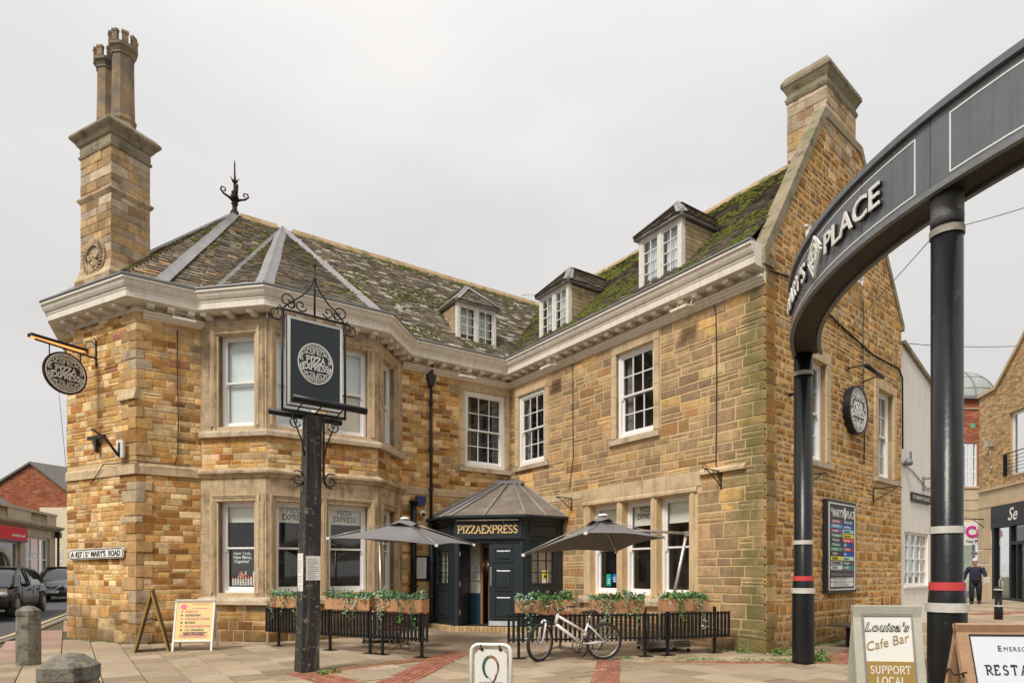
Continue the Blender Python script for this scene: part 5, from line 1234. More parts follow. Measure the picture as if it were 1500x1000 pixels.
mb.tube([(0, 0, 6.2), (-.08, 0, 6.02), (-.22, 0, 5.86), (-.40, 0, 5.72), (-hw-.05, 0, 5.62)], .013, 5); mb.tube([(0, 0, 6.2), (.08, 0, 6.02), (.22, 0, 5.86), (.40, 0, 5.72), (hw+.05, 0, 5.62)], .013, 5)
mb.lathe([(.01, 6.15), (.035, 6.19), (.01, 6.23)], n=8); mb.lathe([(.02, 6.38), (.005, 6.5)], n=6)
mb.build('iron_frame', M['black_iron'], sp_)
mb = MB(PS)
def scr(cx, cz, r, a0, a1, flip=1, mb=mb, n=16): mb.tube([(cx+flip*(p[0]-cx), 0, p[1]) for p in spiral(cx, cz, r, r*.2, a0, a1, n)], .012, 5)
for s in (-1, 1):
    f = lambda pts: [(s*a, 0, b) for a, b in pts]
    for cx, cz, r, a0, a1 in ((hw+.0, 5.74, .13, 230, -230), (hw+.17, 5.52, .14, 110, 560), (.22, 5.72, .10, 200, 620), (.36, 5.7, .07, 0, -380)):
        mb.tube(f(spiral(cx, cz, r, r*.2, a0, a1, 18)), .012, 5)
    for cx, cz, r, a0, a1 in ((.32, 3.9, .10, 200, 620), (.27, 3.02, .13, 60, 520)): mb.tube(f(spiral(cx, cz, r, r*.2, a0, a1, 18)), .012, 5)
    mb.tube(f([(.16, 3.38), (.20, 3.6), (.34, 3.95), (.36, 4.03)]), .013, 5); mb.tube(f([(.15, 3.0), (.2, 2.92), (.3, 2.9)]), .012, 5)
mb.build('scrollwork', M['black_iron'], sp_)
for a in (-.165, .165): mb = MB(PS); mb.box(a*.75-.02-.03, a*.75+.02-.03, -.135, -.125, 3.0, 4.02); mb.build('iron_strap', M['black_iron'], sp_)
mb = MB(PS); mb.tube([(-hw+.0, -.26, 4.20), (hw+.32, -.26, 4.17)], .055, 10); mb.tube([(-hw-.2, .22, 4.06), (hw+.1, .22, 4.04)], .05, 10)
for x in (-.3, .0, .35): mb.tube([(x, 0, 4.05), (x, -.26, 4.12)], .012, 5); mb.tube([(x, 0, 4.06), (x, .22, 4.05)], .012, 5)
mb.build('tube_lamps', M['black'], sp_)
pub = thing('hanging_sign_panel', 'dark navy rectangular restaurant sign with white round emblem in an iron frame', 'sign', tuple(PS @ Vector((0, 0, sz0))))
mb = MB(PS); mb.box(-hw, hw, -.045, .045, sz0, sz1); mb.build('sign_panel', M['sign_navy'], pub)
mb = MB(PS)
for y in (-.05, .045): mb.ribbon([(-hw+.025, sz0+.025), (hw-.025, sz0+.025), (hw-.025, sz1-.025), (-hw+.025, sz1-.025)], .018, y-.002, y+.007, closed=True); mb.ribbon([(-hw+.005, sz0+.005), (hw-.005, sz0+.005), (hw-.005, sz1-.005), (-hw+.005, sz1-.005)], .012, y-.004, y+.009, closed=True)
mb.build('cream_border', M['sign_white'], pub)
W = PS @ T(0, 0, sz0+.70) @ Matrix.Diagonal((1, 1, 1.12, 1)); mb = MB(W); roundel_art(mb, .30, -.052, -.045, M=W); mb.build('emblem', M['sign_white'], pub)
mb = MB(PF @ T(0, -.17, 0)); 
def paper(Mx, x0, x1, z0, z1, lab):
    mb = MB(Mx); mb.box(x0, x1, -.012, -.004, z0, z1); o = mb.build('paper_notice', M['sign_white']); tag(o, lab, 'notice')
    m2 = MB(Mx)
    for k in range(int((z1-z0)/.03)-1):
        if R.random() < .85: m2.box(x0+.02, x1-.02-R.uniform(0, .08), -.0135, -.012, z0+.02+k*.03, z0+.027+k*.03)
    m2.build('print', M['gutter'], o)
paper(PF @ T(-.0, -.132, 0), -.11, .12, 1.44, 1.82, 'white printed notice pinned to the front of the sign post')
paper(Frame((-3.2, 10.22), (-.62, .78)) @ RZ(PI) @ T(0, -.17, 0) if False else Frame((-3.2, 10.22), (.62, -.78)) @ T(0, -.138, 0), -.11, .11, 1.18, 1.86, 'torn white notice on the left side of the sign post')

# ---------------------------------------------------------------- slatted barriers with planters
def barrier(p, q, posts, lab, sp=.085, z0=.30, z1=.81):
    Mx = Frame(p, Vector(q)-Vector(p)); L_ = (Vector(q)-Vector(p)).length
    t = thing('slatted_barrier', lab, 'barrier', (p[0], p[1], 0), group='black slatted barriers of the terrace')
    mb = MB(Mx); mb.box(0, L_, .0, .03, z0+.03, z0+.06); mb.box(0, L_, 0, .03, z1-.05, z1-.02); mb.build('rail', M['black'], t)
    n = int(L_/sp)
    for k in range(n+1): x = k*L_/n; mb = MB(Mx); mb.box(x-.022, x+.022, -.03, .0, z0, z1); mb.build('slat', M['black'], t)
    for x in posts:
        mb = MB(Mx); mb.box(x-.023, x+.023, .03, .075, .01, z1+.09); ob = mb.build('post', M['black'], t); mb = MB(Mx); mb.box(x-.13, x+.13, -.04, .14, .005, .014); mb.build('foot_plate', M['black'], ob)
    return Mx
bl = lambda u: None
Lp = Vector((-5.25, 13.86)); Ld = Vector((.868, -.496)); 
BL1 = barrier(Lp, Lp+Ld*3.02, (.30, 1.80, 2.86), 'long black slatted barrier under the bay, left one beside the sign post')
BL2 = barrier(Lp+Ld*3.05, Lp+Ld*4.28, (.12, 1.06), 'short black slatted barrier left of the porch')
BR1 = barrier((-.06, 11.66), (2.70, 12.03), (.19, 2.57), 'long black slatted barrier behind the bicycle')
BR2 = barrier((2.79, 12.08), (4.24, 12.68), (.18, 1.28), 'short black slatted barrier at the right end of the terrace')
def leaf(mb, c, s, col, up=None):
    a = R.uniform(0, 2*PI); n = Vector((R.gauss(0, .6), R.gauss(-.35, .5), R.uniform(.1, 1))).normalized(); x = n.cross(Vector((math.cos(a), math.sin(a), .1))).normalized(); y = n.cross(x); k = R.uniform(.75, 1.25); mb.col = tuple(v*k for v in col)
    P_ = [(0, -.5), (.42, -.35), (.36, .08), (.0, .62), (-.36, .08), (-.42, -.35)]
    mb.add([tuple(c+x*(u*s)+y*(v*s)+n*(.12*s*(abs(u)))) for u, v in P_], [(0, 1, 2, 3), (0, 3, 4, 5)], Matrix())
GRN = [(.06, .16, .03), (.09, .21, .04), (.035, .10, .02), (.14, .27, .06)]; BLU = [(.13, .22, .17), (.22, .32, .25), (.07, .14, .09), (.38, .45, .36)]
def planter(Mx, x0, x1, lab, trails, mixb=.5, z0=.83, dens=1.0):
    t = thing('planter_box', lab, 'planter', tuple(Mx @ Vector(((x0+x1)/2, .12, z0))), group='planter boxes on the barriers'); W = Mx
    mb = MB(W); h = .235; ya, yb = .0, .22; i = .015
    mb.bbox(x0, x1, ya, ya+.02, z0, z0+h, .004); mb.box(x0, x1, yb-.02, yb, z0, z0+h); mb.box(x0, x0+.02, ya+.02, yb-.02, z0, z0+h); mb.box(x1-.02, x1, ya+.02, yb-.02, z0, z0+h); mb.box(x0+.02, x1-.02, ya+.02, yb-.02, z0, z0+.02); mb.build('box', M['terracotta'], t)
    mb = MB(W); mb.box(x0+.02, x1-.02, ya+.02, yb-.02, z0+.02, z0+h-.04); mb.build('soil', M['joint'], t)
    f = MB(); L_ = x1-x0
    for k in range(int(520*L_*dens)):
        x = R.uniform(x0-.02, x1+.02); q = (x-x0)/L_; blue = noise.noise(Vector((x*2.2+Mx.translation.x*3, .3, 0)))+.1 > 0 and R.random() < mixb*1.5
        hh = .05+.11*abs(noise.noise(Vector((x*5, 1.7, Mx.translation.x))))*2; yy = R.gauss(.10, .09); zz = z0+h-.02+R.uniform(0, hh)+.02-max(0, -yy)*.7
        leaf(f, W @ Vector((x, yy, zz)), R.uniform(.028, .06), R.choice(BLU if blue and R.random() < .7 else GRN))
    for k in range(int(14*L_)):                # little sprigs
        x = R.uniform(x0, x1); b = W @ Vector((x, .1, z0+h)); d_ = Vector((R.gauss(0, .5), R.gauss(0, .3), 1)).normalized(); n = R.randint(4, 8)
        for i in range(n): leaf(f, b+d_*(.02*i+.03)+Vector((R.gauss(0, .012), R.gauss(0, .012), 0)), R.uniform(.03, .045), R.choice(GRN))
    for (tx, ln, blue) in trails:              # trailing strands
        x, z = x0+L_*tx, z0+h+.02; y = -.03; drift = R.uniform(-.15, .15); wd = .05
        for i in range(int(ln*95)):
            fr = i/(ln*95); zz = z-ln*fr; xx = x+drift*fr*ln*1.6+R.gauss(0, wd*(1-.6*fr)); leaf(f, W @ Vector((xx, y-.02+R.gauss(0, .02)-.02*fr, zz)), R.uniform(.026, .048), R.choice(BLU if blue and R.random() < .7 else GRN))
    f.build('ivy', M['ivy'], t, kind='stuff')
planter(BL1, .08, 1.08, 'terracotta planter of ivy left of the sign post', [(.12, .5, True), (.5, .42, False), (.85, .62, False)])
planter(BL1, 1.70, 2.88, 'terracotta planter of ivy right of the sign post', [(.55, .35, True), (.72, .45, True)], .5)
planter(BL2, .02, 1.10, 'terracotta planter with long ivy strands nearest the porch on the left', [(.06, .62, True), (.2, .35, True), (.55, .5, False), (.8, .55, False)])
planter(BR1, .14, .66, 'terracotta planter of variegated ivy left of the bicycle handlebars', [(.2, .35, True), (.6, .75, True), (.9, .3, False)], .8, dens=1.3)
planter(BR1, .67, 1.18, 'terracotta planter of green ivy behind the bicycle handlebars', [(.15, .3, False), (.5, .25, False)], .1, dens=1.3)
planter(BR1, 1.55, 2.55, 'terracotta planter of ivy behind the bicycle saddle', [(.22, .75, True), (.35, .6, True), (.68, .35, False), (.84, .5, False)], .5)
planter(BR2, .08, 1.10, 'terracotta planter of ivy at the right end of the terrace', [(.3, .45, False), (.35, .3, False), (.8, .6, True), (.7, .3, True)], .5)

# ---------------------------------------------------------------- parasols
def parasol(L, Tn, Rr, Q, apex, m_top, m_bot, base_c, lab):
    t = thing('parasol', lab, 'parasol', (base_c[0], base_c[1], 0), group='charcoal cantilever parasols')
    C4 = [Vector(p) for p in (L, Tn, Rr, Q)]; ap = Vector(apex); mb = MB(); ns = 6
    for i in range(4):
        a, b = C4[i], C4[(i+1) % 4]; rows_ = []
        for r in range(ns+1):
            fr = r/ns; row = []
            for k in range(r+1 if False else 7):
                s = k/6; e = a.lerp(b, s); e = e+(ap-e).normalized()*.10*math.sin(PI*s)            # edge pulled in between the ribs
                p = ap.lerp(e, fr); p.z -= .05*math.sin(PI*fr)*math.sin(PI*s)+.02*math.sin(PI*fr); row.append(p)
            rows_.append(row)
        o = len(mb.v); vs = [tuple(p) for row in rows_ for p in row]; mb.smooth = True
        mb.add(vs, [(r*7+k, (r+1)*7+k, (r+1)*7+k+1, r*7+k+1) for r in range(1, ns) for k in range(6)]+[(k, 7+k, 7+k+1) for k in range(6)], Matrix())
    mb.build('canopy', M['canopy'], t)
    mb = MB()
    for i in range(4):                                     # vent flap over the top
        a, b = C4[i], C4[(i+1) % 4]; p, q = ap.lerp(a, .23), ap.lerp(b, .23); u_ = Vector((0, 0, .045)); m_ = p.lerp(q, .5)+Vector((0, 0, .03))
        mb.add([tuple(ap+Vector((0, 0, .07))), tuple(p+u_*.2), tuple(m_+u_), tuple(q+u_*.2)], [(0, 1, 2), (0, 2, 3)], Matrix())
    mb.build('vent_flap', M['canopy'], t)
    mb = MB(T(ap.x, ap.y, ap.z+.05)); mb.lathe([(.10, 0), (.10, .02), (.07, .045), (.03, .05)], n=14); mb.build('cap', M['sign_white'], t)
    for c in C4: mb = MB(); mb.tube([tuple(ap.lerp(c, .2)+Vector((0, 0, .022))), tuple(ap.lerp(c, .6)+Vector((0, 0, .024))), tuple(c+Vector((0, 0, .012)))], .008, 4); mb.build('seam_piping', M['alu'], t)
    hub = ap-Vector((0, 0, .22))
    for c in C4:
        mb = MB(); mb.tube([tuple(ap-Vector((0, 0, .05))), tuple(ap.lerp(c, .5)-Vector((0, 0, .055))), tuple(c-Vector((0, 0, .02)))], .011, 5); mb.build('rib', M['alu'], t)
        mb = MB(); mb.tube([tuple(hub), tuple(ap.lerp(c, .45)-Vector((0, 0, .07)))], .008, 4); mb.build('strut', M['alu'], t)
        mb = MB(T(*c)); mb.box(-.03, .03, -.03, .03, -.035, .015); mb.build('corner_cap', M['sign_white'], t)
    mt, mbt = Vector(m_top), Vector(m_bot); mb = MB(); mb.tube([tuple(mbt), tuple(mt)], .032, 8); mb.build('mast', M['alu'], t)
    mb = MB(); mb.tube([tuple(mt), tuple(hub+(mt-hub)*.5+Vector((0, 0, .02))), tuple(hub)], .026, 8); mb.build('arm', M['alu'], t)
    mb = MB(T(*mt)); mb.box(-.04, .04, -.04, .04, -.05, .04); mb.build('joint', M['alu'], t)
    return t
pr1 = parasol((-3.64, 12.8, 2.25), (-1.42, 12.15, 2.08), (-.84, 14.2, 2.18), (-2.94, 14.9, 2.25), (-2.24, 13.5, 2.62), (-3.02, 14.75, 2.27), (-2.94, 14.65, .05), (-2.9, 14.6), 'charcoal cantilever parasol left of the porch')
pr2 = parasol((.21, 12.2, 1.90), (1.25, 11.0, 2.24), (3.0, 12.6, 2.24), (2.20, 13.6, 2.0), (1.73, 12.3, 2.58), (3.43, 12.7, 2.33), (3.05, 13.05, .08), (3.0, 13.05), 'charcoal cantilever parasol with tilted canopy over the bicycle')
def cross_base(x, y, t):
    mb = MB(T(x, y, 0) @ RZ(.2)); mb.box(-.45, .45, -.02, .02, .06, .09); mb.box(-.02, .02, -.38, .38, .06, .0899); cb = mb.build('base', M['gutter'], t)
    for s in (-1, 1):
        for r in (-1, 1):
            mb = MB(T(x, y, 0) @ RZ(.2)); mb.box(s*.02, s*.42, r*.02, r*.36, .091, .15); mb.box(s*.03, s*.41, r*.03, r*.35, .155, .21); mb.build('weight_slab', M['concrete'], cb)
            mb = MB(T(x, y, 0) @ RZ(.2) @ T(s*.4, r*.3, 0)); mb.lathe([(.03, 0), (.04, .02), (.04, .05), (.03, .06)], n=8); mb.build('castor', M['rubber'], cb)
cross_base(3.05, 13.05, pr2); cross_base(-2.94, 14.65, pr1)
# bistro tables and chairs behind the barriers
def table(x, y, lab):
    t = thing('bistro_table', lab, 'table', (x, y, 0), group='terrace tables')
    for k in range(7): mb = MB(T(x, y, .73) @ RZ(.3)); mb.box(-.35+k*.1, -.26+k*.1, -.34, .34, 0, .022); mb.build('table_slat', M['table_wood'], t)
    mb = MB(T(x, y, 0)); mb.tube([(0, 0, .06), (0, 0, .73)], .03, 8); mb.build('pedestal', M['alu'], t)
    for k in range(4): a = k*PI/2+.5; mb = MB(T(x, y, 0)); mb.tube([(0, 0, .12), (.2*math.cos(a), .2*math.sin(a), .07), (.36*math.cos(a), .36*math.sin(a), .01)], .018, 6); mb.build('leg', M['alu'], t)
def chair(x, y, rz, lab):
    t = thing('terrace_chair', lab, 'chair', (x, y, 0), rz, group='terrace chairs'); WL[t.name] = Vector((0, 0, 0))
    for k in range(5): mb = MB(); mb.box(-.2, .2, -.2+k*.082, -.13+k*.082, .45, .465); mb.build('seat_slat', M['table_wood'], t)
    for k in range(2): mb = MB(); mb.box(-.2, .2, .24+k*.02, .255+k*.02, .68+k*.09, .74+k*.09); mb.build('back_slat', M['table_wood'], t)
    for sx in (-.2, .2):
        for y0, y1, z1 in ((-.22, -.16, .45), (.26, .2, .84)): mb = MB(); mb.tube([(sx, y0, 0), (sx, y1, .45)]+([(sx, .28, .84)] if z1 > .5 else []), .012, 5); mb.build('leg', M['alu'], t)
    return t
table(-2.15, 13.35, 'bistro table with orange slats behind the left barrier'); table(.95, 12.75, 'bistro table with orange slats behind the bicycle')
chair(-2.75, 13.9, 1.9, 'slatted chair left of the table behind the left barrier'); chair(-2.35, 12.98, -2.6, 'slatted chair nearest the porch behind the left barrier'); chair(1.5, 13.05, -1.2, 'slatted chair to the right of the table behind the bicycle')

# ---------------------------------------------------------------- bicycle
bk = thing('bicycle', 'white step-through bicycle with pink stripes on its kickstand before the right barrier', 'bicycle', (1.08, 11.45, 0))
rc = Vector((1.64, 11.62, .335)); fc = Vector((.49, 11.38, .335)); fd = (fc-rc); fd.z = 0; BLn = fd.length; X_ = fd.normalized()
BF = Matrix(((X_.x, -X_.y, 0, rc.x), (X_.y, X_.x, 0, rc.y), (0, 0, 1, 0), (0, 0, 0, 1)))      # local: x forward from the rear hub
BF = BF @ RX(rad(-4))
frame_m = mat('pearl_white_frame', (.74, .70, .69), .3, var=.04, bump=0, coat=.5); pink = mat('pink_stripe', (.62, .12, .32), .4, bump=0)
def wheel(Mx, lab):
    wr = .335; mb = MB(Mx); mb.tube([(wr*.93*math.cos(a*2*PI/40), 0, .335+wr*.93*math.sin(a*2*PI/40)) for a in range(40)], .031, 8, closed=True); wt = mb.build('tyre', M['rubber'], bk)
    mb = MB(Mx); mb.tube([(wr*.85*math.cos(a*2*PI/40), 0, .335+wr*.85*math.sin(a*2*PI/40)) for a in range(40)], .011, 6, closed=True); mb.build('rim', M['alu'], wt)
    mb = MB(Mx)
    for k in range(28):
        a = 2*PI*k/28; s = .03 if k % 2 else -.03; b = a+(.5 if k % 4 < 2 else -.5); mb.tube([(.02*math.cos(b), s, .335+.02*math.sin(b)), (wr*.84*math.cos(a), 0, .335+wr*.84*math.sin(a))], .0022, 3, cap=False)
    mb.build('spokes', M['steel'], wt)
    mb = MB(Mx); mb.tube([(0, -.05, .335), (0, .05, .335)], .018, 8); mb.build('hub', M['alu'], wt)
wheel(BF, ''); FWm = BF @ T(BLn, 0, 0) @ RZ(rad(34)); wheel(FWm, '')
bb_ = Vector((.42, 0, .30)); st_top = Vector((.30, 0, .66)); seat_b = Vector((.27, 0, .84)); hd_b = Vector((.90, 0, .66)); hd_t = Vector((.86, 0, .84))
mb = MB(BF)
for p, q, r in ((bb_, hd_b, .029), (st_top-Vector((-.04, 0, .16)), hd_t-Vector((0, 0, .04)), .024), (bb_, st_top, .022), (hd_b, hd_t, .031)): mb.tube([tuple(p), tuple(q)], r, 8)
for y in (-.045, .045): mb.tube([(0, y, .335), (.2, y*.9, .31), tuple(bb_)], .014, 6); mb.tube([(0, y, .335), (.18, y*.9, .52), (.31, 0, .64)], .013, 6)
mb.build('frame', frame_m, bk)
mb = MB(BF @ T(0, -.022, 0)); mb.ribbon([(bb_.x+.12, bb_.z+.09), (bb_.x+.30, bb_.z+.225)], .012, -.004, 0); mb.ribbon([(.55, .665), (.78, .755)], .01, -.004, 0); mb.build('pink_stripes', pink, bk)
mb = MB(BF); mb.tube([tuple(st_top), tuple(seat_b)], .013, 6); mb.build('seat_post', M['steel'], bk)
mb = MB(BF)
vs = []; fs = []; secs = [(-.13, .075, .0), (-.10, .085, .02), (-.03, .07, .015), (.05, .035, .012), (.13, .022, .008), (.155, .012, 0)]
for x, w, h in secs: vs += [(seat_b.x+x-.0, -w, .86+h-.02), (seat_b.x+x, -w*.6, .875+h), (seat_b.x+x, 0, .87+h), (seat_b.x+x, w*.6, .875+h), (seat_b.x+x, w, .86+h-.02), (seat_b.x+x, 0, .835)]
for i in range(len(secs)-1): fs += [(i*6+k, i*6+(k+1) % 6, i*6+6+(k+1) % 6, i*6+6+k) for k in range(6)]
mb.smooth = True; mb.add(vs, fs+[(5, 4, 3, 2, 1, 0), (30, 31, 32, 33, 34, 35)]); mb.build('saddle', M['rubber'], bk)
mb = MB(BF @ T(BLn, 0, 0)); hx = Vector((-.22, 0, .90)) 
mb = MB(BF); top = Vector((.845, 0, .90)); mb.tube([tuple(hd_t), tuple(top)], .014, 6)
HB = BF @ T(top.x, 0, top.z) @ RZ(rad(34))
mb.tube([(-.03, -.0, -.0), (.04, 0, .01)], .02, 6, M=HB); mb.build('stem', M['steel'], bk)
mb = MB(HB); mb.tube([(-.06, -.31, .09), (-.02, -.18, .08), (.03, -.06, .01), (.03, .06, .01), (-.02, .18, .08), (-.06, .31, .09)], .012, 6); mb.build('handlebar', M['black'], bk)
for s in (-1, 1):
    mb = MB(HB); mb.tube([(-.06, s*.31, .09), (-.035, s*.215, .083)], .018, 8); mb.build('grip', M['rubber'], bk)
    mb = MB(HB); mb.tube([(-.02, s*.19, .075), (.05, s*.22, .05), (.06, s*.30, .03)], .008, 5); mb.box(-.03, .02, s*.16-.015, s*.16+.015, .05, .095); mb.build('brake_lever', M['alu'], bk)
FK = BF @ T(BLn, 0, 0) @ RZ(rad(34))
mb = MB(FK)
for y in (-.055, .055): mb.tube([(0, y, .335), (-.07, y, .60), (-.10, y*.8, .70)], .02, 6)
mb.tube([(-.10, -.05, .70), (-.105, 0, .72), (-.10, .05, .70)], .018, 6); mb.build('fork', frame_m, bk)
mb = MB(BF); mb.tube([tuple(hd_b), (BLn-.09, 0, .70)], .016, 6); mb.build('fork_crown', M['black'], bk)
mb = MB(BF); mb.tube([(bb_.x+.08*math.cos(a*PI/10), -.05, bb_.z+.08*math.sin(a*PI/10)) for a in range(20)], .008, 5, closed=True)
for a in range(5): mb.tube([(bb_.x, -.05, bb_.z), (bb_.x+.08*math.cos(a*1.256), -.05, bb_.z+.08*math.sin(a*1.256))], .005, 4)
mb.build('chainring', M['steel'], bk)
mb = MB(BF); mb.tube([tuple(bb_+Vector((0, -.06, 0))), tuple(bb_+Vector((.02, -.07, -.165)))], .011, 5); mb.box(bb_.x-.02, bb_.x+.07, -.16, -.07, bb_.z-.19, bb_.z-.165); mb.tube([tuple(bb_+Vector((0, .05, 0))), tuple(bb_+Vector((-.02, .07, .165)))], .011, 5); mb.build('crank_and_pedal', M['black'], bk)
mb = MB(BF); mb.tube([(0, -.05, .335), (0, -.03, .335)], .045, 12); mb.tube([(.0, -.05, .28), (.03, -.05, .20), (.05, -.05, .17)], .014, 5); mb.build('rear_gears', M['black'], bk)
mb = MB(BF); mb.tube([(.0, -.047, .378), (bb_.x, -.047, bb_.z+.08)], .004, 4); mb.tube([(.05, -.047, .17), (bb_.x, -.047, bb_.z-.08)], .004, 4); mb.build('chain', M['rubber'], bk)
mb = MB(BF); mb.tube([(.28, -.04, .31), (.25, -.08, .2), (.33, -.16, .015)], [.013, .012, .009], 6); mb.build('kickstand', M['black'], bk)
mb = MB(BF); mb.tube([(.86, -.02, .88), (.93, -.06, .83), (.90, -.04, .74), (.80, -.03, .70)], .004, 4); mb.tube([(.85, .02, .88), (.95, .05, .8), (.95, .03, .72)], .004, 4); mb.tube([(.86, -.0, .86), (.7, -.025, .70), (.45, -.025, .52)], .0035, 4); mb.build('brake_cables', M['cable'], bk)
mb = MB(BF @ T(.12, -.01, .335)); mb.box(-.28, -.25, -.01, .01, -.16, -.09, M=BF @ T(0, 0, .335) @ RY(rad(-20))); mb.build('reflector', M['sign_white'], bk)

# ---------------------------------------------------------------- pavement boards
def aboard(x, y, rz, w, h, spread, lab, frame_w, fm, face, name='a_board', leg=0, tilt=None, cat='A-board', fd=.03):
    t = thing(name, lab, cat, (x, y, 0)); th = math.atan2(spread/2, h); out = []
    for s in (1, -1):
        W = T(x, y, 0) @ RZ(rz) @ (Matrix() if s > 0 else RZ(PI)) @ T(0, -spread/2, 0) @ RX(-th); hh = h/math.cos(th)
        mb = MB(W); mb.box(-w/2, -w/2+frame_w, 0, fd, leg*0, hh); mb.box(w/2-frame_w, w/2, 0, fd, 0, hh); mb.box(-w/2+frame_w, w/2-frame_w, 0, fd, hh-frame_w, hh); mb.box(-w/2+frame_w, w/2-frame_w, 0, fd, leg, leg+frame_w); mb.build('frame', fm, t)
        mb = MB(W); mb.box(-w/2+frame_w, w/2-frame_w, .008, fd-.008, leg+frame_w, hh-frame_w); mb.build('panel', face, t); out.append((W, hh))
    return t, out
gold_frame = mat('brass_coloured_frame', (.42, .26, .06), .5, var=.1, bump=.1)
t, o = aboard(-7.22, 12.98, rad(114), .62, 1.25, .62, 'gold-edged black chalkboard seen edge-on beside the pier', .035, gold_frame, M['sign_black'], 'chalkboard')
mb = MB(T(-7.22, 12.98, 0) @ RZ(rad(114))); mb.tube([(-.27, -.16, .60), (-.27, 0, .66), (-.27, .16, .60)], .012, 5); mb.build('hinge_stay', M['black'], t)
yel = mat('yellow_poster', (.80, .62, .27), .5, var=.03, vs=2, bump=0)
t, o = aboard(-6.42, 13.12, rad(9), .76, 1.02, .5, 'yellow fitness class poster board in a white metal frame', .035, M['sign_white'], yel, 'poster_board', leg=.19)
W, hh = o[0]; mb = MB(W @ T(0, .006, 0))
for k, (s, w_, c) in enumerate((('KUNG FU', .22, 1), ('KICKBOXING', .28, 0), ('KING BLAST FITNESS', .46, 1), ('MI GONG', .19, 0), ('ZEN GONG MEDITATION', .48, 1), ('1-2-1 TRAINING', .35, 0))):
    z = hh-.27-k*.075; mb2 = MB(W @ T(0, .006, 0)); mb2.col = (.75, .16, .25) if c else (.06, .05, .07); vs, fs = text_verts(s, .06, fit=w_, bold=.001); mb2.add([(v[0]-.17, v[1]-.002, v[2]+z) for v in vs], fs); 
    disc(mb2, .018, -.002, 0, 10, cx=-.235, cz=z+.02); mb2.build('printed_line', M['tint'], t)
mb2 = MB(W @ T(0, .006, 0)); mb2.col = (.8, .2, .3); disc(mb2, .058, -.002, 0, 18, cx=-.21, cz=hh-.15)
for k in range(2): mb2.box(-.05, .27-.04*k, -.002, 0, hh-.10-k*.09, hh-.088-k*.09)
for k in range(3): mb2.box(-.26, .28-.02*k, -.002, 0, hh-.71-k*.02, hh-.704-k*.02)
mb2.box(-.26, .28, -.002, 0, .275, .285)
mb2.col = (.06, .05, .07)
for z, w_ in ((.37, .46), ):
    mb2.box(-.2, -.2+w_, -.002, 0, z, z+.012)
vs, fs = text_verts('ABPRO STRANGERS', .07, fit=.40, bold=.002); mb2.add([(v[0]-.19, v[1]-.002, v[2]+.315) for v in vs], fs); mb2.build('print', M['tint'], t)
# Louisa's board
lou = mat('sage_painted_timber', (.50, .49, .39), .6, var=.07, vs=4, bump=.15)
t, o = aboard(3.50, 6.05, rad(-7), .60, 1.25, .40, 'sage green board for a cafe bar, white above and mustard below', .075, lou, M['sign_white'], 'cafe_board', fd=.035)
W, hh = o[0]; ix = .60/2-.075
mb = MB(W); mb.box(-ix+.0, ix, .002, .008, .1, hh-.52); mb.build('mustard_panel', mat('mustard_panel', (.38, .25, .07), .5, var=.03, bump=0), t)
mb = MB(W); mb.ribbon([(-ix+.008, .1), (ix-.008, .1), (ix-.008, hh-.095), (-ix+.008, hh-.095)], .014, -.006, .006, closed=True); mb.build('snap_frame', M['alu'], t)
mb = MB(W @ T(0, .006, 0)); serif_text(mb, 'SUPPORT', .066, 0, hh-.63, w=.13, centre=True, y0=-.006, y1=0, gap=.12); serif_text(mb, 'LOCAL', .066, 0, hh-.73, w=.13, centre=True, y0=-.006, y1=0, gap=.12); mb.build('white_lettering', M['sign_white'], t)
mb = MB(W @ T(0, .004, 0)); add_text(mb, "Louisa's", .112, -.205, hh-.24, -.003, shear=.35, spacing=1.08, bold=.004); mb.build('script_outline', M['sign_black'], t)
mb = MB(W @ T(0, .003, 0)); add_text(mb, "Louisa's", .112, -.205, hh-.24, -.0065, shear=.35, spacing=1.08, bold=-.002); mb.build('script_fill', M['sign_white'], t)
mb = MB(W @ T(0, .004, 0) @ T(-.20, 0, hh-.43) @ RY(rad(-14))); add_text(mb, 'Cafe Bar', .12, 0, 0, -.003, shear=.3, fit=.39, bold=.0); mb.build('gold_script', mat('bronze_print', (.36, .24, .10), .5, bump=0), t)
# restaurant board, brown timber frame
t, o = aboard(4.36, 5.42, rad(-4), 1.24, 1.13, .62, 'brown timber-framed white restaurant board in front of the right pole', .095, mat('pine_frame', (.44, .26, .15), .55, var=.15, vs=9, bump=.15), mat('white_board', (.74, .76, .82), .35, var=.02, bump=0), 'restaurant_board', fd=.04)
W, hh = o[0]; mb = MB(W); mb.ribbon([(-.52, .1), (.52, .1), (.52, hh-.1), (-.52, hh-.1)], .018, .002, .012, closed=True); mb.build('inner_edge', M['sign_black'], t)
def any_text(mb, s, h, x, z, **k): add_text(mb, s, h, x, z, -.003, **k)
mb = MB(W @ T(0, .008, 0)); serif_text(mb, 'R', .075, -.43, hh-.43, w=.15, y0=-.004, y1=0); x = -.365
for c in 'ESTAURANT': x += serif_text(mb, c, .075, x, hh-.43, w=.15, y0=-.004, y1=0)+.018
mb.build('main_lettering', M['sign_navy'], t); mb = MB(W @ T(0, .008, 0)); add_text(mb, 'E', .066, -.31, hh-.235, -.004, bold=.001); add_text(mb, 'MERSONS', .052, -.265, hh-.235, -.004, spacing=1.2); mb.ribbon([(-.02+.05*math.cos(a*.5), hh-.28+.018*math.sin(a*.5)) for a in range(10)], .004, -.003, 0); mb.build('lettering', M['sign_navy'], t)
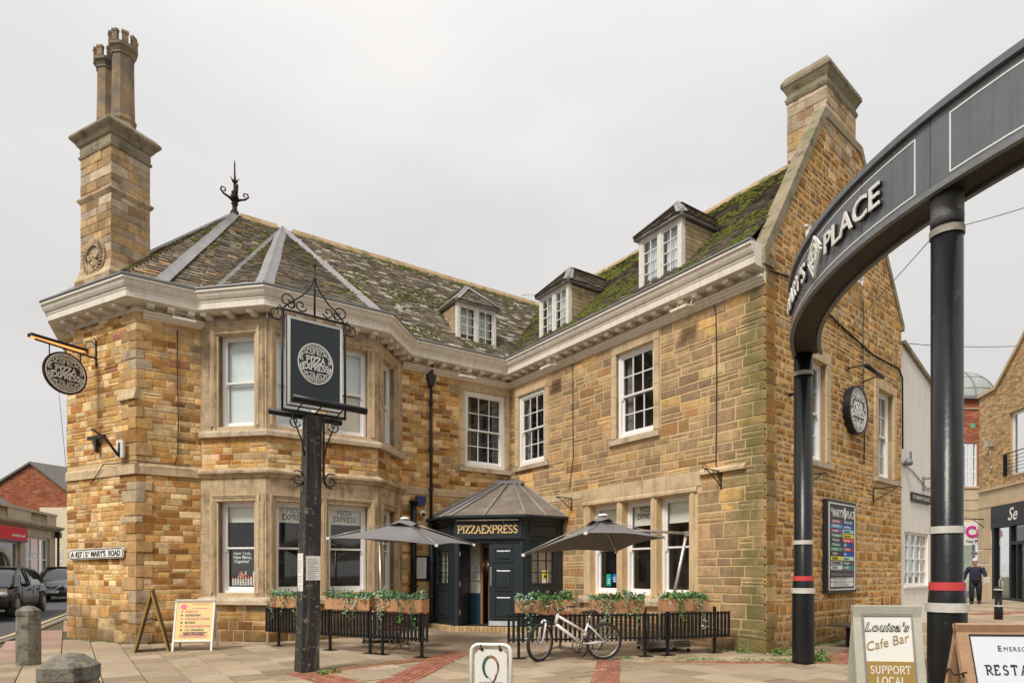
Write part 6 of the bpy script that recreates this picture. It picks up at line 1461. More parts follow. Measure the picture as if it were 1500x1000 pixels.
mb = MB(T(4.36, 5.42, 0) @ RZ(rad(-4))); mb.tube([(-.63, -.14, .72), (-.66, -.05, .70), (-.64, .04, .74), (-.62, .13, .7)], .007, 5); mb.tube([(-.64, -.16, .70), (-.66, -.17, .73), (-.63, -.18, .74)], .01, 5); mb.build('chain', M['iron'], t)
# white swinging sign
t = thing('swing_sign', 'white tubular-framed swing sign with a teal and bronze ring on it', 'pavement sign', (-.20, 6.15, 0)); SW = T(-.20, 6.15, 0) @ RZ(rad(-9))
mb = MB(SW); c = .07; pts = [(-.19, 0, .05), (-.19, 0, .80)]+[(-.19+c-c*math.cos(a*PI/8), 0, .80+c*math.sin(a*PI/8)) for a in range(1, 5)]+[(.19-c+c*math.sin(a*PI/8), 0, .80+c*math.cos(a*PI/8)) for a in range(0, 5)]+[(.19, 0, .05)]
mb.tube(pts, .018, 8); mb.build('frame', M['sign_white'], t)
mb = MB(SW); mb.box(-.24, .24, -.2, .2, 0, .07); mb.build('base', M['rubber'], t)
pp_ = rrect(-.155, .14, .155, .825, .045); mb = MB(SW); mb.prism(pp_, -.012, .008, 'y'); mb.build('panel', M['sign_white'], t)
for x in (-.09, .09): mb = MB(SW); mb.tube([(x-.01, -.02, .87), (x, -.03, .85), (x+.012, -.02, .83), (x, -.015, .815)], .007, 5); mb.tube([(x-.02, -.02, .835), (x+.02, -.02, .825)], .006, 5); mb.build('hook', M['black'], t)
mb = MB(SW @ T(0, -.012, .655)); mb.col = (.12, .26, .28); mb.ribbon([(-.025, -.085), (.0, -.115), (.022, -.15)], .006, -.003, 0); mb.col = (.22, .05, .09); mb.ribbon([(.055, -.06), (.045, -.10), (.02, -.14)], .016, -.004, -.001); mb.build('brush_tail', M['tint'], t)
n = 22
for k in range(n):
    a0 = rad(245-k*300/n*1.0); a1 = rad(245-(k+1.15)*300/n); f = k/n
    wd = .008+.020*math.sin(PI*min(1, .15+f*.9)); rr_ = .07
    mb = MB(SW @ T(0, -.012, .655)); mb.col = (.02+.10*f, .04+.12*math.sin(PI*f), .04+.09*math.sin(PI*f)) if f < .45 else ((.36, .20, .12) if f < .7 else (.20, .08, .07) if f < .85 else (.10, .22, .24))
    mb.ribbon([(rr_*math.cos(a0), .105*math.sin(a0)), (rr_*math.cos(a1)*(1+.1*f), .105*math.sin(a1)*(1+.25*max(0, f-.7)))], wd, -.003, 0); mb.build('brush_stroke', M['tint'], t)
mb = MB(SW @ T(0, -.012, 0)); add_text(mb, 'OPTIMISE', .05, -.115, .488, -.003, fit=.225); mb.build('lettering', M['gutter'], t)

# ---------------------------------------------------------------- bollards and bench
def stone_bollard(x, y, lab, rz=0, s=.155, h=1.02):
    mb = MB(T(x, y, ground_z(x, y)) @ RZ(rz)); c = s*.42
    def octa(s, c, z): return [(s-c, -s, z), (s, -s+c, z), (s, s-c, z), (s-c, s, z), (-s+c, s, z), (-s, s-c, z), (-s, -s+c, z), (-s+c, -s, z)]
    lv = [octa(s*.98, c, -.05), octa(s, c, .3), octa(s*.97, c, h*.80), octa(s*.93, c, h*.82), octa(s*.99, c, h*.84), octa(s*.99, c, h*.92), octa(s*.45, c*.4, h*.99), octa(s*.12, c*.1, h)]
    vs = [q for l in lv for q in l]; mb.add(vs, [(i*8+k, i*8+(k+1) % 8, i*8+8+(k+1) % 8, i*8+8+k) for i in range(len(lv)-1) for k in range(8)]+[tuple(range(56, 64))])
    o = mb.build('stone_bollard', M['concrete'], origin=(x, y, 0)); tag(o, lab, 'bollard', 'stone bollards at the kerb')
stone_bollard(-8.19, 10.95, 'whole weathered stone bollard standing by the kerb at the left', .1, .155, 1.0); stone_bollard(-2.89, 4.22, 'domed top of the nearest stone bollard at the bottom edge', .2, .155, 1.03)
bm = thing('metal_bollard', 'short black bollard with two white rings in the shopping street', 'bollard', (14.9, 19.8, ground_z(14.9, 19.8)))
mb = MB(T(14.9, 19.8, ground_z(14.9, 19.8))); mb.lathe([(.115, -.05), (.115, .42), (.095, .44), (.09, .90), (.10, .95), (.07, 1.0), (.02, 1.03)], n=16); mb.build('post', M['blackpaint'], bm)
for z in (.42, .92): mb = MB(T(14.9, 19.8, ground_z(14.9, 19.8))); mb.lathe([(.09, z-.02), (.125, z-.02), (.125, z+.02), (.09, z+.02)], n=16, smooth=False); mb.build('white_ring', M['whiteband'], bm)
bn = thing('street_bench', 'dark slatted bench against the gable wall behind the cafe board', 'bench', tuple(FG @ Vector((3.3, -.55, 0))))
for k in range(5): mb = MB(FG); mb.col = (.09, .07, .055) if k else (.22, .07, .05); mb.box(2.0, 4.2, -.82+k*.105, -.73+k*.105, .44, .475); mb.build('seat_slat', M['tint'], bn)
for s in (2.55, 3.75): mb = MB(FG); mb.box(s-.05, s+.05, -.6, -.5, -.02, .44); mb.box(s-.04, s+.04, -.8, -.32, .40, .438); mb.build('leg', M['black'], bn)
# ---------------------------------------------------------------- ground, road, pavement
K0 = Vector((-11.8, 15.4)); KD = Vector((-.36, .93)).normalized()          # kerb line
def kerb_side(p): return (Vector(p[:2])-K0).dot(Vector((KD.y, -KD.x)))      # > 0 on the pavement side
def grid_sheet(name, m, x0, x1, y0, y1, step, dz, keep=None, kind='structure'):
    mb = MB(); nx = int((x1-x0)/step); ny = int((y1-y0)/step)
    for i in range(nx):
        for j in range(ny):
            a, b = x0+i*step, y0+j*step
            q = [(a, b), (a+step, b), (a+step, b+step), (a, b+step)]
            if keep and not keep((a+step/2, b+step/2)): continue
            mb.add([(x, y, ground_z(x, y)+dz) for x, y in q], [(0, 1, 2, 3)], Matrix())
    return mb.build(name, m, kind=kind)
mb = MB()
for a, b, c, d_ in ((-300, -60, -300, 300), (50, 300, -300, 300), (-60, 50, -300, -6), (-60, 50, 90, 300)):
    mb.add([(a, c, .4-.16 if c > 50 else -.16), (b, c, .4-.16 if c > 50 else -.16), (b, d_, .24 if c > 50 else -.16), (a, d_, .24 if c > 50 else -.16)], [(0, 1, 2, 3)], Matrix())
for i in range(110):
    for j in range(96):
        a, b = -60+i, -6+j; mb.add([(x, y, ground_z(x, y)-.16) for x, y in ((a, b), (a+1, b), (a+1, b+1), (a, b+1))], [(0, 1, 2, 3)], Matrix())
mb.build('ground', M['joint'], kind='structure')
n_ = Vector((KD.y, -KD.x))
def kpt(s, o, dz=0): p = K0+KD*s+n_*o; return (p.x, p.y, ground_z(p.x, p.y)+dz)
mb = MB()
for k in range(-22, 60): 
    for o0, o1 in ((-2, 0), (-4, -2), (-6, -4), (-8, -6), (-10, -8)): mb.add([kpt(k, o0, -.11), kpt(k, o1, -.11), kpt(k+1, o1, -.11), kpt(k+1, o0, -.11)], [(0, 1, 2, 3)], Matrix())
mb.build('road', M['asphalt'], kind='structure')
mb = MB()
for o in (-.42, -.20):
    for k in range(-22, 60): mb.add([kpt(k, o-.05, -.105), kpt(k, o+.05, -.105), kpt(k+1, o+.05, -.105), kpt(k+1, o-.05, -.105)], [(0, 1, 2, 3)], Matrix())
mb.build('road_marking', M['yellow_line'], kind='structure')
base = grid_sheet('pavement', M['joint'], -22, 46, 0, 60, 1.0, -.03, keep=lambda p: kerb_side(p) > .6)
mb = MB()
for k in range(-20, 50): mb.add([kpt(k, .0, -.03), kpt(k, 1.6, -.032), kpt(k+1, 1.6, -.032), kpt(k+1, .0, -.03)], [(0, 1, 2, 3)], Matrix())
mb.build('pavement_edge', M['joint'], base)
# kerb stones
for k in range(-10, 24):
    s0, s1 = k*.92, k*.92+.905; mb = MB(); o0, o1 = 0, .15; vs = [kpt(s0, o0, -.14), kpt(s1, o0, -.14), kpt(s1, o1, -.14), kpt(s0, o1, -.14), kpt(s0, o0+.015, .004), kpt(s1, o0+.015, .004), kpt(s1, o1, .006), kpt(s0, o1, .006)]
    mb.add(vs, [(0, 1, 5, 4), (1, 2, 6, 5), (2, 3, 7, 6), (3, 0, 4, 7), (4, 5, 6, 7)], Matrix()); mb.build('kerb_stone', M['concrete'], base)
def in_building(p, mrg=.0):
    p = Vector(p[:2])
    def inside(poly):
        c = False
        for i in range(len(poly)):
            a, b = poly[i-1], poly[i]
            if (a.y > p.y) != (b.y > p.y) and p.x < (b.x-a.x)*(p.y-a.y)/(b.y-a.y)+a.x: c = not c
        return c
    return inside([PB, P0L, P1, A, B, Cc, D, I0, WLp(0, -6)]) or inside([I0, C1, GE, WRp(0, -7)]) or inside([W1, F1, F2, W2, I0])
bands = []     # brick bands: (start, end, width, courses)
def bandline(p, q, w): bands.append((Vector(p), Vector(q), w))
def G0(u, v): Y = CAMH*F_PX/(v-HOR); return Vector(((u-750)/F_PX*Y, Y))
bandline((-1.72, 8.9), (-1.08, 12.6), .52); bandline((-3.05, 10.1), (-1.05, 12.35), .30); bandline((-3.3, 10.15), (-2.3, 9.0), .55)
bandline((1.27, 8.9), (1.72, 11.5), .42); bandline((2.6, 11.38), (7.6, 11.05), .20); bandline((5.5, 11.3), (7.6, 13.6), .55)
bandline((15.2, 21.4), (21, 23.2), .5); bandline((13.2, 17.4), (20, 19.4), .5)
def in_band(p):
    for a, b, w in bands:
        L_ = (b-a).length; d_ = (b-a)/L_; r = p-a; s = r.dot(d_); t = abs(r.x*d_.y-r.y*d_.x)
        if -.1 < s < L_+.1 and t < w/2+.02: return True
    return False
eb = -e2; sw, sl = .52, .60; pav = {}
PV = [(.38, .29, .195), (.42, .325, .22), (.33, .25, .165), (.44, .35, .245), (.38, .295, .21), (.30, .23, .155)]
for i in range(-26, 62):
    off = R.uniform(0, 1)*sl*.0+(sl/2 if i % 2 else 0)
    for j in range(-10, 60):
        a0, t0 = i*sw, j*sl+off; c = Vector((-.0, 9.0))+d2*(a0+sw/2)+eb*(t0+sl/2)
        if c.y < 8.4 or c.y > 30 or kerb_side(c) < .45: continue
        u, v = proj(Vector((c.x, c.y, 0)))
        if not -40 < u < 1540: continue
        if in_building(c): continue
        if c.y > 18 and -12 < c.x < 5: continue
        g = .007; cs = [Vector((-.0, 9.0))+d2*(a0+x)+eb*(t0+y) for x, y in ((g, g), (sw-g, g), (sw-g, sl-g), (g, sl-g))]
        h = R.uniform(-.004, .004); tl = R.uniform(-.002, .002); b = .006; cc = sum(cs, Vector((0, 0)))/4
        top = [(q+(cc-q).normalized()*b*1.4) for q in cs]
        vs = [(q.x, q.y, ground_z(q.x, q.y)-.03) for q in cs]+[(q.x, q.y, ground_z(q.x, q.y)-.006+h) for q in cs]+[(q.x, q.y, ground_z(q.x, q.y)+h+(tl if k < 2 else -tl)) for k, q in enumerate(top)]
        if in_band(cc): vs = [(x, y, z-.011) for x, y, z in vs]
        k = R.uniform(.88, 1.1); col = tuple(q*k for q in R.choice(PV))
        ks = kerb_side(cc)
        if ks < 1.3 and cc.y > 11.5: col = (.38*k, .25*k, .20*k)
        piece('paving_slab', vs, [(0,1,5,4),(1,2,6,5),(2,3,7,6),(3,0,4,7),(4,5,9,8),(5,6,10,9),(6,7,11,10),(7,4,8,11),(8,9,10,11)], col, Matrix(), M['paving'], base, base)
for a, b, w in bands:
    L_ = (b-a).length; d_ = (b-a)/L_; s_ = Vector((-d_.y, d_.x)); nc = max(1, round(w/.107)); cw_ = w/nc
    edge = nc <= 2
    for r in range(nc):
        x = -R.uniform(0, .1); bl_ = .107 if edge else .215
        if edge and r > 0: break
        while x < L_:
            wr0, wr1 = (-w/2, w/2) if edge else (-w/2+r*cw_, -w/2+(r+1)*cw_)
            cs = [a+d_*(x+p)+s_*q for p, q in ((.004, wr0+.004), (bl_-.004, wr0+.004), (bl_-.004, wr1-.004), (.004, wr1-.004))]
            h = R.uniform(-.002, .003)
            if not in_building(cs[0]):
                cc = sum(cs, Vector((0, 0)))/4; vs = [(q.x, q.y, ground_z(q.x, q.y)-.03) for q in cs]+[((q+(cc-q)*.06).x, (q+(cc-q)*.06).y, ground_z(q.x, q.y)+.003+h) for q in cs]
                k = R.uniform(.7, 1.15); piece('paving_brick', vs, [(0,1,5,4),(1,2,6,5),(2,3,7,6),(3,0,4,7),(4,5,6,7)], (.35*k, .135*k, .078*k), Matrix(), M['redbrick'], base, base)
            x += bl_
flush_pieces({'paving_slab': 'slab_paving', 'paving_brick': 'brick_paving'})
# weeds along the foot of the wall, posts and joints
wm = MB()
def tuft(x, y, r, n, hgt=.08, s=.035):
    for k in range(n):
        a, q = R.uniform(0, 2*PI), abs(R.gauss(0, r)); leaf(wm, Vector((x+q*math.cos(a), y+q*math.sin(a), ground_z(x, y)+R.uniform(.004, hgt*max(.15, 1-q/r/2)))), s*R.uniform(.6, 1.2), R.choice([(.10, .20, .025), (.13, .25, .03), (.07, .15, .02), (.16, .24, .05)]))
for k in range(110):
    f = R.random(); p = Vector((1.7, 11.75)).lerp(Vector((5.5, 11.45)), f); tuft(p.x+R.gauss(0, .05), p.y+R.gauss(0, .12), .05, R.randint(3, 9), .03, .025)
for k in range(45):
    f = R.random(); p = Vector((-2.95, 10.15)).lerp(Vector((-1.1, 12.3)), f); tuft(p.x+R.gauss(0, .08), p.y+R.gauss(0, .1), .04, R.randint(2, 6), .02, .02)
for p in ((-2.95, 10.05), (-2.8, 10.2), (-2.9, 9.9)): tuft(p[0], p[1], .07, 40, .08)
for p, n in (((4.45, 12.55), 70), ((5.05, 12.25), 90), ((5.25, 12.2), 60), ((5.4, 11.35), 90), ((5.5, 11.5), 70), ((5.75, 12.0), 60), ((4.2, 12.9), 40)): tuft(p[0], p[1], .12, n, .16, .045)
for k in range(30): s = R.uniform(0, 2.4); q = FP @ Vector((s, -.05, 0)); tuft(q.x, q.y, .04, 8, .03, .02)
for k in range(40): s = R.uniform(-9.8, -3.6); q = FL @ Vector((s, -.08-(1.2 if -7.4 < s < -4.7 else 0), 0)); tuft(q.x, q.y, .03, 5, .025, .02)
for k in range(60): s = R.uniform(.8, 7.3); q = FG @ Vector((s, -.12, 0)); tuft(q.x, q.y, .05, 8, .05, .028)
o = wm.build('weeds', M['weed'], kind='stuff'); o['label'] = 'small green weeds in the paving joints and at the foot of the walls'
lt = MB()
for k in range(170): x, y = R.uniform(-7, 7), R.uniform(9, 13); lt.box(x, x+R.uniform(.01, .03), y, y+R.uniform(.01, .025), .004, .008, M=Matrix())
o = lt.build('litter_specks', M['whiteband'], kind='stuff'); o['label'] = 'pale specks of chewing gum and grit on the paving'

# ---------------------------------------------------------------- cars
paint_k = mat('black_car_paint', (.008, .008, .009), .34, var=.05, bump=0, coat=.12, spec=.3); paint_g = mat('dark_grey_car_paint', (.04, .042, .046), .3, var=.05, bump=0, coat=.4)
cglass = mat('car_glass', (.02, .024, .024), .05, var=0, bump=0, spec=.9); rimm = mat('dark_alloy', (.16, .16, .165), .35, metal=.6, bump=0); lampm = mat('headlight_glass', (.5, .52, .54), .12, metal=.4, var=.1, bump=0, spec=.8)
def car(name, lab, x, y, heading, Ln, Wd, H, paint, plate, suv=False):
    """origin at the middle of the car on the ground, +x is forward"""
    t = thing(name, lab, 'car', (x, y, ground_z(x, y)-.11)); W = T(x, y, ground_z(x, y)-.11) @ RZ(heading); w = Wd/2; L = Ln/2
    belt = H*.62; hood = H*.60 if not suv else H*.64
    # stations: x, half width at sill, half width at belt, bottom z, top (belt) z
    st = [(-L, w*.72, w*.70, .42, belt*.90), (-L*.95, w*.90, w*.86, .28, belt*1.0), (-L*.72, w*.98, w*.93, .22, belt*1.02), (-L*.3, w, w*.95, .2, belt), (L*.15, w, w*.95, .2, belt*.98), (L*.42, w*.99, w*.92, .2, belt*.97), (L*.70, w*.97, w*.86, .22, hood*.93), (L*.90, w*.88, w*.74, .24, hood*.80), (L, w*.62, w*.52, .32, hood*.62)]
    mb = MB(W); vs = []; m = 9; mb.smooth = True
    for sx, ws, wb, zb, zt in st:
        half = [(ws*.86, zb), (ws, zb+.10), (ws*1.0, zb+(zt-zb)*.55), (wb, zt-.04), (wb*.80, zt+.02)]
        prof = [(-a, b) for a, b in half]+[(0, zt+.05)]+[(a, b) for a, b in half[::-1]]; vs += [(sx, a, b) for a, b in prof]
    k = 11
    mb.add(vs, [(i*k+j, i*k+(j+1) % k, i*k+k+(j+1) % k, i*k+k+j) for i in range(len(st)-1) for j in range(k)]+[tuple(range(k-1, -1, -1)), tuple((len(st)-1)*k+j for j in range(k))]); mb.build('body', paint, t)
    cab = [(-L*.96, belt*1.0, 0), (-L*.85, H*.80, 0), (-L*.66, H*.94, 0), (-L*.22, H, 0), (L*.08, H*.98, 0), (L*.32, H*.83, 0), (L*.60, belt*.97, 0)]
    mb = MB(W); mb.smooth = True; vs = []
    for i, (sx, z, _) in enumerate(cab): wt = w*(.86-.22*max(0, (z-belt)/(H-belt))); vs += [(sx, -w*.88, belt-.03), (sx, -wt-.02, z-.03), (sx, -wt*.8, z+.0), (sx, 0, z+.015), (sx, wt*.8, z), (sx, wt+.02, z-.03), (sx, w*.88, belt-.03)]
    mb.add(vs, [(i*7+j, i*7+j+1, i*7+8+j, i*7+7+j) for i in range(6) for j in range(6)]+[(0, 1, 2, 3, 4, 5, 6)]); mb.build('windows', cglass, t)
    mb = MB(W); mb.smooth = True
    mb.tube([(L*.53, s*w*.83, belt-.02) for s in (-1, 1)], .02, 5)
    for s in (-1, 1): mb.tube([(L*.60, s*w*.86, belt-.02), (L*.32, s*w*.73, H*.825), (L*.08, s*w*.655, H*.96), (-L*.22, s*w*.65, H*.98), (-L*.66, s*w*.69, H*.92), (-L*.85, s*w*.76, H*.79), (-L*.96, s*w*.84, belt)], .035, 6); mb.tube([(-L*.12, s*w*.90, belt), (-L*.12, s*w*.70, H*.98)], .028, 5); mb.tube([(L*.30, s*w*.90, belt), (L*.18, s*w*.80, H*.82)], .012, 4)
    vs = [(L*.10, -w*.64, H*.985), (L*.10, w*.64, H*.985), (-L*.22, w*.64, H*1.008), (-L*.22, -w*.64, H*1.008), (-L*.68, w*.68, H*.95), (-L*.68, -w*.68, H*.95), (L*.10, 0, H*1.0), (-L*.22, 0, H*1.022), (-L*.68, 0, H*.965)]
    mb.add(vs, [(0, 6, 7, 3), (6, 1, 2, 7), (3, 7, 8, 5), (7, 2, 4, 8)]); mb.build('roof_frame', paint, t)
    wr = .33 if not suv else .36
    for fx in (L*.62, -L*.60):
        for s in (-1, 1):
            Wm = W @ T(fx, s*(w-.10), wr); mb = MB(Wm @ RX(PI/2)); mb.lathe([(wr*.6, -.11), (wr*.97, -.10), (wr, -.05), (wr, .05), (wr*.97, .10), (wr*.6, .11)], n=26); wo = mb.build('wheel', M['rubber'], t)
            mb = MB(Wm @ RX(PI/2)); mb.lathe([(wr*.64, -.125), (wr*.60, -.118), (wr*.60, .118), (wr*.64, .125)], n=22)
            for q in range(7): a = q*2*PI/7; mb.prism([(wr*.1*math.cos(a-.6), wr*.1*math.sin(a-.6)), (wr*.6*math.cos(a-.1), wr*.6*math.sin(a-.1)), (wr*.6*math.cos(a+.1), wr*.6*math.sin(a+.1)), (wr*.1*math.cos(a+.6), wr*.1*math.sin(a+.6))], -.128, .128, 'z', M=Wm @ RX(PI/2))
            mb.build('rim', rimm, wo)
            mb = MB(W); mb.tube([(fx+(wr+.05)*math.cos(a*PI/8), s*(w*1.0-.005), wr+(wr+.05)*math.sin(a*PI/8)) for a in range(9)], .022, 5); mb.build('wheel_arch', M['rubber'], t)
    zf = hood*.62
    for s in (-1, 1):
        mb = MB(W); mb.smooth = True; mb.add([(L*.985, s*w*.50, zf+.02), (L*.97, s*w*.52, zf+.15), (L*.80, s*w*.85, zf+.26), (L*.86, s*w*.92, zf+.10), (L*1.005, s*w*.46, zf+.04), (L*.90, s*w*.74, zf+.27)], [(0, 1, 5, 2, 3)] if s < 0 else [(3, 2, 5, 1, 0)]); 
        mb.lathe([(.02, -.10), (.085, -.06), (.10, 0), (.08, .06), (.02, .08)], n=12, M=W @ T(L*.87, s*w*.76, zf+.13) @ Matrix.Diagonal((1.5, 1.4, .9, 1))); mb.build('headlight', lampm, t)
        mb = MB(W @ T(L*.36, s*(w+.06), belt+.03)); mb.lathe([(.03, -.07), (.085, -.04), (.10, .02), (.06, .08)], n=10, sx=.7, sy=1.1); mb.build('door_mirror', paint, t)
        mb = MB(W); mb.box(-.05, .12, s*(w*.97), s*(w*.97+.035), belt-.14, belt-.11); mb.box(-.95, -.78, s*(w*.96), s*(w*.96+.035), belt-.13, belt-.10); mb.build('door_handle', paint, t)
        mb = MB(W); 
        for xx in (L*.36, -L*.14, -L*.42): mb.box(xx-.004, xx+.004, s*(w*.985), s*(w*1.0), .35, belt-.02)
        mb.build('door_gap', M['rubber'], t)
        mb = MB(W @ T(L*.95, s*w*.62, .42)); mb.lathe([(.03, -.03), (.06, 0), (.03, .03)], n=10); mb.build('fog_lamp', lampm, t)
    mb = MB(W); mb.box(L*.95, L*1.012, -w*.50, w*.50, zf-.10, zf+.06); mb.box(L*.93, L*1.0, -w*.6, w*.6, .30, .44); mb.build('grille', M['rubber'], t)
    mb = MB(W)
    if suv: mb.tube([(L*1.02, -w*.42, zf+.10), (L*1.03, -.10, zf-.08), (L*1.03, .10, zf-.08), (L*1.02, w*.42, zf+.10)], .018, 5)
    ring(mb, .06, .014, -.01, .01, 16, M=W @ T(L*1.03, 0, zf+.02) @ RZ(PI/2)); mb.box(L*1.02, L*1.035, -.075, .075, zf+.01, zf+.03); mb.build('badge', M['steel'], t)
    mb = MB(W); mb.box(L*1.01, L*1.02, -.26, .26, .40, .51); pl = mb.build('number_plate', M['sign_white'], t)
    mb = MB(W @ T(L*1.021, 0, .42) @ RZ(PI/2)); add_text(mb, plate, .10, -.22, 0, 0, fit=.44, bold=.003); mb.build('plate_lettering', M['sign_black'], pl)
    return t
hd = math.atan2(-.93, .36)
car('black_hatchback', 'black five-door hatchback at the left edge on the road', -15.75, 19.75, hd, 4.0, 1.75, 1.47, paint_k, 'KY14')
car('grey_suv', 'grey sport utility car behind the black hatchback', -21.0, 30.2, hd+.06, 4.4, 1.85, 1.56, mat('silver_grey_car_paint', (.12, .125, .135), .3, metal=.3, var=.05, bump=0, coat=.4), 'GLA 1K', True)

# ---------------------------------------------------------------- buildings across the road (left)
brickc = [(.34, .10, .045), (.40, .13, .06), (.28, .085, .04), (.37, .15, .08)]
def brick_fill(Mx, poly, parent, thing_o, cols, bl=.23, bh=.075, holes=(), kind='brick', maxn=None):
    """stretcher-bond brickwork as real bricks inside a polygon on a wall plane"""
    zs = [p[1] for p in poly]; z = min(zs); r = 0
    while z < max(zs):
        zm = z+bh/2; xs = []
        for i in range(len(poly)):
            (x0, y0), (x1, y1) = poly[i-1], poly[i]
            if (y0-zm)*(y1-zm) < 0: xs.append(x0+(x1-x0)*(zm-y0)/(y1-y0))
        if len(xs) >= 2:
            a, b = min(xs), max(xs); x = math.floor(a/bl)*bl-(bl/2 if r % 2 else 0)
            while x < b:
                p, q = max(a, x)+.004, min(b, x+bl)-.004
                if q-p > .04 and not any(h[0] < (p+q)/2 < h[1] and h[2] < zm < h[3] for h in holes):
                    k = R.uniform(.75, 1.2); vs = [(p, 0, z+.004), (q, 0, z+.004), (q, 0, z+bh-.005), (p, 0, z+bh-.005), (p, -.01, z+.004), (q, -.01, z+.004), (q, -.01, z+bh-.005), (p, -.01, z+bh-.005)]
                    piece(kind, vs, [(0,1,5,4),(1,2,6,5),(2,3,7,6),(3,0,4,7),(4,5,6,7)], tuple(c*k for c in R.choice(cols)), Mx, M['brick'], parent, thing_o)
                x += bl
        z += bh; r += 1
brick_core = mat('brick_mortar', (.30, .17, .10), .95, var=.15); slate_far = mat('far_slate_roof', (.16, .145, .125), .85, var=.3, vs=9, bump=.5, bs=30)
bh = thing('brick_gable_house', 'red brick gable house with cream rendered side wall across the road', 'house', (-26, 37, .3))
Y0 = 37.0; FH = Frame((-29.6, Y0), (1, .0)); ux = lambda u: (u-750)/F_PX*Y0+29.6; vz = lambda v: CAMH+(HOR-v)/F_PX*Y0
gp = [(ux(-25), 0), (ux(99), 0), (ux(99), vz(722)), (ux(46), vz(681)), (ux(-25), vz(726))]
mb = MB(FH); mb.prism(gp, .0, .3, 'y'); wl_ = mb.build('wall', brick_core, bh)
brick_fill(FH, [(ux(-25), vz(800)), (ux(60), vz(800)), (ux(60), vz(745)), (ux(99), vz(745)), (ux(99), vz(722)), (ux(46), vz(681)), (ux(-25), vz(726))], wl_, bh, brickc)
mb = MB(FH); mb.prism([(ux(60), 0), (ux(120), 0), (ux(120), vz(722)), (ux(100), vz(722)), (ux(100), vz(743)), (ux(60), vz(743))], -.10, -.01, 'y'); mb.build('rendered_wall', mat('cream_wall_paint', (.74, .64, .45), .85, var=.05, bump=.1), bh)
mb = MB(FH); mb.box(ux(84), ux(93), -.12, -.10, vz(825), vz(803)); pn = mb.build('wall_notice', M['sign_white'], bh)
mb = MB(FH @ T(0, -.121, 0)); mb.col = (.6, .12, .12)
for k in range(6): mb.box(ux(85), ux(85)+.22+R.uniform(0, .06), -.003, 0, vz(823)+k*.13, vz(823)+k*.13+.05)
mb.build('notice_print', M['tint'], pn)
mb = MB(FH)
for (u0, v0), (u1, v1) in (((46, 679), (104, 724)), ((46, 679), (-30, 726))):
    a, b = (ux(u0), vz(v0)), (ux(u1), vz(v1)); off = Vector((3.4, 9.0))
    mb.add([(a[0], -.15, a[1]), (b[0], -.15, b[1]), (b[0]+off.x, off.y, b[1]), (a[0]+off.x, off.y, a[1]), (a[0], -.15, a[1]+.12), (b[0], -.15, b[1]+.12), (b[0]+off.x, off.y, b[1]+.12), (a[0]+off.x, off.y, a[1]+.12)],
           [(0, 1, 2, 3), (4, 7, 6, 5), (0, 4, 5, 1), (1, 5, 6, 2), (2, 6, 7, 3), (3, 7, 4, 0)])
mb.build('roof', slate_far, bh)
mb = MB(FH @ T(ux(20), 1, 0)); z = vz(684); mb.tube([(0, 0, z-1.2), (0, 0, z+.25)], .025, 4); mb.tube([(-.5, 0, z+.12), (.35, 0, z+.2)], .015, 4)
for k in range(7): mb.tube([(-.45+k*.12, -.0, z+.0+k*.012), (-.45+k*.12, 0, z+.24+k*.012)], .01, 4)
o = mb.build('tv_aerial', M['alu']); tag(o, 'television aerial above the red brick gable', 'aerial')
# shop with red fascia and parapet
sh = thing('parapet_shop', 'single-storey limestone shop with red fascia and balustraded parapet across the road', 'shop', (-22, 29, .3))
FS = Frame((-21.74, 26.3), (-.283, .959)); lime = mat('shop_limestone', (.46, .38, .27), .9, var=.15, vs=2, bump=.3, streak=((.2, .16, .11), .5))
mb = MB(FS); 
for a, b in ((-2, .2), (3.9, 4.4), (7.3, 8.0)): mb.box(a, b, 0, .4, 0, 3.72)
mb.box(-2, 8.0, 0, .4, 3.3, 3.72); mb.box(4.4, 7.3, 0, .4, 0, 1.15); mb.build('wall', lime, sh)
mb = MB(FS); mb.prism([(.1, 3.70), (-.08, 3.72), (-.30, 3.85), (-.34, 3.95), (.1, 3.98)][::-1], -2, 8.35, 'x'); mb.build('cornice', lime, sh)
mb = MB(FS)
for a, b in ((-2, .9), (2.6, 5.0), (6.9, 8.1)): mb.box(a, b, -.02, .25, 3.98, 4.5)
mb.box(-2, 8.15, -.06, .3, 4.5, 4.62); mb.box(-2, 8.1, 0, .25, 3.98, 4.08); mb.build('parapet', lime, sh)
for a, b in ((.9, 2.6), (5.0, 6.9)):
    n = int((b-a)/.22)
    for k in range(n): mb = MB(FS @ T(a+(k+.5)*(b-a)/n, .12, 0)); mb.lathe([(.05, 4.08), (.085, 4.2), (.04, 4.38), (.06, 4.5)], n=8); mb.build('baluster', lime, sh)
mb = MB(FS); mb.box(-2, 4.1, -.22, -.06, 3.05, 3.62); mb.build('fascia', mat('red_fascia', (.62, .02, .02), .75, var=.05, bump=0), sh)
mb = MB(FS); mb.box(-2, 4.1, -.225, -.06, 2.98, 3.05); mb.build('fascia_edge', mat('purple_edge', (.10, .03, .12), .5), sh)
mb = MB(FS @ T(0, -.22, 0)); add_text(mb, 'connells.co.uk', .22, 2.45, 3.2, -.008, fit=1.35, bold=.004); mb.build('fascia_lettering', M['sign_white'], sh)
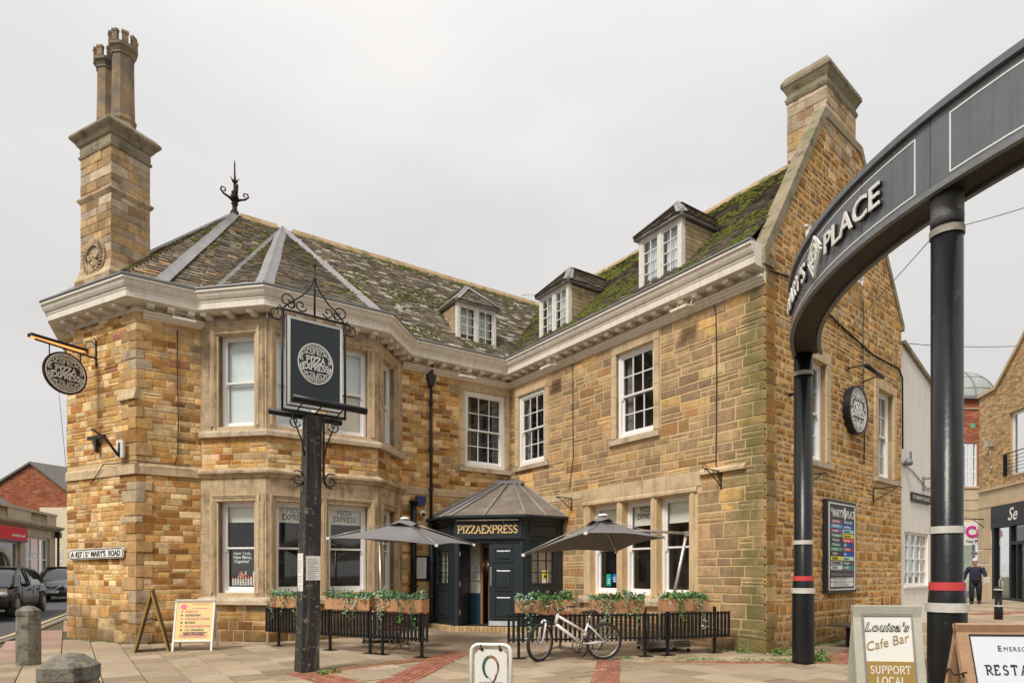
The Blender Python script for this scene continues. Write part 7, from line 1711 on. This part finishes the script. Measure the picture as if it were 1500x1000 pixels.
def shopwin(Mx, x0, x1, z0, z1, cols, rows, parent, y=.12, fr='white', fw=.07, back='dark_room'):
    mb = MB(Mx); mb.box(x0, x1, y+.9, y+.92, z0, z1); mb.build('shop_interior', M[back], parent)
    mb = MB(Mx); mb.ribbon([(x0+fw/2, z0+fw/2), (x1-fw/2, z0+fw/2), (x1-fw/2, z1-fw/2), (x0+fw/2, z1-fw/2)], fw, y, y+.08, closed=True)
    for c in range(1, cols): x = x0+(x1-x0)*c/cols; mb.box(x-fw*.35, x+fw*.35, y, y+.07, z0+fw, z1-fw)
    for r in range(1, rows): z = z0+(z1-z0)*r/rows; mb.box(x0+fw, x1-fw, y+.005, y+.065, z-fw*.35, z+fw*.35)
    wi = mb.build('window', M[fr], parent)
    for c in range(cols):
        for r in range(rows): mb = MB(Mx); mb.box(x0+(x1-x0)*c/cols+.02, x0+(x1-x0)*(c+1)/cols-.02, y+.03, y+.04, z0+(z1-z0)*r/rows+.02, z0+(z1-z0)*(r+1)/rows-.02); mb.build('pane', M['glass'], wi)
    return wi
wi = shopwin(FS, 4.4, 7.3, 1.15, 3.3, 3, 2, sh)
mb = MB(FS)
for k in range(22): x, z = R.uniform(4.7, 6.9), R.uniform(1.3, 2.8); mb.col = R.choice([(.6, .6, .58), (.4, .45, .5), (.1, .3, .4), (.65, .6, .5)]); mb.box(x, x+.2, .5, .51, z, z+.14)
mb.build('window_display', M['tint'], sh)
shopwin(FS, .2, 3.9, .9, 3.0, 2, 1, sh)
mb = MB(FS); mb.ribbon([(.9+1.1*math.cos(a*PI/10)+.9, 1.6+1.0*math.sin(a*PI/10)) for a in range(11)], .18, -.05, .1); mb.build('arch_moulding', lime, sh)
mb = MB(FS); mb.tube([(8.12, -.1, 3.6), (8.12, -.1, .3)], .06, 6); mb.box(7.98, 8.26, -.22, .02, 3.4, 3.7); mb.build('drainpipe', M['pipe'], sh)
mb = MB(FS); mb.prism([(.3, 4.2), (4.5, 7.2), (8, 4.2)], -2, 6.6, 'x'); mb.build('roof', slate_far, sh)

# ---------------------------------------------------------------- buildings right of the inn
wh = thing('rendered_house', 'cream rendered house with a multi-paned ground window beside the stone gable', 'house', (12.5, 19.5, .1))
FW = Frame((10.62, 17.75), g2); hw_ = [hole(.45, 2.55, 1.20, 2.72)]
mb = MB(FW)
for a, b, c, d_ in ((0, .45, -.2, 6.5), (.45, 2.55, -.2, 1.20), (.45, 2.55, 2.72, 6.5), (2.55, 5.4, -.2, 6.5)): mb.box(a, b, 0, .3, c, d_)
mb.prism([(0, 6.5), (5.4, 6.5), (5.4, 6.55), (2.66, 7.3), (.25, 7.92), (0, 7.6)], 0, .3, 'y'); mb.build('wall', M['render'], wh)
mb = MB(FW); mb.prism([(.1, 7.92), (.3, 8.0), (2.66, 7.38), (5.5, 6.6), (5.5, 6.5), (2.66, 7.28), (.25, 7.88)][::-1], -.08, .3, 'y'); mb.build('coping', M['coping'], wh)
shopwin(FW, .45, 2.55, 1.20, 2.72, 4, 4, wh, y=.06, fw=.06)
mb = MB(FW); mb.box(.38, 2.62, -.06, .0, 1.13, 1.19); mb.build('window_sill', M['white'], wh)
mb = MB(FW); mb.box(.88, .98, -.03, .0, 4.72, 5.0); mb.build('air_vent', M['gutter'], wh)
mb = MB(FW); mb.tube([(0, -.02, 4.6), (1.0, -.02, 4.48), (2.6, -.02, 4.0)], .012, 4); mb.build('cable', M['cable'], wh)
mb = MB(FW @ T(.40, -.12, 4.62)); mb.lathe([(.03, -.10), (.10, -.06), (.11, .02), (.06, .1)], n=12); o = mb.build('bulkhead_lamp', M['gutter']); tag(o, 'small round wall lamp on the cream rendered house', 'lamp')
sn = thing('passage_nameplate', 'small dark street nameplate on the cream rendered house', 'street sign', tuple(FW @ Vector((1.7, -.03, 3.7))))
mb = MB(FW); mb.box(.92, 2.6, -.05, -.01, 3.60, 3.86); mb.build('plate', M['sign_black'], sn); mb = MB(FW @ T(0, -.05, 0)); add_text(mb, "ST. MARY'S PLACE", .14, 1.0, 3.68, -.004, fit=1.5, bold=.003); mb.build('lettering', M['sign_white'], sn)
sb_ = MB(FW); sb_.tube([(2.35, 0, 3.1+.75), (2.35, -.3, 3.1+.75)], .02, 5); 
br_ = MB(FW); br_.box(2.0, 2.06, -.35, 0, 4.0-.0, 4.06); br_.box(2.0, 2.06, -.35, 0, 4.30, 4.36); br_.box(2.0, 2.06, -.04, 0, 3.95, 4.4); o = br_.build('sign_bracket', M['gutter']); tag(o, 'grey double-armed bracket on the cream rendered house', 'iron bracket')
# corner shop with glazed dome
dh = thing('domed_corner_building', 'red brick corner building with green lead dome and phone repair shop', 'building', (26, 34, .4)); Yd = 34.0
FD = Frame((23.2, Yd), (1, 0)); du = lambda u: (u-750)/F_PX*Yd-23.2; dv = lambda v: CAMH+(HOR-v)/F_PX*Yd
stone_b = mat('buff_stone', (.58, .45, .29), .85, var=.12, vs=1.5, bump=.2, streak=((.25, .17, .09), .35))
xa, xb = du(1395), du(1447)
mb = MB(FD)
for a, b, c, d_ in ((xa, xb, dv(583), dv(648)), (xa, du(1409), dv(648), dv(713)), (du(1431.5), xb, dv(648), dv(713))): mb.box(a, b, 0, .3, c, d_)
wl_ = mb.build('wall', brick_core, dh)
brick_fill(FD, [(xa, dv(713)), (xb, dv(713)), (xb, dv(583)), (xa, dv(583))], wl_, dh, [(.36, .11, .055), (.42, .15, .08), (.31, .09, .045)], holes=[(du(1409), du(1431.5), dv(713), dv(648))])
mb = MB(FD); mb.box(xa, xb, -.03, .3, dv(764), dv(713.5)); mb.build('stone_band', stone_b, dh)
for z in (732, 747, 599): mb = MB(FD); mb.box(xa, xb, -.06, -.031, dv(z), dv(z-1.5)); mb.build('string_course', stone_b, dh)
mb = MB(FD); mb.box(du(1408), du(1433), -.1, 0, dv(715), dv(712)); mb.build('window_sill', stone_b, dh)
shopwin(FD, du(1409), du(1431.5), dv(712), dv(648), 2, 3, dh, y=.05)
mb = MB(FD); mb.box(du(1421), du(1428), -.02, 0, dv(626.5), dv(620)); mb.build('green_tile', mat('green_tile', (.12, .38, .22), .4, bump=0), dh)
mb = MB(FD); mb.box(xa, du(1452), -.25, .4, dv(585), dv(581)); mb.build('eaves', M['gutter'], dh)
dc = FD @ Vector((du(1441), 2.2, 0)); mb = MB(T(dc.x, dc.y, dv(583)+.0)); rd = 1.95
mb.lathe([(rd*1.0*math.cos(a), 1.95*math.sin(a)) for a in [k*PI/2/9 for k in range(9)]]+[(.06, 1.95)], n=24); mb.build('dome', M['copper'], dh)
for k in range(8):
    a0 = k*PI/4-.1; mb = MB(T(dc.x, dc.y, dv(583))); mb.tube([((rd+.02)*math.cos(b)*math.cos(a0), (rd+.02)*math.cos(b)*math.sin(a0), 1.97*math.sin(b)) for b in [q*PI/2/9 for q in range(9)]], .035, 5); mb.build('dome_rib', M['lead'], dh)
for zf, zr_ in ((.35*1.17, .937), (.72*1.17, .695)): mb = MB(T(dc.x, dc.y, dv(583))); mb.tube([((rd+.015)*zr_*math.cos(a*PI/14), (rd+.015)*zr_*math.sin(a*PI/14), 1.66*zf) for a in range(28)], .016, 4, closed=True); mb.build('dome_seam', M['gutter'], dh)
mb = MB(FD); mb.box(xa, xb, -.12, -.03, dv(797), dv(764)); mb.build('shop_sign', M['sign_white'], dh)
mb = MB(FD @ T(0, -.12, 0)); add_text(mb, 'Craze', .80, du(1411.5), dv(786), -.02, bold=.03, ext=.015); mb.build('shop_lettering', mat('pink_lettering', (.65, .03, .28), .4, bump=0), dh)
mb = MB(FD @ T(0, -.12, 0)); add_text(mb, 'Your Phone & More', .21, du(1412), dv(794.5), -.01, bold=.006); mb.build('small_lettering', M['sign_black'], dh)
mb = MB(FD); mb.box(xa, xb, .9, .95, .4, dv(797)); mb.build('shop_interior', mat('pale_shop_inside', (.50, .55, .44), .8, vs=2, var=.3, bump=0, emit=((.6, .7, .5), .10)), dh)
mb = MB(FD); mb.box(xa, xb, .1, .11, .6, dv(797)); mb.build('shop_window', M['glass'], dh); mb = MB(FD); mb.box(du(1427), du(1428.5), .05, .14, .6, dv(797)); mb.box(xa, xb, .0, .14, .3, .62); mb.build('shopfront_frame', M['gutter'], dh)
mb = MB(FD); mb.box(du(1429), du(1438), .3, .32, dv(812), dv(808)); mb.col = (1, 1, 1); mb.build('red_poster', M['redband'], dh)
# buff brick building with gable, balcony window and black shopfront
bb2 = thing('buff_brick_building', 'buff brick gabled building with stone pilasters and a black shopfront at the right edge', 'building', (21.4, 28, .4))
FBf = Frame((21.7, 30), (-.197, -.98)); wz = mat('buff_brick_core', (.40, .27, .14), .95)
mb = MB(FBf)
for a, b, c, d_ in ((0, 2.5, 5.32, 9.66), (2.5, 4.6, 8.33, 9.66), (4.6, 8, 5.32, 9.66), (2.5, 4.6, 5.32, 5.68)): mb.box(a, b, 0, .3, c, d_)
mb.prism([(1.5, 9.66), (8, 9.66), (8, 12.2), (5.2, 12.6), (3.5, 11.1)], 0, .3, 'y'); wl_ = mb.build('wall', wz, bb2)
brick_fill(FBf, [(0, 5.35), (5.0, 5.35), (5.0, 12.4), (3.5, 11.1), (1.5, 9.68), (0, 9.64)], wl_, bb2, [(.56, .37, .19), (.62, .44, .24), (.50, .31, .15), (.44, .25, .12), (.6, .4, .19)], holes=[(2.5, 4.6, 5.6, 8.33), (3.75, 4.9, 8.95, 9.75)])
mb = MB(FBf); mb.prism([(0, 9.64), (1.5, 9.66), (3.5, 11.08), (5.2, 12.6), (5.2, 12.75), (3.45, 11.22), (1.45, 9.8), (0, 9.76)][::-1], -.10, .32, 'y'); mb.build('coping', stone_b, bb2)
mb = MB(FBf); mb.ribbon([(4.3+.5*math.cos(a*PI/10), 9.1+.5*math.sin(a*PI/10)) for a in range(11)], .08, -.03, .1); mb.box(3.7, 5, -.08, .0, 8.98, 9.08); mb.box(3.85, 4.9, .05, .06, 9.08, 9.6); mb.build('arched_window', M['white'], bb2)
shopwin(FBf, 2.5, 4.6, 5.68, 8.33, 2, 1, bb2, y=.1, fw=.1)
mb = MB(FBf)
for z in (5.85, 6.0, 6.15, 6.3, 6.45): mb.tube([(2.3, -.12, z), (4.6, -.12, z)], .012, 4)
mb.tube([(2.3, -.12, 6.62), (4.6, -.12, 6.62)], .025, 5); mb.box(2.27, 2.33, -.15, -.0, 5.7, 6.64); mb.build('balcony_rail', M['black'], bb2)
for x in range(8): mb = MB(FBf); mb.bbox(x+.003, x+.997, -.05, .3, 4.585, 5.245, .006); mb.build('band_stone', stone_b, bb2)
mb = MB(FBf); mb.box(-.02, 8, -.12, .3, 5.25, 5.34); mb.build('string_course', stone_b, bb2)
mb = MB(FBf); mb.box(-.02, 8, -.1, .3, 4.50, 4.58); mb.build('string_course', stone_b, bb2)
for z0, z1 in ((0, 1.25), (1.27, 1.95), (1.97, 2.6), (2.62, 4.5)): mb = MB(FBf); mb.bbox(0, 1.15, -.08, .3, z0+.005, z1-.005, .02); mb.build('pilaster_stone', stone_b, bb2)
mb = MB(FBf); mb.box(1.18, 8, -.10, .3, 3.55, 4.48); mb.box(1.18, 1.36, -.05, .2, .3, 3.55); mb.box(2.55, 2.7, -.05, .2, .3, 3.55); mb.box(1.36, 8, -.05, .2, .3, .5); mb.box(2.7, 8, -.06, .1, 2.75, 2.9); mb.box(3.1, 3.2, -.05, .1, .5, 2.75); mb.build('shopfront', M['black'], bb2)
for a, b in ((1.36, 2.55), (2.7, 8)): mb = MB(FBf); mb.box(a, b, .05, .06, .5, 3.55); mb.build('shop_window', M['glass'], bb2)
mb = MB(FBf); mb.box(1.36, 8, .8, .85, .4, 3.6); mb.build('shop_interior', mat('grey_teal_inside', (.16, .22, .23), .8, var=.5, vs=1.2, bump=0), bb2)
mb = MB(FBf @ T(0, -.10, 0)); add_text(mb, 'Se', .75, 2.55, 3.80, -.01, shear=.35, bold=.01); mb.build('script_sign', M['sign_white'], bb2)
mb = MB(FBf @ T(0, .03, 0)); ring(mb, .25, .02, 0, .005, 20, cx=1.9, cz=2.9); mb.ribbon([(a, b) for a, b in spiral(2.1, 1.6, .35, .1, 0, 500)], .05, 0, .005); mb.ribbon([(a, b) for a, b in spiral(1.8, 1.1, .25, .05, 90, 500)], .04, 0, .005); mb.build('window_graphics', M['frost'], bb2)
mb = MB(FBf @ T(.55, -.02, 0)); mb.tube([(0, 0, 4.0), (0, -.9, 4.05)], .025, 5); mb.tube([(0, 0, 3.6), (0, -.5, 4.0)], .02, 5); mb.box(-.03, .03, -.03, .0, 3.45, 4.15); o = mb.build('wall_bracket', M['black']); tag(o, 'black iron bracket on the stone pilaster by the shopfront', 'iron bracket')
mb = MB(FBf @ T(1.15, -.02, 7.3)); mb.box(-.12, .12, -.25, 0, -.12, .15); mb.tube([(0, -.1, -.1), (0, -.05, -1.0)], .012, 4); mb.tube([(0, -.05, -1.0), (0, -.05, -1.1)], .05, 6); o = mb.build('junction_box', M['alu']); tag(o, 'grey floodlight box on the buff brick wall', 'box')
flush_pieces({'brick': 'brickwork'})

# ---------------------------------------------------------------- the terrace opposite, which the windows mirror
op = thing('opposite_terrace', 'brick terrace on the far side of the square, mirrored in the inn windows', 'building', (-4, -17, 0))
FO = Frame((24, -15), (-1, -.12)); obr = mat('opposite_brick', (.16, .075, .045), .9, var=.2); oro = mat('opposite_roof', (.07, .06, .055), .9, var=.2)
mb = MB(FO); mb.box(0, 46, 0, 8, -.2, 7.2); mb.build('wall', obr, op)
mb = MB(FO); mb.prism([(-.3, 7.2), (8.3, 7.2), (4, 10.2)], -.2, 46.2, 'x'); mb.build('roof', oro, op)
for k in range(15):
    for z in (.9, 4.3): mb = MB(FO); mb.box(1.2+k*3, 2.6+k*3, -.03, .02, z, z+1.9); w_ = mb.build('window', M['white'], op); mb = MB(FO); mb.box(1.3+k*3, 2.5+k*3, -.05, -.03, z+.1, z+1.8); mb.build('pane', M['sign_navy'], w_)
# ---------------------------------------------------------------- wires and aerial
def wire(p, q, lab, sag=.1, r=.007):
    p, q = Vector(p), Vector(q); mb = MB(); mb.tube([tuple(p.lerp(q, k/8)-Vector((0, 0, sag*4*(k/8)*(1-k/8)))) for k in range(9)], r, 4); o = mb.build('overhead_wire', M['gutter']); tag(o, lab, 'wire')
wire(tuple(FG @ Vector((2.6, -.05, 6.35))), pix(1362, 352, 6.6), 'thin wire rising from the gable window to the right pole', .02, .006); wire(pix(1408, 331, 6.55), pix(1560, 285, 6.0), 'thin wire leaving the right pole to the upper right', .01, .004)
wire(tuple(FG @ Vector((7.5, 0, 7.75))), pix(1560, 500, 24), 'long wire from the gable end towards the domed building', .15, .012); wire(pix(86, 570, 15.8), pix(101, 730, 15.9), 'thin wire hanging at the left corner of the inn', .0, .006)
mb = MB(T(*pix(785, 432, 27))); mb.tube([(-.6, 0, .0), (.55, 0, .05)], .012, 4); mb.tube([(.3, 0, .02), (.3, 0, -1.5)], .02, 4)
for k in range(9): mb.tube([(-.55+k*.13, 0, -.07), (-.55+k*.13, 0, .08)], .008, 4)
o = mb.build('tv_aerial', M['alu']); tag(o, 'television aerial behind the roof valley', 'aerial')

# ---------------------------------------------------------------- the man in the street
px_, py_ = 18.35, 25.6; gz = ground_z(px_, py_)
man = thing('person', 'white-haired man in a navy jumper and black trousers walking with papers in his hand', 'person', (px_, py_, gz))
W0 = T(px_, py_, gz) @ RZ(rad(-38))     # local -y is forward
def skin(name, verts, edges, radii, m, W=W0, lv=2):
    me = bpy.data.meshes.new(name); org = W.translation; me.from_pydata([tuple(W @ Vector(v)-org) for v in verts], edges, []); me.materials.append(m)
    o = bpy.data.objects.new(name, me); link(o); sk = o.modifiers.new('skin', 'SKIN'); sk.use_smooth_shade = True
    for i, r in enumerate(radii):
        rr = r if isinstance(r, tuple) else (r, r); me.skin_vertices[0].data[i].radius = rr; me.skin_vertices[0].data[i].use_root = (i == 0)
    sb = o.modifiers.new('sub', 'SUBSURF'); sb.levels = lv; sb.render_levels = lv
    o.parent = man; o.location = (0, 0, 0); return o
skinm = mat('skin', (.50, .26, .18), .55, var=.05, bump=0); navy = mat('navy_jumper', (.022, .023, .05), .9, var=.1, bump=.2); trs = mat('black_trousers', (.012, .012, .014), .85, var=.1, bump=.1); hairm = mat('white_hair', (.55, .55, .55), .8, var=.2, bump=.5, bs=80)
J = [(0, 0, .95), (0, -.02, 1.12), (0, -.06, 1.32), (0, -.10, 1.45), (0, -.15, 1.53), (0, -.19, 1.62), (0, -.20, 1.70),
     (-.20, -.07, 1.42), (-.33, .05, 1.18), (-.38, -.02, .95), (-.39, -.05, .86), (.20, -.10, 1.42), (.31, -.08, 1.18), (.33, -.28, 1.04), (.33, -.36, 1.0),
     (-.10, 0, .90), (-.12, -.10, .50), (-.12, -.05, .10), (-.12, -.16, .05), (.10, 0, .90), (.12, .03, .50), (.11, .20, .14), (.11, .10, .06)]
E = [(0, 1), (1, 2), (2, 3), (3, 4), (4, 5), (5, 6), (3, 7), (7, 8), (8, 9), (9, 10), (3, 11), (11, 12), (12, 13), (13, 14), (0, 15), (15, 16), (16, 17), (17, 18), (0, 19), (19, 20), (20, 21), (21, 22)]
Rd = [.15, .145, .15, .09, .055, .085, .075, .065, .048, .032, .030, .065, .048, .032, .030, .095, .065, .04, .035, .095, .065, .04, .035]
skin('body', J, E, Rd, skinm)
mb = MB(W0); mb.tube([(0, 0, .90), (0, 0, .98), (0, -.02, 1.12), (0, -.06, 1.30), (0, -.10, 1.44), (0, -.13, 1.51)], [.195, .205, .205, .20, .165, .08], 14)
mb.tube([(-.10, -.09, 1.42), (-.22, -.06, 1.38), (-.33, .05, 1.18), (-.38, -.02, .95)], [.09, .092, .075, .055], 10); mb.tube([(.10, -.11, 1.42), (.22, -.09, 1.38), (.31, -.08, 1.18), (.33, -.27, 1.045)], [.09, .092, .075, .055], 10); mb.build('jumper', navy, man)
mb = MB(W0); mb.tube([(0, .01, .96), (0, .01, .80)], [.185, .17], 12)
mb.tube([(-.09, 0, .90), (-.12, -.10, .50), (-.12, -.05, .08)], [.13, .095, .075], 10); mb.tube([(.09, 0, .90), (.12, .03, .50), (.11, .20, .12)], [.13, .095, .075], 10); mb.build('trousers', trs, man)
for s, yy, z in ((-.12, -.12, .055), (.11, .14, .07)): mb = MB(W0 @ T(s, yy, z)); mb.lathe([(.03, -.055), (.055, -.05), (.055, 0), (.035, .04)], n=10, sy=2.4); mb.build('shoe', M['rubber'], man)
mb = MB(W0 @ T(0, -.175, 1.69)); mb.lathe([(.092, -.03), (.103, .03), (.09, .08), (.05, .115), (.01, .12)], n=14, sy=1.08); mb.box(-.08, .08, .03, .085, -.06, .05); mb.build('hair', hairm, man)
mb = MB(W0 @ T(0, -.28, 1.62)); mb.prism([(-.02, 0), (.02, 0), (0, .06)], -.025, .02, 'y', M=W0 @ T(0, -.28, 1.60)); mb.build('nose', skinm, man)
for s in (-1, 1): mb = MB(W0 @ T(s*.035, -.275, 1.665)); mb.lathe([(.004, -.01), (.013, 0), (.004, .01)], n=6); mb.build('eye', M['rubber'], man); mb = MB(W0 @ T(s*.095, -.19, 1.63)); mb.lathe([(.008, -.035), (.018, 0), (.01, .035)], n=6); mb.build('ear', skinm, man)
mb = MB(W0 @ T(0, -.285, 1.575)); mb.box(-.028, .028, -.004, .01, 0, .01); mb.build('mouth', mat('lips', (.3, .1, .09)), man)
for cx, cy, cz, dx in ((-.39, -.06, .84, 0), (.33, -.39, .985, 1)):
    mb = MB(W0 @ T(cx, cy, cz))
    for k in range(4): o_ = -.03+k*.02; mb.tube([(o_*(0 if dx == 0 else 1), o_ if dx == 0 else 0, 0), (o_ if dx else .0, o_ if dx == 0 else -.03, -.04), (o_ if dx else .012, o_ if dx == 0 else -.03, -.085-.008*(k in (1, 2)))], [.012, .010, .007], 5)
    mb.tube([(0, -.03, .02), (.02, -.055, -.02), (.015, -.05, -.05)], [.012, .011, .008], 5); mb.build('fingers', skinm, man)
mb = MB(W0 @ T(.36, -.42, .95) @ RX(rad(25)) @ RZ(.3)); mb.box(-.10, .10, -.01, .01, -.16, .12); mb.box(-.06, .12, -.02, -.012, -.12, .14); o = mb.build('folded_papers', M['sign_white']); tag(o, "folded white papers in the walking man's left hand", 'papers')
